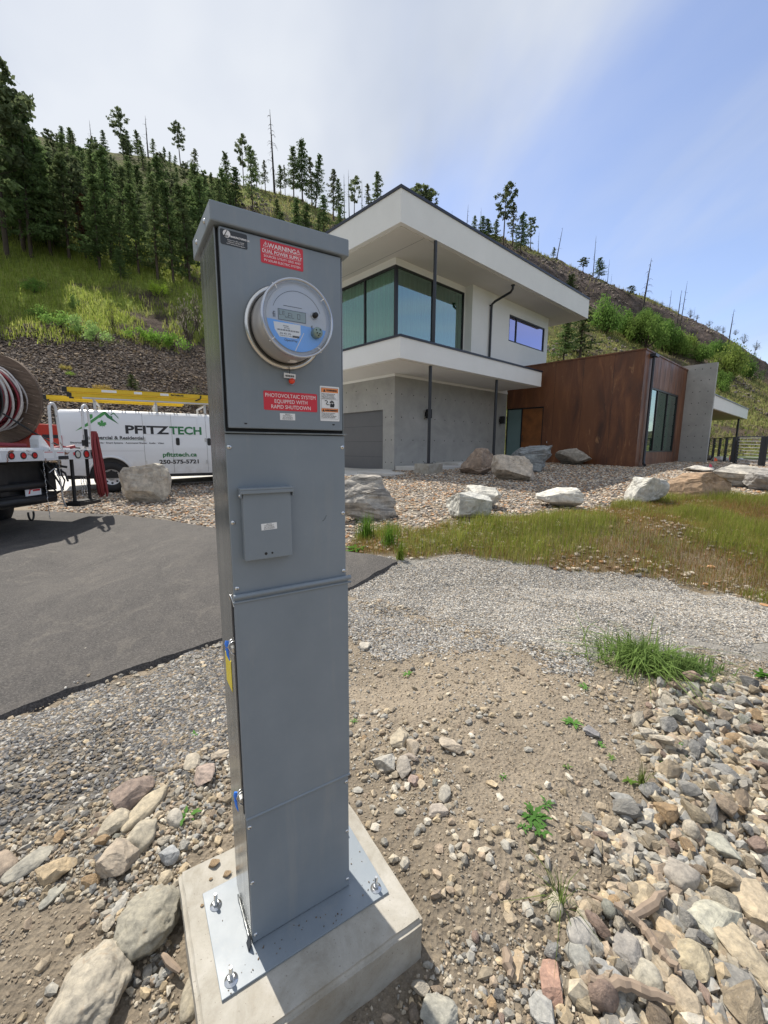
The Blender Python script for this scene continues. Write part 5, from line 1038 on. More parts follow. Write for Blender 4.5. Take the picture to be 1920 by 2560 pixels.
# red box, white wedge and straps on the deck
q = MB(); q.box((-1.35, 1.85, ZD + .01), (-.55, 2.38, ZD + .44)); bx2 = thing('red_box', 'red tank box standing on the truck deck behind the hoop rail', 'box', TO); q.obj('tank', M['truckred'], bx2, .03)
q = MB(); q.box((-.549, 1.95, ZD + .2), (-.545, 2.3, ZD + .26)); q.obj('cap_band', M['darkmetal'], bx2)
q = MB(); q.prism([(0, 0), (.42, 0), (.10, .30), (0, .22)], (-.42, 1.52, ZD + .002), (0, .6, 0), (0, 0, .8), (1, 0, 0), .15); tag(q.obj('wheel_chock', M['truckwhite'], None, .01), 'white wedge on the truck deck beside the red box', 'chock').location = TO
q = MB(); q.tube([(-.5, 1.2, ZD + .55), (-.4, 1.6, ZD + .28), (-.3, 2.0, ZD + .06), (-.1, 2.2, ZD + .03)], .014, 6); tag(q.obj('ratchet_strap', M['black'], None), 'black strap running down from the reel to the deck edge', 'strap').location = TO
q = MB(); q.tube([(-.2, 1.7, ZD + .02), (-.15, 1.85, ZD + .05), (-.2, 2.0, ZD + .03), (-.12, 2.1, ZD + .06)], .03, 7); q.tube([(-.9, .3, ZD + .1), (-.4, .9, ZD + .09), (-.3, 1.3, ZD + .07)], .03, 7); tag(q.obj('cable_slack', M['cable_red'], None), 'red cable lying along the truck deck', 'cable').location = TO
# rope bundle hung over the outer hoop
q = MB()
for k in range(11):
    a0 = random.uniform(-.05, .05); dz = random.uniform(-.08, .08); xx = random.uniform(0, .07); w_ = random.uniform(.02, .07)
    q.tube([(xx, 2.40 + a0 * .3, ZD + .33), (xx + .02, 2.40 + a0 - w_, ZD + .1), (xx + .03, 2.42 + a0 * 1.6 - w_, ZD - .4), (xx + .02, 2.44 + a0 * 1.6, ZD - .80 + dz), (xx, 2.49 + a0 + w_, ZD - .72 + dz), (xx, 2.45 + a0 + w_, ZD - .3), (xx, 2.42 + a0 * .3, ZD + .30)], .014, 6)
tag(q.obj('rope_coil', M['rope'], None), 'long red rope coil hanging from the truck hoop rail', 'rope').location = TO
# cable reel, axis across the truck
RC = Vector((-6.38, 7.08, 2.255)); RR = .715
reel = thing('cable_reel', 'large wooden cable reel wound with red, white and black cable on the truck', 'cable reel', RC)
for yy in (0.0, -1.42):
    q = MB()
    for k in range(9):
        z0, z1 = -RR + k * 2 * RR / 9 + .003, -RR + (k + 1) * 2 * RR / 9 - .003
        zs = np.linspace(z0, z1, 5); pr = [(math.sqrt(max(0, RR * RR - z_ * z_)), z_) for z_ in zs]; pl_ = [(-x_, z_) for x_, z_ in pr[::-1]]
        q.prism(pr + pl_, (0, yy, 0), (1, 0, 0), (0, 0, 1), (0, 1, 0), .022)
    zs = 20
    fl_ = q.obj('flange', M['reelwood'], reel); fl_.rotation_euler = (0, .30, 0)
    q = MB(); q.lathe([(RR - .03, .0225), (RR, .0225), (RR, .055), (RR - .03, .055)], (0, yy, 0), (0, 1, 0), 48, closed=True); q.obj('rim_band', M['reelwood'], reel)
q = MB(); q.lathe([(.25, 0), (.25, -1.39)], (0, 0, 0), (0, 1, 0), 32); q.obj('drum', M['reelwood'], reel)
for nm, mt_, cnt in (('red_cable', 'cable_red', 34), ('white_cable', 'cable_white', 24), ('black_cable', 'cable_black', 16)):
    q = MB()
    for k in range(cnt):
        R_ = random.uniform(.34, .50) if nm[0] != 'w' else random.uniform(.44, .53); y_ = random.uniform(-1.3, -.05); tl = random.uniform(-.10, .10); t2 = random.uniform(-.06, .06); ph = random.uniform(0, 6)
        q.tube([(R_ * math.cos(a_) * (1 + .02 * math.sin(a_ * 3 + ph)), y_ + tl * math.cos(a_) + t2 * math.sin(a_), R_ * math.sin(a_) * (1 + .02 * math.cos(a_ * 2 + ph))) for a_ in np.linspace(0, 2 * PI, 40)], .017, 6, caps=False)
    q.obj(nm, M[mt_], reel)
q = MB(); q.lathe([(.001, -.06), (.335, -.06), (.335, -1.34)], (0, 0, 0), (0, 1, 0), 32); q.obj('cable_core', M['cable_black'], reel)
q = MB(); q.prism([(-.22, 0), (.22, 0), (.05, .85), (-.05, .85)], (RC.x, RC.y + .12, ZD + .052), (1, 0, 0), (0, 0, 1), (0, 1, 0), .06); q.prism([(-.22, 0), (.22, 0), (.05, .85), (-.05, .85)], (RC.x, RC.y - 1.6, ZD + .052), (1, 0, 0), (0, 0, 1), (0, 1, 0), .06); q.tube([(RC.x, RC.y - 1.6, RC.z), (RC.x, RC.y + .2, RC.z)], .03, 8)
tag(q.obj('reel_stand', M['undersider'], None), 'dark stand carrying the big wooden reel on the truck', 'stand')
# ------------------------------------------------------------------ rocks
def ico(sub):
    bm = bmesh.new(); bmesh.ops.create_icosphere(bm, subdivisions=sub, radius=1.0)
    v = np.array([x.co[:] for x in bm.verts]); f = np.array([[q.index for q in x.verts] for x in bm.faces]); bm.free(); return v, f
ICO = {k: ico(k) for k in (2, 3, 4, 5)}
def rock_mesh(name, seed, sub, cuts=9, round_=.0, m=None, strata=0.0, ncut=1.0, rough=.05, boxy=1.0):
    rg = np.random.default_rng(seed); v, f = ICO[sub]; v = np.sign(v) * np.abs(v) ** boxy
    for k in range(cuts):
        d = rg.normal(size=3); d /= np.linalg.norm(d); h = rg.uniform(.52, .88) * ncut + round_ * .25
        s = v @ d; over = np.maximum(0, s - h); v -= over[:, None] * d[None] * (1 - round_ * .55)
    off = rg.uniform(0, 50, 3)
    def n3(p, fr, o): return np.array([mnoise.fractal(Vector(q * fr + off), 1.0, 2.0, o) for q in p])
    r = np.linalg.norm(v, axis=1, keepdims=True); nrm = v / r
    v = v + nrm * (n3(v, 1.4, 3) * rough * 1.6 + n3(v, 5, 4) * rough * .8)[:, None]
    if strata:
        t = v[:, 2] * 9 + n3(v, .9, 2) * 4; v[:, :2] *= (1 + strata * np.sign(np.sin(t)) * np.abs(np.sin(t)) ** .4)[:, None]
    mx = np.abs(v).max(0); v = v / mx                       # fills -1..1
    return v, f
def rock_obj(name, v, f, dims, P, rz, m, col, label, cat='rock', group=None, rx=0, sink=.12, smooth=False):
    me_o = np_obj(name, v * (np.array(dims) / 2), f, m, smooth=smooth)
    place_rock(me_o, P, dims, rz, rx, sink, col); return tag(me_o, label, cat, group)
def place_rock(o, P, dims, rz, rx, sink, col, sc=None):
    o.rotation_euler = (rx, random.uniform(-.1, .1), rz); o.location = (P[0], P[1], P[2] + dims[2] * (.5 - sink)); o.color = (*col, 1)
    if sc is not None: o.scale = sc
# big boulders in the bed: (left, right, bottom, top) in picture pixels, colour, layered?, depth factor, label
BOUL = [
 (257, 369, 1090, 1006, (.46, .43, .37), 0, .8, 101, 'large tan blocky boulder beside the white van on the gravel bed'),
 (712, 868, 1132, 1038, (.36, .34, .31), 1, .8, 102, 'grey layered boulder half hidden behind the meter pedestal'),
 (995, 1098, 1104, 1050, (.50, .49, .45), 0, .7, 104, 'white boulder lying right behind another white boulder near the grass'),
 (953, 1062, 1127, 1063, (.47, .47, .44), 0, .8, 133, 'pale flat-faced boulder at the front edge of the pebble bed'),
 (991, 1078, 1030, 975, (.30, .23, .18), 0, .8, 105, 'brown tilted boulder in front of the steel post'),
 (1095, 1199, 1024, 962, (.24, .26, .27), 1, .9, 107, 'dark grey layered boulder in front of the rusty wing'),
 (1062, 1168, 1043, 988, (.46, .40, .33), 0, .8, 106, 'pale boulder with an orange top beside the brown boulder'),
 (1200, 1278, 1008, 974, (.33, .30, .26), 0, .8, 108, 'small tan grey boulder against the foot of the rusty wing'),
 (1158, 1272, 1103, 1060, (.56, .55, .51), 0, .6, 109, 'low white boulder alone in the middle of the pebble bed'),
 (1347, 1435, 1091, 1032, (.52, .52, .49), 0, .8, 110, 'pale upright boulder left of the rusty brown boulder'),
 (1437, 1561, 1079, 1028, (.34, .24, .16), 0, .5, 111, 'long rusty brown boulder with a flat top'),
 (1478, 1536, 1023, 1009, (.50, .48, .44), 0, .8, 112, 'thin flat pale stone near the concrete fin wall'),
 (1540, 1640, 1056, 1004, (.44, .42, .38), 1, .9, 113, 'grey boulder at the right before the fence'),
 (1600, 1720, 1068, 1008, (.30, .29, .28), 1, .9, 114, 'dark grey boulder cut by the right edge of the picture'),
]
for (x0, x1, yb, yt, col, st_, dep, seed, lab) in BOUL:
    P = G((x0 + x1) / 2, yb - 2); w = px_m(P, x1 - x0); h = px_m(P, yb - yt) * 1.24
    dims = (w, w * dep, h)
    v, f = rock_mesh('boulder', seed, 5, cuts=12, strata=.05 * st_, rough=.055, ncut=1.02, boxy=.55)
    d = Vector((P.x, P.y, 0)).normalized(); P = P + d * w * dep * .42; P.z = surf_z(P.x, P.y)
    rock_obj('boulder', v, f, dims, P, math.atan2(-d.x, d.y) if False else -math.atan2(d.x, d.y) + random.uniform(-.12, .12), M['boulder_strata' if st_ else 'boulder'], tuple(c_ * 1.05 for c_ in col), lab, 'boulder', sink=.14)
# big and characteristic stones in the foreground: centre x, centre y, width, length px, long-axis angle deg in picture, height factor
FORE = [
 (322, 2010, 130, 132, 22, .6, (.25, .245, .20), 201, .8, 'large rounded olive grey rock beside the concrete footing'),
 (198, 2165, 155, 165, 30, .5, (.36, .33, .27), 202, .8, 'large rounded tan rock at the bottom left corner'),
 (285, 1725, 92, 45, 0, .55, (.20, .13, .11), 203, .1, 'dark reddish brown flat stone on the edge of the dark gravel'),
 (318, 1748, 45, 108, 42, .5, (.42, .36, .25), 204, .7, 'long tan stone leaning beside the reddish brown stone'),
 (310, 1812, 55, 68, 35, .6, (.34, .31, .24), 205, .7, 'speckled olive oval stone in the left cobbles'),
 (256, 1868, 95, 78, 20, .5, (.33, .27, .21), 206, .1, 'wide grey stone with a reddish patch among the left cobbles'),
 (120, 1888, 78, 48, -10, .6, (.42, .31, .17), 207, .1, 'orange tan blocky stone half buried in the dirt at the left'),
 (62, 1872, 95, 42, 15, .35, (.25, .25, .22), 208, .5, 'long grey stone half buried beside the orange block'),
 (8, 1878, 48, 52, 0, .6, (.26, .19, .14), 209, .7, 'brown round stone at the left edge of the picture'),
 (437, 1680, 54, 44, 0, .5, (.34, .25, .22), 210, .1, 'pinkish grey stone left of the blue latch'),
 (472, 1635, 54, 22, 0, .35, (.38, .32, .25), 211, 0, 'thin tan brick shaped stone beside the pedestal'),
 (415, 1652, 36, 30, 0, .5, (.38, .34, .27), 212, .5, 'small flat tan stone left of the brick shaped stone'),
 (246, 1788, 62, 44, -5, .5, (.36, .32, .24), 213, .4, 'pale pointed stone below the reddish brown stone'),
 (112, 1935, 60, 28, 30, .4, (.27, .28, .25), 214, .3, 'narrow grey green stone lying in the dirt'),
 (258, 1960, 70, 22, 55, .4, (.38, .38, .36), 215, .3, 'long thin pale stone left of the olive grey rock'),
 (355, 1905, 34, 30, 0, .6, (.42, .35, .24), 216, .5, 'small tan stone at the upper end of the olive grey rock'),
 (378, 1775, 32, 32, 0, .7, (.40, .38, .34), 217, .9, 'round pale stone left of the pedestal'),
 (420, 2150, 50, 90, 25, .5, (.30, .27, .20), 218, .6, 'mossy tan stone squeezed beside the footing at the bottom'),
 (365, 1855, 42, 30, 0, .6, (.27, .31, .36), 219, .4, 'bluish grey stone in the left cobbles'),
 (863, 1602, 42, 52, 20, .6, (.42, .36, .26), 221, .1, 'pale tan angular stone right of the pedestal'),
 (893, 1620, 32, 30, 0, .6, (.34, .28, .21), 222, .3, 'tan stone touching the pale tan angular stone'),
 (885, 1641, 40, 26, -10, .5, (.26, .21, .18), 223, .1, 'dark brown chip below the two tan stones'),
 (832, 1657, 56, 40, 10, .6, (.36, .36, .34), 224, .1, 'white grey angular stone right of the pedestal edge'),
 (868, 1666, 40, 36, 0, .6, (.26, .24, .22), 225, .2, 'dark grey stone touching the white grey angular stone'),
 (976, 1618, 58, 34, -25, .5, (.40, .34, .27), 226, 0, 'loaf shaped tan block alone on the dirt'),
 (961, 1719, 27, 43, 10, .6, (.30, .29, .26), 227, 1, 'smooth grey egg shaped stone on the dirt'),
 (948, 1752, 44, 30, 0, .4, (.34, .30, .27), 228, .3, 'pale stone below the egg shaped stone'),
 (1280, 1588, 36, 22, -20, .5, (.15, .16, .20), 229, 0, 'small dark blue slate chip on the dirt'),
 (790, 1401, 34, 18, -20, .5, (.42, .40, .36), 230, 0, 'small pale block just right of the pedestal'),
 (893, 1690, 28, 22, 0, .5, (.30, .20, .18), 231, .1, 'small reddish stone below the dark grey stone'),
 (912, 1700, 20, 20, 0, .6, (.42, .33, .22), 232, .1, 'small orange tan stone left of the egg shaped stone'),
 (1537, 1998, 96, 110, 20, .45, (.42, .43, .36), 241, .1, 'big pale green flat rock in the lower right pile'),
 (1462, 2045, 72, 86, -35, .45, (.46, .34, .20), 242, .1, 'orange and white rock beside the big pale green rock'),
 (1362, 2072, 74, 96, -20, .5, (.19, .19, .20), 243, .2, 'dark speckled grey rock in front of the sticks'),
 (1398, 1952, 78, 74, -30, .5, (.42, .34, .22), 244, .1, 'green and orange broken rock at the top of the pile'),
 (1252, 2028, 54, 64, 10, .55, (.31, .31, .31), 245, 1, 'smooth grey river stone at the left edge of the pile'),
 (1250, 2078, 54, 56, -30, .5, (.24, .26, .26), 246, .9, 'dark grey oval stone under the smooth grey river stone'),
 (1187, 2138, 60, 96, 8, .5, (.36, .17, .12), 247, 0, 'reddish triangular rock standing at the edge of the pile'),
 (1470, 1900, 84, 62, -20, .5, (.27, .25, .23), 248, .6, 'wide grey brown rock above the pale green rock'),
 (1585, 2132, 80, 84, 0, .5, (.13, .14, .15), 249, .1, 'dark charcoal rock near the lower right corner'),
 (1638, 1985, 110, 100, -30, .5, (.42, .34, .23), 250, .1, 'orange rimmed rock at the right edge of the pile'),
 (1610, 2075, 190, 84, -38, .45, (.40, .33, .22), 251, .2, 'long tan boulder at the lower right corner'),
 (1505, 2085, 96, 76, 0, .5, (.36, .31, .20), 252, .2, 'yellow green rock left of the charcoal rock'),
 (1430, 2085, 76, 66, -30, .5, (.30, .25, .18), 253, .2, 'brown tan rock under the orange and white rock'),
 (1315, 2117, 80, 44, -10, .5, (.27, .29, .31), 254, 1, 'blue grey oval stone above the driftwood stick'),
 (1395, 2122, 64, 50, 0, .6, (.42, .40, .33), 255, .9, 'white round stone beside the blue grey oval stone'),
 (1470, 2170, 84, 70, -35, .5, (.40, .32, .22), 256, .4, 'tan pointed rock near the bottom of the pile'),
 (1120, 2092, 34, 74, 12, .4, (.42, .30, .17), 257, 0, 'long orange rock lying on the dirt'),
 (1170, 2190, 56, 70, -10, .5, (.33, .35, .36), 258, .2, 'grey white speckled rock at the bottom edge'),
 (1352, 1838, 46, 66, 0, .55, (.30, .26, .21), 259, .2, 'brown upright rock above the pile'),
 (1640, 2010, 50, 60, 0, .5, (.25, .22, .20), 260, .2, 'dark grey rock at the far right of the pile'),
 (1199, 1960, 34, 46, 0, .6, (.38, .36, .27), 261, .8, 'pale olive knobbly stone left of the pile'),
 (950, 2195, 90, 60, 5, .5, (.30, .31, .28), 262, .5, 'grey green rock at the bottom beside the footing'),
 (1552, 1830, 92, 46, -20, .45, (.32, .34, .30), 263, .2, 'flat grey green slab in the right cobbles'),
 (1345, 1725, 52, 26, 10, .4, (.26, .28, .29), 264, .2, 'dark slate slab beside the thin weeds'),
]
placed = []
for (cx, cy, w, l, ang, hf, col, seed, rnd, lab) in FORE:
    col = tuple(a_ * .62 + b_ * .38 for a_, b_ in zip(col, (.34, .31, .26)))
    P = G(cx, cy); mean = px_m(P, 1); vd = (Vector((0, 0, HC)) - P).normalized(); el = max(.35, vd.z)
    # picture-plane ellipse -> ground ellipse
    a = math.radians(ang); W_, L_ = px_m(P, w), px_m(P, l)
    wx = max(W_, .01); wy = L_ / max(.45, el)
    if ang: wx, wy = W_, L_ / (.5 + .5 * el)
    dims = (wx, wy, min(wx, wy) * hf * 1.15)
    v, f = rock_mesh('rock', seed, 5 if seed < 203 else 4, cuts=17 if rnd < .5 else 12, round_=rnd * .7, rough=.085 if seed < 203 else .04, ncut=.86 if rnd < .5 else .95, boxy=.72 if rnd < .5 else .9)
    rz = -math.atan2(P.x, P.y) - (a if l > w else -a) 
    rock_obj('rock', v, f, dims, P, rz, M['stone_big'], col, lab, 'rock', sink=.22, smooth=rnd > .55)
    placed.append((P.x, P.y, max(wx, wy) * .45))
# the rest of the cobbles: prototypes copied, each stone its own object
PROT = []
for k in range(16):
    v, f = rock_mesh('p', 500 + k, 3, cuts=15 + k % 4, round_=(.6 if k % 8 == 0 else .0), rough=.04, ncut=.84 if k % 8 else .9, boxy=.72 if k % 8 else 1); me = np_obj('rock', v * .5, f, M['stone'], smooth=(k % 8 == 0)); PROT.append(me.data); bpy.data.objects.remove(me)
P_PILE = wpoly([(1240, 2330), (1215, 2140), (1235, 1960), (1290, 1860), (1230, 1800), (1330, 1760), (1420, 1700), (1370, 1560), (1420, 1480), (1520, 1470), (1640, 1490), (1760, 1500), (1900, 1800), (2000, 2330)])
P_COBL = wpoly([(-60, 1840), (120, 1770), (250, 1735), (340, 1690), (420, 1640), (495, 1700), (520, 1790), (420, 1850), (390, 1900), (400, 2100), (420, 2400), (300, 2400), (330, 2150), (150, 1960), (-60, 1960)])
P_MIDR = wpoly([(760, 1590), (900, 1570), (1010, 1680), (1030, 1780), (900, 1760), (800, 1700), (760, 1690)])
P_BOT = wpoly([(800, 2300), (860, 2100), (960, 2050), (1120, 2000), (1230, 2050), (1230, 2400), (800, 2400)])
COLN = [('tan', (.36, .30, .22)), ('tan', (.33, .28, .20)), ('pale', (.45, .41, .34)), ('pale', (.40, .37, .31)), ('grey', (.27, .265, .25)), ('grey', (.24, .24, .235)), ('rusty orange', (.38, .27, .16)), ('dark grey', (.16, .16, .16)), ('grey green', (.27, .275, .24)), ('brown', (.25, .20, .15)), ('reddish', (.27, .20, .165))]
def near_placed(x, y, r, tol): return any((x - a) ** 2 + (y - b) ** 2 < ((r + c) * tol) ** 2 for a, b, c in placed)
def in_footing(x, y):
    dx, dy = x - PO.x, y - PO.y; lx = dx * math.cos(PA) + dy * math.sin(PA); ly = -dx * math.sin(PA) + dy * math.cos(PA)
    return -.19 < lx < .48 and -.23 < ly < .37
NAMED = [(project(G(a[0], a[1])), a[-1]) for a in FORE]
def short(l):
    w = l.split(); st = {'in', 'beside', 'on', 'at', 'among', 'of', 'lying', 'leaning', 'half', 'alone', 'below', 'left', 'right', 'near', 'squeezed', 'touching', 'under', 'above', 'standing', 'just', 'with'}; k = 0
    while k < len(w) and (w[k] not in st or k < 2): k += 1
    return ' '.join(w[:k])
seen_lab = {}
def stone_label(x, y, s, nm, where):
    p = project(Vector((x, y, float(gz(x, y))))); sz = 'large' if s > .09 else 'fist sized' if s > .055 else 'small'
    for (q_, l_) in sorted(NAMED, key=lambda a: (a[0][0] - p[0]) ** 2 + (a[0][1] - p[1]) ** 2):
        dx, dy = p[0] - q_[0], p[1] - q_[1]; dr = ('right of' if dx > 0 else 'left of') if abs(dx) > abs(dy) else ('below' if dy > 0 else 'above')
        far = '' if dx * dx + dy * dy < 70 ** 2 else 'some way '
        lab = f'{sz} {nm} stone {far}{dr} the {short(l_)}'
        if lab not in seen_lab: seen_lab[lab] = 1; return lab
    return f'{sz} {nm} stone {where}'
zones = [(P_PILE, 172, (.045, .115), 'in the rock pile at the lower right', 'stones of the rock pile'), (P_COBL, 40, (.025, .06), 'among the cobbles left of the concrete footing', 'cobbles left of the footing'), (P_MIDR, 12, (.02, .04), 'in the loose cluster right of the pedestal', 'stones right of the pedestal'), (P_BOT, 16, (.02, .05), 'on the dirt below the footing', 'stones below the footing')]
small = []
for poly, cnt, (r0_, r1_), where, grp in zones:
    cand = scatter_poly(poly, cnt * 40, None, .03); k = 0
    sizes = sorted([r0_ + (r1_ - r0_) * random.random() ** 2.0 for _ in range(cnt)], reverse=True); ci = 0
    for s in sizes:
        while ci < len(cand[0]):
            x, y = float(cand[0][ci]), float(cand[1][ci]); ci += 1
            if in_footing(x, y) or near_placed(x, y, s * .5, .72): continue
            z = float(gz(x, y)); pp = project(Vector((x, y, z)))
            if not (-30 < pp[0] < 1690 and pp[1] < 2240): continue
            nm, col = random.choice(COLN); ff = random.uniform(.8, 1.2); col = tuple(c_ * ff for c_ in col)
            o = bpy.data.objects.new('rock', random.choice(PROT)); C.objects.link(o)
            sc = (s * random.uniform(.9, 1.4), s * random.uniform(.7, 1.0), s * random.uniform(.5, .95)); place_rock(o, (x, y, z + (random.uniform(0, .35) * s if grp[0:10] == 'stones of ' else 0)), sc, random.uniform(0, 6.3), random.gauss(0, .6), .2, col, sc)
            tag(o, stone_label(x, y, s, nm, where), 'rock', grp); placed.append((x, y, s * .5)); break
# smaller stones filling between them, too many to count
for poly, cnt, s0, s1, lab in ((P_PILE, 6200, .014, .068, 'small stones filling the gaps of the rock pile'), (P_COBL, 2600, .008, .030, 'small stones between the left cobbles'), (P_MIDR, 500, .006, .02, 'small stones right of the pedestal'), (P_BOT, 900, .006, .022, 'small stones below the footing')):
    x, y = scatter_poly(poly, cnt, None, .10); k = np.array([not in_footing(a, b) for a, b in zip(x, y)]); x, y = x[k], y[k]
    stones('filler_stones', x, y, gz(x, y), s0 + (s1 - s0) * RNG.uniform(0, 1, len(x)) ** 2.2, PAL_COB + [(.28, .28, .27)], lab, 'stones', flat=.8, jit=.2, tilt=.9)
# pebbles and cobbles in the grass bank
x, y = scatter_poly(P_GRASS, 1800, lambda x, y: sm(-.1, .3, fbm(x * .9, y * .9, 3, 77)), .2); stones('bank_stones', x, y, gz(x, y), RNG.uniform(.02, .08, len(x)), PAL_BED, 'stones showing between the grass of the bank', 'stones')
# gravel on the flat steel-wing roof edge and debris on the footing
for px_, py_, s, lb_ in ((462, 1868, .030, 'largest brown chip lying on the concrete footing behind the base plate'), (490, 1890, .022, 'dark brown chip on the footing close to the pedestal side'), (455, 1900, .010, 'tiny brown stone on the footing below the largest chip'), (436, 1957, .009, 'tiny tan stone on the footing left of the base plate bolt')):
    P = None; d = ray(px_ * K, py_ * K); t = (PO.z - .006 - HC) / d.z; P = d * t
    o = bpy.data.objects.new('rock', PROT[4]); C.objects.link(o); sc = (s * 1.2, s, s * .5); place_rock(o, (P.x, P.y, PO.z - .006), sc, 1.0, 0, .05, (.36, .26, .16), sc); tag(o, lb_, 'rock', 'chips on the footing')
# driftwood
def stick(pts, r, lab, m='drywood'):
    q = MB(); n = len(pts); P3 = []
    for i, (x_, y_, dz) in enumerate(pts):
        P = G(x_, y_); P3.append(P + Vector((0, 0, dz)))
    fine = []
    for i in range(n - 1):
        for t in np.linspace(0, 1, 6, endpoint=(i == n - 2)):
            p = P3[i].lerp(P3[i + 1], t); fine.append(p + Vector((random.gauss(0, 1), random.gauss(0, 1), random.gauss(0, 1))) * r * .18)
    rr = [r * (1 - .5 * abs(2 * i / (len(fine) - 1) - 1) ** 2) * random.uniform(.85, 1.1) for i in range(len(fine))]
    q.tube(fine, rr, 7, smooth=False); tag(q.obj('stick', M[m]), lab, 'stick')
stick([(1328, 1988, .06), (1385, 2030, .05), (1430, 2092, .05), (1470, 2130, .04)], .014, 'long bleached driftwood stick across the rock pile')
stick([(1355, 2015, .05), (1435, 1958, .06)], .018, 'short thick driftwood piece crossing the long stick')
stick([(1270, 2150, .05), (1360, 2160, .05), (1450, 2195, .05)], .016, 'weathered driftwood stick near the bottom of the rock pile')
stick([(1272, 1942, .02), (1320, 1965, .02)], .007, 'thin dark stick at the top of the rock pile')
stick([(1090, 2060, .02), (1098, 2125, .02)], .016, 'short flat piece of wood lying on the dirt')
stick([(352, 2078, .03), (392, 2120, .03)], .011, 'short pinkish root beside the footing', 'drywood')
# ------------------------------------------------------------------ grass
def blades(name, x, y, z, h, w, pal, label, cat, lean=.35, seg=2, parent=None, loc=None):
    n = len(x); a = RNG.uniform(0, 2 * PI, n); ln = np.abs(RNG.normal(0, lean, n)); dx, dy = np.cos(a), np.sin(a); sx, sy = -dy, dx
    base = np.stack([x, y, z], -1); up = np.array([0, 0, 1.0]); D = np.stack([dx, dy, 0 * dx], -1); S = np.stack([sx, sy, 0 * sx], -1)
    mid = base + up * (h * .55)[:, None] + D * (h * ln * .3)[:, None]; tip = base + up * (h * np.sqrt(np.maximum(.15, 1 - ln ** 2)))[:, None] + D * (h * ln)[:, None]
    V = np.stack([base - S * w[:, None] / 2, base + S * w[:, None] / 2, mid + S * w[:, None] * .4, mid - S * w[:, None] * .4, tip], 1).reshape(-1, 3)
    o_ = np.arange(n)[:, None] * 5; F = np.concatenate([o_ + np.array([[0, 1, 2]]), o_ + np.array([[0, 2, 3]]), o_ + np.array([[3, 2, 4]])], 0)
    pal = np.array(pal); c = pal[RNG.integers(0, len(pal), n)] * RNG.uniform(.75, 1.25, (n, 1)); col = np.repeat(c, 5, 0)
    o = np_obj(name, V, F, M['grass'], parent=parent, col=np.clip(col, 0, 1)); return o
PG = [(.23, .28, .05), (.28, .31, .07), (.19, .26, .04)]; PR = [(.27, .14, .06), (.30, .18, .08), (.24, .18, .07), (.30, .24, .10)]; PY = [(.34, .30, .12), (.27, .26, .08)]
x, y = scatter_poly(P_GRASS, 85000, lambda x, y: np.where(frame_ok(x, y, .1), np.clip(.72 + .6 * sm(-.30, .15, fbm(x * .8, y * .8, 3, 78) - .12 * sm(1, 3, x) * sm(6.3, 5.2, y) ), 0, 1), 0), .18)
tt = fbm(x * 1.3, y * 1.3, 3, 79); clump = fbm(x * 3, y * 3, 2, 80); h = (.10 + .12 * np.clip(tt + .5, 0, 1) ** 1.5 + .07 * clump.clip(0, 1)) * RNG.uniform(.5, 1.15, len(x))
green_k = (tt + .35 * RNG.normal(0, .5, len(x)) - .04 - .10 * sm(5.6, 4.9, y)) > 0
for k_, pal, nm, lab in ((green_k, PG + PY, 'green_grass', 'green grass growing on the bank below the boulders'), (~green_k, PR + [(.20, .22, .05)], 'rusty_grass', 'rusty red seeding grass along the foot of the bank')):
    tag(blades(nm, x[k_], y[k_], gz(x[k_], y[k_]) - .005, h[k_] * (1 if nm[0] == 'g' else .8), np.full(k_.sum(), .0036), pal, lab, 'grass'), lab, 'grass', kind='stuff')
# hillside meadow and scree
def hill_pts(n, u0, u1, ykfn, mask):
    U_ = RNG.uniform(u0, u1, n); Y_ = np.interp(U_, _UF, _YF) + ykfn(RNG.uniform(0, 1, n)) ; X_ = U_ * Y_
    k = mask(X_, Y_, U_); return X_[k], Y_[k], hill_z(U_[k], Y_[k])
def sband(X_, Y_, U_):
    S_b = (Y_ - np.interp(U_, _UF, _YF)) / (np.interp(U_, _UF, _YR) - np.interp(U_, _UF, _YF)); n1 = fbm(X_ * .11, Y_ * .11, 4, 101); return sm(.64, .70, S_b + .10 * n1) * sm(.985, .95, S_b + .03 * n1) * sm(.1, .3, U_ + .15 * n1)
def tanT(X_, Y_): return (hill_z(X_ / Y_, Y_) - HC) / Y_
def meadow_mask(X_, Y_, U_): 
    n1 = fbm(X_ * .11, Y_ * .11, 4, 101); n2 = fbm(X_ * .55, Y_ * .55, 4, 111); T_ = tanT(X_, Y_)
    return (n1 + .5 * n2 + .22 + .45 * (U_ < -.35) > RNG.uniform(-.15, .2, len(X_))) & ((T_ > .235 + .06 * n2) | (U_ > -.3)) & ~((T_ > .46) & (U_ < -.3) & (RNG.uniform(0, 1, len(X_)) < .5))
X_, Y_, Z_ = hill_pts(60000, -1.05, -.32, lambda t: .5 + 50 * t ** 1.3, meadow_mask)
tag(blades('meadow_grass', X_, Y_, Z_ - .03, RNG.uniform(.15, .50, len(X_)) * (.7 + .02 * Y_), RNG.uniform(.03, .06, len(X_)), [(.28, .34, .07), (.32, .37, .09), (.23, .29, .06), (.36, .37, .13)], '', 'grass', .5), 'bright green grass of the sloping meadow behind the van', 'grass', kind='stuff')
X_, Y_, Z_ = hill_pts(60000, -.45, 1.05, lambda t: 1 + 95 * t, lambda a, b_, c_: meadow_mask(a, b_, c_) & (c_ > -.4) & ~((sband(a, b_, c_) > .5) & (RNG.uniform(0, 1, len(a)) < .93)))
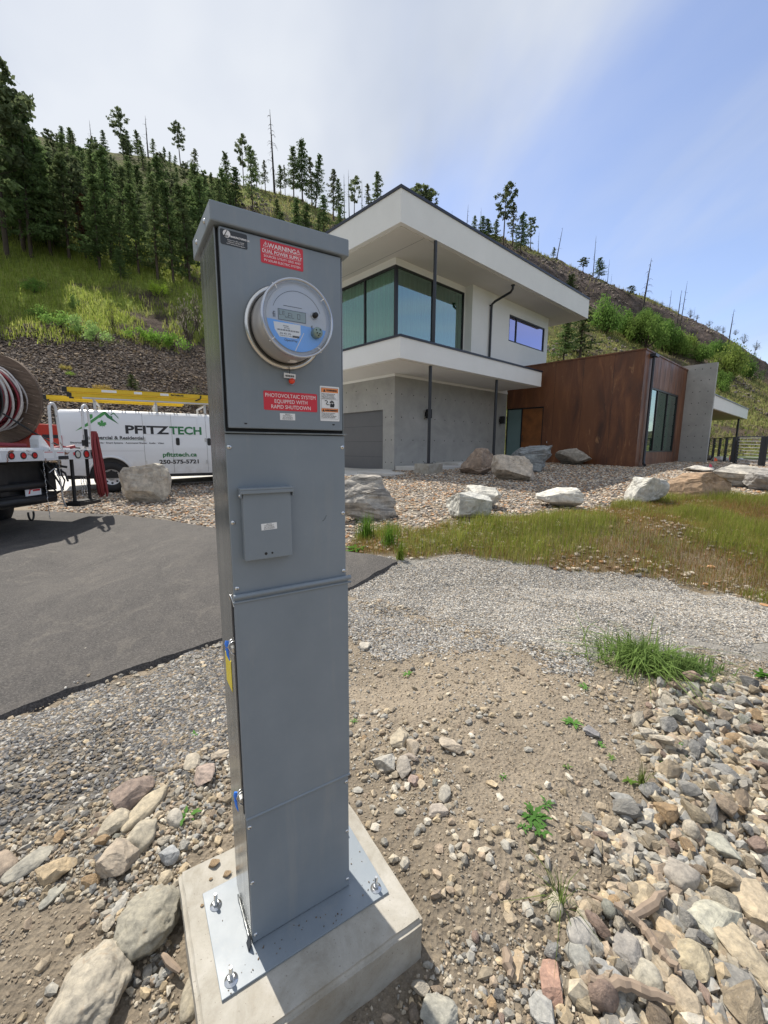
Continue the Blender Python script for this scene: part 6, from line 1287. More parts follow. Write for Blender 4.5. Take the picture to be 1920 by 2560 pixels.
tag(blades('dry_hill_grass', X_, Y_, Z_ - .05, RNG.uniform(.25, .6, len(X_)) * (.7 + .01 * Y_), RNG.uniform(.08, .16, len(X_)), [(.26, .25, .10), (.19, .23, .07), (.29, .27, .14), (.21, .19, .11)], '', 'grass', .6), 'yellow green grass on the hillside behind the house', 'grass', kind='stuff')
X_, Y_, Z_ = hill_pts(30000, -1.05, -.30, lambda t: .2 + 13 * t, lambda a, b_, c_: (tanT(a, b_) < .275 + .06 * fbm(a * .5, b_ * .5, 3, 9)))
sc_ = stones('scree', X_, Y_, Z_ + .02, RNG.uniform(.05, .22, len(X_)) * RNG.uniform(.5, 1, len(X_)), [(.12, .095, .08), (.17, .14, .12), (.085, .07, .062), (.21, .17, .14), (.26, .19, .12)], 'dark brown scree and bark litter at the foot of the slope', 'scree', flat=.4, tilt=.9)
X_, Y_, Z_ = hill_pts(16000, -.35, 1.05, lambda t: 20 + 85 * t, lambda a, b_, c_: fbm(a * .12, b_ * .12, 3, 133) > .05)
stones('hill_rocks', X_, Y_, Z_, RNG.uniform(.2, .9, len(X_)) * RNG.uniform(.4, 1, len(X_)), [(.12, .10, .09), (.18, .155, .14), (.09, .075, .068), (.24, .20, .17)], 'loose rocks strewn over the hillside', 'rocks', flat=.7, tilt=.9)
# ------------------------------------------------------------------ trees
def tri_cloud(cent, size, rg, elong=1.0, dirs=None, per=1):
    n = len(cent) * per; c = np.repeat(cent, per, 0); s = np.repeat(size, per)[:, None]
    a = rg.normal(size=(n, 3)); 
    if dirs is not None: a = a * .55 + np.repeat(dirs, per, 0) * 1.2
    a /= np.linalg.norm(a, axis=1, keepdims=True); b = rg.normal(size=(n, 3)); b -= (b * a).sum(1, keepdims=True) * a; b /= np.linalg.norm(b, axis=1, keepdims=True)
    c = c + rg.normal(size=(n, 3)) * s * .35; V = np.stack([c - b * s * .32, c + b * s * .32, c + a * s * elong + b * s * .2, c + a * s * elong * .9 - b * s * .25], 1).reshape(-1, 3)
    return V, (np.arange(n)[:, None] * 4 + np.array([[0, 1, 2, 3]]))
def conifer(seed, H=12.0, kind='fir'):
    rg = np.random.default_rng(seed); rr = random.Random(seed); q = MB()
    bend = rg.normal(0, .02, 2) * H; tr = lambda t: Vector((bend[0] * t * t, bend[1] * t * t, H * t))
    q.tube([tr(t) for t in np.linspace(0, 1, 9)], [.020 * H * (1 - t) ** .8 * .62 + .012 for t in np.linspace(0, 1, 9)], 7)
    cents, sizes, dirs = [], [], []
    cb = {'fir': .17, 'sparse': .24, 'pine': .38, 'dense': .10}[kind] + rg.uniform(0, .10); nb = {'fir': 95, 'sparse': 58, 'pine': 46, 'dense': 125}[kind]; Rm = {'fir': .17, 'sparse': .13, 'pine': .17, 'dense': .20}[kind] * H
    for k in range(nb):
        t = cb + (1 - cb) * ((k + rg.uniform()) / nb) ** (.85 if kind != 'pine' else 1.0); a = rg.uniform(0, 2 * PI)
        prof = (1 - (t - cb) / (1 - cb)) ** .75 if kind != 'pine' else math.sin(PI * min(1, .18 + .8 * (t - cb) / (1 - cb))) ** .7
        L = Rm * (.12 + .88 * prof) * rg.uniform(.30, 1.25); 
        if kind == 'sparse' and rg.uniform() < .25: L *= .4
        drop = {'fir': -.18, 'sparse': -.3, 'pine': .22, 'dense': -.12}[kind] + rg.normal(0, .12)
        p0 = tr(t); d = Vector((math.cos(a), math.sin(a), drop)).normalized(); p1 = p0 + d * L * .6; p2 = p0 + d * L + Vector((0, 0, (.08 if kind != 'pine' else .12) * L))
        q.tube([p0, p1, p2], [.006 * H * .4 * (1 - t * .7) + .006, .012, .005], 3, caps=False)
        if kind == 'pine': ts = [.7, .85, 1.0, .95]; sz = .36
        else: ts = np.linspace(.22, 1.0, max(3, int(L / .28))); sz = .24
        for s in ts:
            pc = p0.lerp(p2, s) + Vector((rg.normal(0, .06), rg.normal(0, .06), rg.normal(0, .05) - (.05 if kind != 'pine' else 0))) * (H / 12) * (1.6 if kind == 'pine' else 1)
            wd = (1 - abs(s - .55)) * .32 * L if kind != 'pine' else .22
            for r_ in range(2 if kind != 'pine' else 1):
                off = Vector((-math.sin(a), math.cos(a), 0)) * rg.normal(0, .5) * wd; cents.append((pc + off)[:]); sizes.append(sz * H / 12 * rg.uniform(.6, 1.2)); dirs.append((d.x, d.y, d.z - .25))
    V, F = tri_cloud(np.array(cents), np.array(sizes), rg, 1.0 if kind != 'pine' else .8, np.array(dirs) if kind != 'pine' else None, per={'fir': 4, 'sparse': 4, 'pine': 12, 'dense': 4}[kind])
    return q, V, F
def snag(seed, H=10, br=16, droop=False):
    rr = random.Random(seed); q = MB(); bx, by = rr.gauss(0, .02) * H, rr.gauss(0, .02) * H; tr = lambda t: Vector((bx * t, by * t, H * t))
    q.tube([tr(t) for t in np.linspace(0, 1, 7)], [.017 * H * (1 - t) ** .7 + .02 for t in np.linspace(0, 1, 7)], 6)
    for k in range(br):
        t = rr.uniform(.25, .97); a = rr.uniform(0, 2 * PI); L = H * .14 * (1.1 - t) * rr.uniform(.4, 1.5) + .2; dr = -.9 if droop else rr.uniform(-.35, .25); p0 = tr(t); d = Vector((math.cos(a), math.sin(a), .15))
        pm = p0 + d * L * .55; pe = p0 + d * L + Vector((0, 0, dr * L * .6)); q.tube([p0, pm, pe], [.035, .022, .010], 3, caps=False)
        if droop or rr.random() < .4: q.tube([pm, pm + Vector((rr.gauss(0, .3), rr.gauss(0, .3), -.3)) * L], [.018, .008], 3, caps=False)
    return q
class Proto: pass
def mk_proto(kind, seed):
    p = Proto(); p.kind = kind
    if kind in ('snag', 'bough'):
        q = snag(seed, 10, 10 if kind == 'snag' else 26, kind == 'bough'); o = q.obj('trunk', M['deadbark']); p.trunk = o.data; p.crown = None; bpy.data.objects.remove(o); p.H = 10
    else:
        q, V, F = conifer(seed, 12.0, kind); o = q.obj('trunk', M['bark']); p.trunk = o.data; bpy.data.objects.remove(o); o = np_obj('crown', V, F, M['needles']); p.crown = o.data; bpy.data.objects.remove(o); p.H = 12
    return p
PT = {k: [mk_proto(k, s) for s in sd_] for k, sd_ in (('fir', (1, 2, 3, 4)), ('dense', (5, 6, 7)), ('sparse', (8, 9, 10)), ('pine', (11, 12, 13, 14)), ('snag', (15, 16, 17)), ('bough', (18, 19)))}
NEED = {'fir': (.155, .205, .095), 'dense': (.13, .19, .08), 'sparse': (.18, .20, .125), 'pine': (.16, .195, .11)}
def tree(kind, P, H, label, group=None, lean=0.0, wide=1.0, col=None, cat='tree', cr=(0, 0, 0)):
    p = random.choice(PT[kind]); s = H / p.H; name = {'fir': 'fir_tree', 'dense': 'fir_tree', 'sparse': 'fir_tree', 'pine': 'pine_tree', 'snag': 'dead_tree', 'bough': 'dead_tree'}[kind]
    r = thing(name, label, cat, P - Vector((0, 0, .15)), random.uniform(0, 6.28), group); r.scale = (s * wide, s * wide, s)
    if lean: r.rotation_mode = 'XYZ'; r.rotation_euler = (0, lean, 0)
    t = bpy.data.objects.new('trunk', p.trunk); C.objects.link(t); t.parent = r
    if p.crown: c = bpy.data.objects.new('crown', p.crown); C.objects.link(c); c.parent = r; cc = col or NEED[kind]; f = random.uniform(.8, 1.25); c.color = (cc[0] * f, cc[1] * f, cc[2] * f, 1)
    if lean: t.rotation_euler = (0, 0, random.uniform(0, 6.28)); (r.children and [setattr(q_, 'rotation_euler', t.rotation_euler) for q_ in r.children])
    return r
def tree_px(kind, bx, by, top, label, lean_px=0, **kw):
    P = G(bx, by)
    if (P - Vector((0, 0, HC))).length > 200 or P.y > np.interp(P.x / P.y, _UF, _YR) + 3:
        yy = by
        for k in range(40):
            yy += 1.5; P = G(bx, yy)
            if P.y < np.interp(P.x / P.y, _UF, _YR) + 2: break
    H = max(1.0, px_m(P, by - top) * 1.0 / 1.0); 
    # true vertical height whose top is seen at row `top`
    for k in range(12):
        py_ = project(P + Vector((0, 0, H)))[1]; H += px_m(P, py_ - top) * .8
    return tree(kind, P, H, label, lean=(lean_px / max(1, by - top)), **kw)
zA = lambda u, v: (u / 3.84, 138.3 + v / 3.84); zB = lambda u, v: ((560 + u / 3.95) / K, (260 + v / 3.95) / K); zC = lambda u, v: ((1000 + u / 3.456) / K, (440 + v / 3.456) / K); zD = lambda u, v: ((1200 + u / 2.3042) / K, (440 + v / 2.3042) / K)
SKY = [
 (zA, 770, 700, 460, 'snag', 0, 'bare dead spike above the highest point of the left ridge', 1),
 (zA, 1030, 800, 375, 'pine', -12, 'tall thin pine on the left ridge, the one leaning slightly left', .75),
 (zA, 1150, 810, 545, 'fir', 0, 'bushy fir right of the tall thin pine on the left ridge', .9),
 (zA, 1230, 760, 420, 'snag', 0, 'bare dead pole between the bushy fir and the lone pine on the left ridge', 1),
 (zA, 1275, 770, 610, 'fir', 0, 'small fir at the foot of the bare dead pole on the left ridge', 1),
 (zA, 1500, 860, 475, 'pine', -14, 'lone pine with a curved leaning trunk on the left ridge', .75),
 (zA, 1620, 890, 690, 'sparse', 0, 'short ragged fir just right of the lone curved pine', 1.2),
 (zA, 600, 760, 525, 'fir', 0, 'pointed fir standing clear left of the ridge top', 1.1),
 (zA, 450, 800, 560, 'pine', 0, 'round topped pine left of the pointed fir', 1.1),
 (zA, 500, 800, 580, 'sparse', 0, 'small ragged tree between the round topped pine and the pointed fir', 1.1),
 (zB, 195, 800, 310, 'pine', 0, 'tall tufted pine at the left end of the ridge above the pedestal', .6),
 (zB, 285, 1080, 400, 'fir', -6, 'slender fir rooted lower on the slope above the pedestal hood', .6),
 (zB, 325, 830, 455, 'fir', 0, 'narrow fir right of the tall tufted pine above the pedestal', .8),
 (zB, 500, 840, 60, 'bough', -10, 'tallest dead grey tree with many bare branches above the pedestal', .8),
 (zB, 410, 840, 550, 'sparse', 0, 'thin ragged fir left of the tallest dead tree', .8),
 (zB, 560, 870, 600, 'fir', 0, 'small fir right of the tallest dead tree', .9),
 (zB, 605, 880, 590, 'sparse', 0, 'thin sparse fir between the small fir and the dark dense group', .6),
 (zB, 690, 910, 410, 'fir', 0, 'left fir of the dark dense group on the ridge', .75),
 (zB, 775, 930, 345, 'dense', 0, 'tallest fir of the dark dense group on the ridge', .75),
 (zB, 870, 940, 520, 'sparse', 0, 'gappy fir right of the tallest fir of the dark group', .8),
 (zB, 905, 980, 490, 'dense', 26, 'dark fir leaning to the right on the ridge', .7),
 (zB, 1080, 1060, 630, 'sparse', -4, 'ragged fir between the leaning fir and the dead poles', .9),
 (zB, 1130, 1060, 730, 'fir', 0, 'shorter fir left of the thin dead poles by the roof', .8),
 (zB, 1188, 1015, 685, 'snag', 0, 'left one of three thin dead poles near the white roof', .7),
 (zB, 1237, 1000, 640, 'snag', 0, 'middle and tallest of three thin dead poles near the white roof', .6),
 (zB, 1285, 1050, 720, 'pine', 6, 'pine between the middle and right thin dead poles', .7),
 (zB, 1361, 1080, 740, 'snag', 0, 'right one of three thin dead poles near the white roof', .6),
 (zB, 1432, 1040, 770, 'sparse', 0, 'small spiky tree left of the roof corner', .9),
 (zB, 1520, 1000, 655, 'fir', 0, 'spiky fir just left of the white roof corner', .8),
 (zB, 80, 785, 700, 'fir', 0, 'tiny fir at the left of the ridge above the pedestal', 1),
 (zB, 137, 785, 640, 'snag', 0, 'tiny bare stem beside the tiny fir on the ridge', .7),
 (zC, 170, 290, 70, 'pine', 0, 'broad pine peeking over the roof edge right of its corner', 1.3),
 (zC, 240, 320, 115, 'pine', 0, 'smaller pine right of the broad pine over the roof edge', 1),
 (zC, 300, 330, 180, 'snag', 0, 'tiny dead stem right of the two pines over the roof edge', .7),
 (zC, 446, 410, 290, 'snag', 0, 'faint dead stem over the middle of the roof edge', .7),
 (zC, 575, 480, 240, 'snag', 6, 'dead stem with twigs left of the trees over the roof', .8),
 (zC, 640, 530, 330, 'fir', 0, 'first fir from the left of the tree group over the roof', .9),
 (zC, 690, 545, 265, 'snag', 0, 'dead top sticking out of the tree group over the roof', .7),
 (zC, 705, 570, 345, 'dense', 0, 'rounded dark fir in the tree group over the roof', 1),
 (zC, 762, 600, 360, 'dense', 0, 'broad dark tree left of the tallest pine over the roof', 1.2),
 (zC, 822, 610, 370, 'fir', 0, 'fir close to the left of the tallest pine over the roof', 1),
 (zC, 893, 600, 80, 'pine', 0, 'tallest pine of the tree group over the roof', .75),
 (zC, 970, 620, 225, 'sparse', 0, 'thin pine right beside the tallest pine over the roof', .9),
 (zC, 1040, 665, 305, 'dense', 0, 'full green pine at the right of the tree group over the roof', .85),
 (zC, 1125, 650, 365, 'pine', 0, 'open pine at the right end of the tree group over the roof', .8),
 (zC, 1192, 660, 475, 'snag', 0, 'small dead stem right of the tree group over the roof', .7),
 (zC, 1352, 715, 440, 'snag', 26, 'dark leaning dead trunk with a little fir at its foot', .9),
 (zC, 1325, 705, 610, 'fir', 0, 'little fir at the foot of the dark leaning dead trunk', 1.2),
 (zC, 1580, 815, 700, 'pine', 0, 'little round pine alone on the ridge right of the roof tip', 1.5),
 (zC, 1455, 1010, 850, 'fir', 0, 'young fir below the rock band just above the white roof', 1.2),
 (zD, 650, 572, 340, 'snag', 4, 'tall dead spike beside a small full pine on the right ridge', .6),
 (zD, 685, 578, 465, 'dense', 0, 'small full pine right of the tall dead spike', 1.2),
 (zD, 733, 602, 475, 'snag', 3, 'short dead stem right of the small full pine', .7),
 (zD, 752, 618, 560, 'snag', 3, 'stubby broken stem next to the short dead stem', .7),
 (zD, 865, 702, 630, 'pine', 0, 'tiny green tree on the right ridge left of the big dead tree', 1.6),
 (zD, 938, 765, 470, 'bough', 18, 'big black dead tree with drooping bare branches', 1.0),
 (zD, 1090, 770, 655, 'snag', 0, 'straight black dead stem right of the big drooping dead tree', .9),
 (zD, 1130, 885, 650, 'snag', 17, 'left of two slanting dead trunks crossing the rock band', .9),
 (zD, 1153, 868, 600, 'snag', 17, 'right and taller of two slanting dead trunks crossing the rock band', .6),
 (zD, 1230, 820, 750, 'snag', 0, 'thin short dead stem right of the slanting trunks', .7),
 (zD, 1424, 1005, 760, 'snag', 10, 'slanting dead tree with side twigs near the right edge', .9),
 (zD, 1568, 1090, 940, 'bough', 8, 'dead crooked tree at the far right of the ridge', .9),
 (zD, 480, 1070, 800, 'dense', 0, 'dark fir behind the house between the white wall and the rusty wing', 1.2),
 (zD, 575, 1050, 740, 'fir', 0, 'dark fir under the right tip of the white roof', 1.5),
 (zD, 515, 690, 565, 'fir', 0, 'dark little fir above the right part of the roof edge', 1.4),
]
for (zf, u, v0, v1, kind, lean, lab, wd) in SKY:
    bx, by = zf(u, v0); _, top = zf(u, v1); tree_px(kind, bx, by, top, lab, lean / 3.3, wide=wd * (1 if kind in ('snag', 'bough') else 1.45))
# front row of the forest, given one by one
FR = [(16, 557, 110, 'pine', 1.0, 'tall pine with a thick dark trunk at the left edge of the meadow'), (52, 543, 190, 'fir', 1.1, 'tall fir right behind the left edge pine'), (68, 556, 225, 'dense', 1.0, 'dense dark fir second trunk from the left at the meadow edge'),
 (-25, 585, 60, 'fir', 1.0, 'very tall tree cut by the left edge of the picture'), (-10, 500, 150, 'dense', 1.0, 'dark tree high behind the left edge pine'), (110, 552, 300, 'dense', 1.1, 'dark spreading fir left of the rusty dead tree'), (150, 560, 330, 'fir', 1.2, 'shadowed fir right before the rusty dead tree'), 
 (216, 583, 380, 'dense', 1.2, 'low dark fir right of the rusty dead tree'), (262, 604, 533, 'dense', 1.6, 'small young fir standing alone in the meadow before the forest'), (300, 590, 400, 'dense', 1.1, 'broad dark fir in the middle of the forest edge'), (341, 603, 372, 'fir', 1.1, 'fir with a pale bare lower trunk at the forest edge'), (375, 611, 390, 'dense', 1.0, 'dark fir next to the pale trunked fir'), (410, 608, 400, 'fir', 1.1, 'forest edge fir closest to the pedestal'), (440, 600, 380, 'dense', 1.1, 'forest edge fir half hidden by the pedestal'), (240, 560, 320, 'dense', 1.0, 'tall dark fir behind the young fir')]
for (bx, by, top, kind, wd, lab) in FR: tree_px(kind, bx, by, top, lab, 0, wide=wd)
r = tree_px('sparse', 186, 560, 418, 'rusty brown dying tree with a pale bare trunk in the forest', 0, wide=1.3)
for c_ in r.children:
    if c_.name.startswith('crown'): c_.color = (.13, .065, .040, 1)
# the forest behind
skyl = lambda x_: np.interp(x_, [-200, 0, 100, 200, 350, 430, 540, 700], [240, 300, 322, 325, 345, 378, 405, 465])
frontl = lambda x_: np.interp(x_, [-200, 0, 60, 170, 300, 440, 520, 720], [560, 545, 545, 560, 590, 600, 470, 500])
pts_ = []; tries = 0
while len(pts_) < 150 and tries < 9000:
    tries += 1; bx = random.uniform(-110, 520); lo, hi = skyl(bx) + 4, frontl(bx) - 6
    by = lo + (hi - lo) * random.random() ** 1.15
    if bx > 425 and by < 430: continue
    sp = 7 + (by - lo) / (hi - lo + 1) * 17
    if any(abs(bx - a) < sp and abs(by - b_) < sp * .6 for a, b_ in pts_): continue
    if random.random() < .35 and 330 < bx and by < 420: continue
    pts_.append((bx, by))
for bx, by in pts_:
    fh = (by - skyl(bx)) / (frontl(bx) - skyl(bx)); row_ = 'close under the ridge line' if fh < .2 else 'high on the slope' if fh < .4 else 'halfway up the slope' if fh < .6 else 'low on the slope' if fh < .8 else 'just behind the meadow edge'
    colm = 'at the far left of the forest' if bx < 0 else 'left in the forest' if bx < 90 else 'left of the forest centre' if bx < 190 else 'right of the forest centre' if bx < 290 else 'right in the forest' if bx < 400 else 'nearest the pedestal'
    P = G(bx, by); kind = random.choices(['fir', 'dense', 'sparse', 'pine'], [.4, .35, .12, .13])[0]; H = random.uniform(5.5, 11) * (1.1 if bx < 60 else .8) * (.62 if fh < .35 and bx > 30 else 1)
    tree(kind, P, H, f"{'tall' if H > 7.5 else 'short'} {dict(fir='green fir', dense='dark dense fir', sparse='thin ragged fir', pine='tufted pine')[kind]} {row_} {colm}", 'trees of the left hillside forest', wide=random.uniform(1.0, 1.45))
for k_, (bx, by, H) in enumerate([(500, 480, 5), (455, 520, 7), (600, 480, 4), (640, 502, 6), (660, 530, 7), (700, 510, 7), (735, 520, 6), (690, 540, 6), (610, 525, 5)]):
    tree(random.choice(['dense', 'fir']), G(bx, by), H, 'dark fir on the open slope ' + ['above the left half of the pedestal hood', 'right beyond the forest edge', 'above the middle of the pedestal hood', 'above the warning sticker side of the hood', 'just over the right end of the hood', 'below the dark dense group on the ridge', 'touching the left end of the white roof', 'lowest between the hood and the white roof', 'low behind the top of the hood'][k_], 'firs on the slope above the pedestal', wide=random.uniform(1.2, 1.6))
# ------------------------------------------------------------------ shrubs
def bush_proto(seed, nleaf=2600, leaf=.11, upright=0, clumps=12, thin=False):
    rg = np.random.default_rng(seed); q = MB(); cs = []
    for k in range(clumps):
        a = rg.uniform(0, 2 * PI); r_ = rg.uniform(0, .72) ** .7; z_ = rg.uniform(.25, .86) * (1 - .45 * r_); cs.append((r_ * math.cos(a), r_ * math.sin(a), z_, rg.uniform(.16, .34)))
        q.tube([(0.05 * math.cos(a), .05 * math.sin(a), 0), (cs[-1][0] * .5, cs[-1][1] * .5, z_ * .55), cs[-1][:3]], [.028, .018, .006], 4, caps=False)
        for j in range(4): e = Vector(cs[-1][:3]) + Vector(rg.normal(0, .16, 3)); q.tube([cs[-1][:3], e], [.008, .003], 3, caps=False)
    pc = []
    for k in range(nleaf):
        c = cs[rg.integers(0, len(cs))]; d = rg.normal(size=3); d /= np.linalg.norm(d); rad = c[3] * (rg.uniform(.25, 1.35) ** .7); p = np.array(c[:3]) + d * rad * np.array([1.1, 1.1, .95]); 
        if p[2] > .02: pc.append(p)
    pc = np.array(pc); pc = pc + rg.normal(0, .03, pc.shape); V, F = tri_cloud(pc, rg.uniform(.5, 1.2, len(pc)) * leaf, rg, .9)
    o = q.obj('stems', M['bark']); s_ = o.data; bpy.data.objects.remove(o); o = np_obj('foliage', V, F, M['leaves']); l_ = o.data; bpy.data.objects.remove(o); return s_, l_
BP = [bush_proto(s, 3400, .075) for s in (31, 32, 33, 34)]; BPs = [bush_proto(s, 900, .10, clumps=8) for s in (41, 42, 43)]; BT = [bush_proto(s, 260, .07, clumps=16) for s in (51, 52)]
def bush(P, w, h, col, label, protos=BP, group=None, name='bush', cat='bush'):
    s_, l_ = random.choice(protos); r = thing(name, label, cat, P - Vector((0, 0, .05)), random.uniform(0, 6.28), group); r.scale = (w / 2, w / 2, h)
    a = bpy.data.objects.new('stems', s_); b_ = bpy.data.objects.new('foliage', l_)
    for o_ in (a, b_): C.objects.link(o_); o_.parent = r
    b_.color = (*col, 1); return r
GB = (.17, .27, .075)
BD = [(720, 905, 190, 170, 'bright green bush nearest the white roof tip on the right slope'), (835, 925, 130, 125, 'bright bush second from the roof tip on the right slope'), (895, 950, 150, 150, 'big rounded bush above the left end of the rusty wing roof'), (955, 990, 190, 180, 'largest dark green bush above the rusty wing corner'), (950, 860, 100, 95, 'high small bush above the largest bush'), (1065, 1005, 150, 150, 'yellow green bush right above the rusty wing window side'), (1120, 1030, 130, 130, 'bush just left above the concrete fin wall'), (1175, 1030, 140, 120, 'light bush right above the concrete fin wall'), (1260, 1070, 140, 105, 'bright low bush over the top of the fin wall'), (1345, 1060, 130, 100, 'dark bush above the right corner of the fin wall'), (1420, 1160, 180, 165, 'big bush right of the fin wall top'), (1470, 1120, 130, 120, 'bush behind the big bush right of the fin wall'), (1550, 1175, 130, 95, 'rightmost bright bush on the slope'), (1385, 1245, 110, 110, 'bush touching the right edge of the fin wall'), (1015, 880, 90, 70, 'small pale bush on the rock band edge')]
for i, (u, v, w, h, lab) in enumerate(BD):
    bx, by = zD(u, v); P = G(bx, by); f = random.uniform(.8, 1.15); w_ = px_m(P, w / 2.3042 / K); h_ = px_m(P, h / 2.3042 / K)
    bush(P, w_ * 1.2, h_ * 1.2, (GB[0] * f * random.uniform(.85, 1.25), GB[1] * f, GB[2] * f), lab)
for (bx, by, w, h, col, pr, lab) in [(130, 706, 70, 34, (.16, .27, .07), BPs, 'pale green leafy shrub above the scree at the left'), (170, 722, 66, 40, (.20, .30, .11), BPs, 'grey green leafy shrub in the middle of the shrub row'), (212, 738, 60, 38, (.20, .30, .11), BPs, 'grey green shrub at the right end of the shrub row'), (95, 690, 60, 30, (.12, .20, .05), BPs, 'dark low shrub left of the shrub row'), (245, 714, 34, 72, (.22, .27, .05), BT, 'thin yellow green sapling in the meadow'), (300, 735, 60, 34, (.16, .27, .05), BPs, 'bright leafy shrub right of the sapling'), (340, 745, 60, 38, (.14, .25, .05), BPs, 'leafy shrub left of the bare grey shrub'), (380, 755, 60, 40, (.14, .25, .05), BPs, 'green shrub at the foot of the bare grey shrub'), (408, 738, 66, 112, (.19, .17, .15), BT, 'bare grey twiggy shrub beside the pedestal'), (425, 715, 40, 90, (.17, .15, .13), BT, 'second bare twiggy shrub half behind the pedestal'), (340, 640, 50, 35, (.24, .33, .05), BPs, 'yellow green bush under the forest edge'), (160, 668, 26, 30, (.10, .16, .05), BPs, 'small dark bush in the upper meadow'), (423, 886, 44, 60, (.14, .15, .08), BT, 'dull dry bush behind the van ladders'), (75, 632, 60, 30, (.11, .19, .045), BPs, 'dark bush at the left of the meadow top'), (140, 800, 30, 16, (.28, .24, .08), BPs, 'yellowish weed tuft on the scree'), (220, 845, 44, 18, (.30, .22, .07), BPs, 'straw coloured weed tuft behind the ladders'), (150, 812, 22, 14, (.18, .26, .06), BPs, 'small green weed on the scree')]:
    P = G(bx, by); bush(P, px_m(P, w), px_m(P, h), tuple(min(.6, c_ * 1.45) for c_ in col), lab, pr)
for c_ in (G(287, 840),): tree('dense', c_, px_m(c_, 36), 'baby pine on the scree just above the ladders', wide=2.0, col=(.12, .17, .06))
for i, (u, v, w, h) in enumerate([(1520, 950, 60, 60), (1210, 800, 50, 50), (1045, 745, 40, 40), (1320, 850, 45, 40), (1365, 880, 50, 40), (1400, 890, 40, 40), (1470, 900, 40, 36), (1005, 735, 36, 40), (1590, 985, 50, 50), (1250, 810, 40, 30)]):
    bx, by = zD(u, v); P = G(bx, by + 6); bush(P, px_m(P, w / 2.67), px_m(P, h / 2.67), (.13, .14, .07), 'sparse twiggy shrub on the crest of the right ridge', BT, 'shrubs on the right ridge crest')
# weeds and tufts near the camera
def tuft(px_, py_, w, h, nb, col, label, spread=1.0, bw=.006, name='grass_tuft', cat='grass tuft', lean=.9, cols=None):
    P = G(px_, py_); R_ = px_m(P, w) / 2; H_ = px_m(P, h); n = nb; r = np.abs(RNG.normal(0, .45, n)) * R_ * spread; a = RNG.uniform(0, 2 * PI, n); x = P.x + r * np.cos(a); y = P.y + r * np.sin(a) * .8
    o = blades(name, x, y, gz(x, y) - .004, H_ * RNG.uniform(.35, 1.1, n), np.full(n, bw) * RNG.uniform(.6, 1.3, n), cols or [col, tuple(c_ * 1.3 for c_ in col), tuple(c_ * .75 for c_ in col)], label, cat, lean)
    return tag(o, label, cat)
tuft(1385, 1435, 240, 66, 850, (.19, .28, .09), 'big deep green tuft of long grass on the edge of the gravel path', .8, .008, lean=1.4)
tuft(1490, 1452, 200, 46, 480, (.15, .23, .08), 'smaller right half of long grass beside the big tuft', .9, .007, lean=.8)
tuft(790, 1165, 60, 60, 260, (.10, .19, .03), 'tall green grass at the foot of the layered boulder', .9, .006, lean=.3)
tuft(865, 1210, 26, 55, 120, (.16, .22, .04), 'upright yellow green grass clump at the tip of the asphalt', .8, .006, lean=.3)
tuft(840, 1180, 60, 60, 200, (.11, .20, .035), 'green grass clump left of the grass bank', .9, .006, lean=.35)
tuft(1385, 1700, 26, 60, 60, (.14, .19, .05), 'thin grass blades above the rock pile', .8, .003, lean=.4)
tuft(1430, 1500, 40, 14, 50, (.20, .25, .04), 'tiny yellow green weed below the big tuft', .8, .006, lean=1)
tuft(1210, 1960, 26, 90, 40, (.14, .19, .06), 'dry grass blades lying on the dirt', .6, .003, lean=1.1)
def weed(px_, py_, w, n, col, label, leaf=.5, h=.5, stem=0):
    P = G(px_, py_); R_ = px_m(P, w) / 2; q = MB()
    for k in range(n):
        a = 2 * PI * k / n + random.uniform(-.3, .3); L = R_ * random.uniform(.6, 1.1); d = Vector((math.cos(a), math.sin(a), 0)); s = Vector((-d.y, d.x, 0)); el = random.uniform(.15, .8) * h; wl = L * .13 * leaf * 2
        c = P + Vector((random.gauss(0, 1), random.gauss(0, 1), 0)) * R_ * .12 + Vector((0, 0, .004)); N = 6; vs = []; fs = []
        for j in range(N + 1):
            t = j / N; z_ = el * L * math.sin(t * 2.2) * .9; wd = wl * math.sin(min(1, t * 1.05) * PI * .9 + .15) * (1.5 if j % 2 else .75); vs += [c + d * L * t + s * wd + Vector((0, 0, z_)), c + d * L * t - s * wd + Vector((0, 0, z_))]
        for j in range(N): fs.append((2 * j, 2 * j + 1, 2 * j + 3, 2 * j + 2))
        q.add(vs, fs, 0)
    o = q.obj('weed', M['leaves']); o.color = (*col, 1)
    return tag(o, label, 'weed')
WG = (.12, .26, .07)
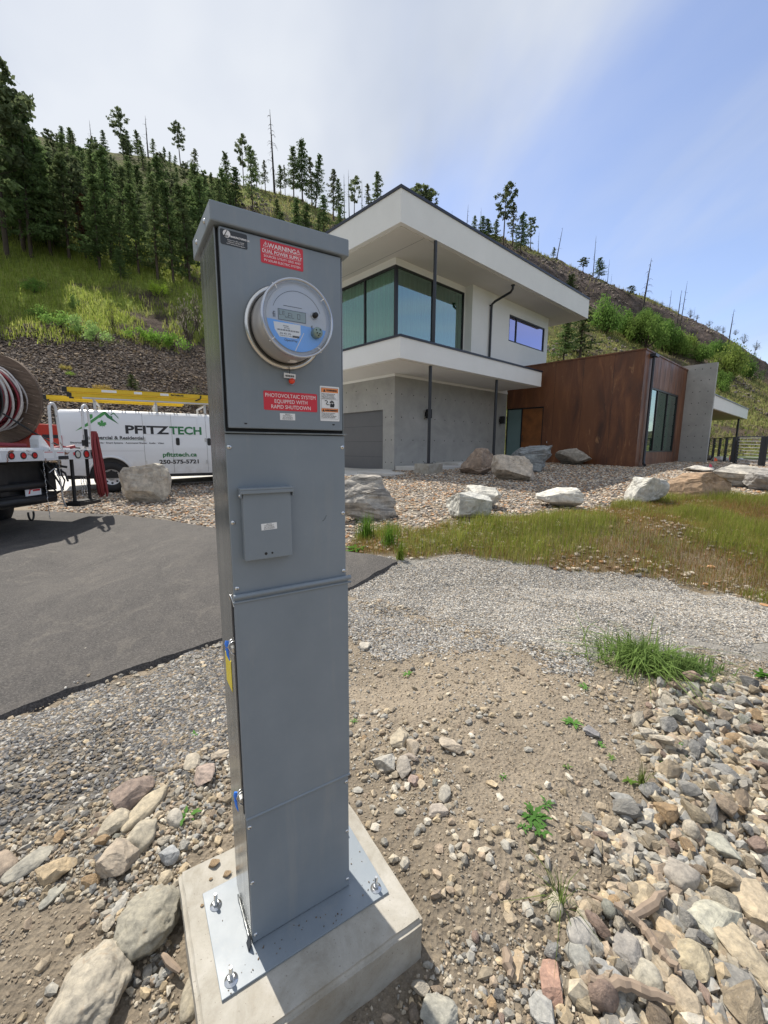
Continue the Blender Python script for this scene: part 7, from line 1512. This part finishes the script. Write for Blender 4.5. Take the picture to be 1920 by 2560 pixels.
for a in [(405, 1765, 58, 9, WG, 'bright green weed rosette among the left cobbles'), (418, 1590, 26, 8, WG, 'tiny weed on the dark gravel left of the pedestal'), (1237, 1565, 44, 11, WG, 'star shaped weed rosette on the dirt right of centre'), (1262, 1486, 30, 9, (.13, .26, .08), 'pale little weed above the star shaped rosette'), (1297, 1612, 28, 9, WG, 'small weed near the dark slate chip'), (880, 1458, 34, 9, WG, 'little weed right of the pedestal near the gravel'), (1150, 1765, 70, 16, (.10, .22, .06), 'leafy weed patch in the middle of the dirt'), (1165, 1795, 50, 12, (.10, .22, .06), 'lower half of the leafy weed patch'), (1455, 1615, 60, 10, (.11, .24, .06), 'broad leaved weed at the top of the rock pile'), (1440, 1650, 40, 8, (.11, .24, .06), 'upright weed below the broad leaved weed'), (765, 1560, 24, 8, WG, 'weed peeking from behind the pedestal edge'), (770, 1190, 56, 22, (.09, .22, .04), 'leafy green weed between the pedestal and the asphalt tip'), (1085, 1680, 26, 7, WG, 'tiny weed left of the leafy patch'), (1360, 1690, 34, 9, (.13, .22, .05), 'feathery weed among thin grass above the pile'), (1425, 1560, 36, 9, (.11, .22, .05), 'weed under the big grass tuft'), (1650, 1460, 60, 14, (.07, .17, .03), 'dark green weed at the right edge of the gravel path'), (1180, 1740, 36, 9, (.11, .24, .07), 'upper right sprout of the leafy weed patch'), (1130, 1790, 32, 8, (.11, .24, .07), 'lower left sprout of the leafy weed patch'), (1340, 1800, 30, 7, (.14, .22, .06), 'thin weed beside the upright brown rock'), (1320, 1640, 26, 7, (.13, .23, .06), 'tiny weed right of the dark slate chip'), (1225, 1660, 22, 7, (.13, .23, .06), 'smallest weed on the bare dirt above the leafy patch'), (1500, 1560, 34, 9, (.12, .22, .06), 'weed growing between the upper pile stones')]:
    weed(*a)
# ------------------------------------------------------------------ small things by the right-hand fence
def pole_h(P, n): return px_m(P, n)
zE = lambda u, v: ((1500 + u / 3.95) / K, (860 + v / 3.95) / K)
def fence(Pa, Pb, h, n, label, posts, wires=9):
    r = thing('railing', label, 'railing', Pa); d = (Pb - Pa); 
    for k in range(n + 1):
        t = k / n; p = d * t; w = .05; q = MB(); q.box((p.x - w, p.y - w, p.z - .1), (p.x + w, p.y + w, p.z + h), rot=Matrix.Rotation(math.atan2(d.y, d.x), 3, 'Z')); q.obj('post', M['darkmetal'], r)
    q = MB(); 
    for k in range(wires): z_ = .08 + k * (h - .14) / (wires - 1); q.tube([Vector((0, 0, z_)), d + Vector((0, 0, z_))], .012, 5)
    q.obj('cable_rail', M['alu'], r); q = MB(); q.tube([Vector((0, 0, h)), d + Vector((0, 0, h))], .02, 6); q.obj('top_rail', M['darkmetal'], r); return r
Pa = G(*zE(1330, 1185)); Pb = G(*zE(1575, 1210)); Pc = Pb + Vector((3.2, -.6, 0)); Pc.z = surf_z(Pc.x, Pc.y)
hgt = px_m(Pa, 265 / 3.95 / K)
fence(Pa, Pb, hgt, 1, 'dark post railing with horizontal cables beyond the fin wall', 2); fence(Pb + Vector((.12, 0, 0)), Pc, hgt, 2, 'continuation of the cable railing at the right picture edge', 2)
Pd = Pa + Vector((2.6, 5.0, 0)); Pd.z = surf_z(Pd.x, Pd.y); fence(Pa + Vector((.5, .8, 0)), Pd, hgt, 4, 'row of dark railing posts running back behind the front railing', 4, 5)
for i, (u, v, lab, colr) in enumerate([(1070, 1250, 'pink marker flag beside the thin flat stone', (.8, .10, .16)), (1120, 1190, 'orange marker flag right of the fin wall', (.8, .14, .05)), (1268, 1175, 'small orange marker flag near the tarp bundle', (.8, .14, .05))]):
    P = G(*zE(u, v)); s = px_m(P, 9); f_ = thing('marker_flag', lab, 'flag', P); q = MB(); q.tube([(0, 0, 0), (0, 0, s * 1.6)], .008, 5); q.obj('stake', M['alu'], f_); q = MB(); q.prism([(0, 0), (.9 * s, .2 * s), (.5 * s, .8 * s), (0, s)], (0, -.005, s * .7), (1, 0, 0), (0, 0, 1), (0, 1, 0), .006); q.obj('flag', simple('flag_%d' % i, colr, .6), f_)
for (u, v, w, h, colr, lab) in [(1270, 1165, 210, 50, (.42, .40, .38), 'grey tarp covered bundle beyond the fin wall'), (1150, 1155, 60, 50, (.20, .18, .15), 'dark sack left of the tarp covered bundle'), (1410, 1160, 50, 30, (.05, .12, .35), 'blue folded tarp behind the railing'), (1470, 1155, 60, 24, (.62, .62, .62), 'white folded sheet behind the railing')]:
    P = G(*zE(u, v)); w_ = px_m(P, w / 3.95 / K); h_ = px_m(P, h / 3.95 / K); v_, f_ = rock_mesh('b', int(u), 3, 8, .6, rough=.06)
    rock_obj('bundle', v_, f_, (w_, w_ * .6, h_ * 1.3), P + Vector((0, .5, 0)), .3, simple('tarp_%d' % u, colr, .7, 0, .1, 8), (1, 1, 1), lab, 'bundle', smooth=True)
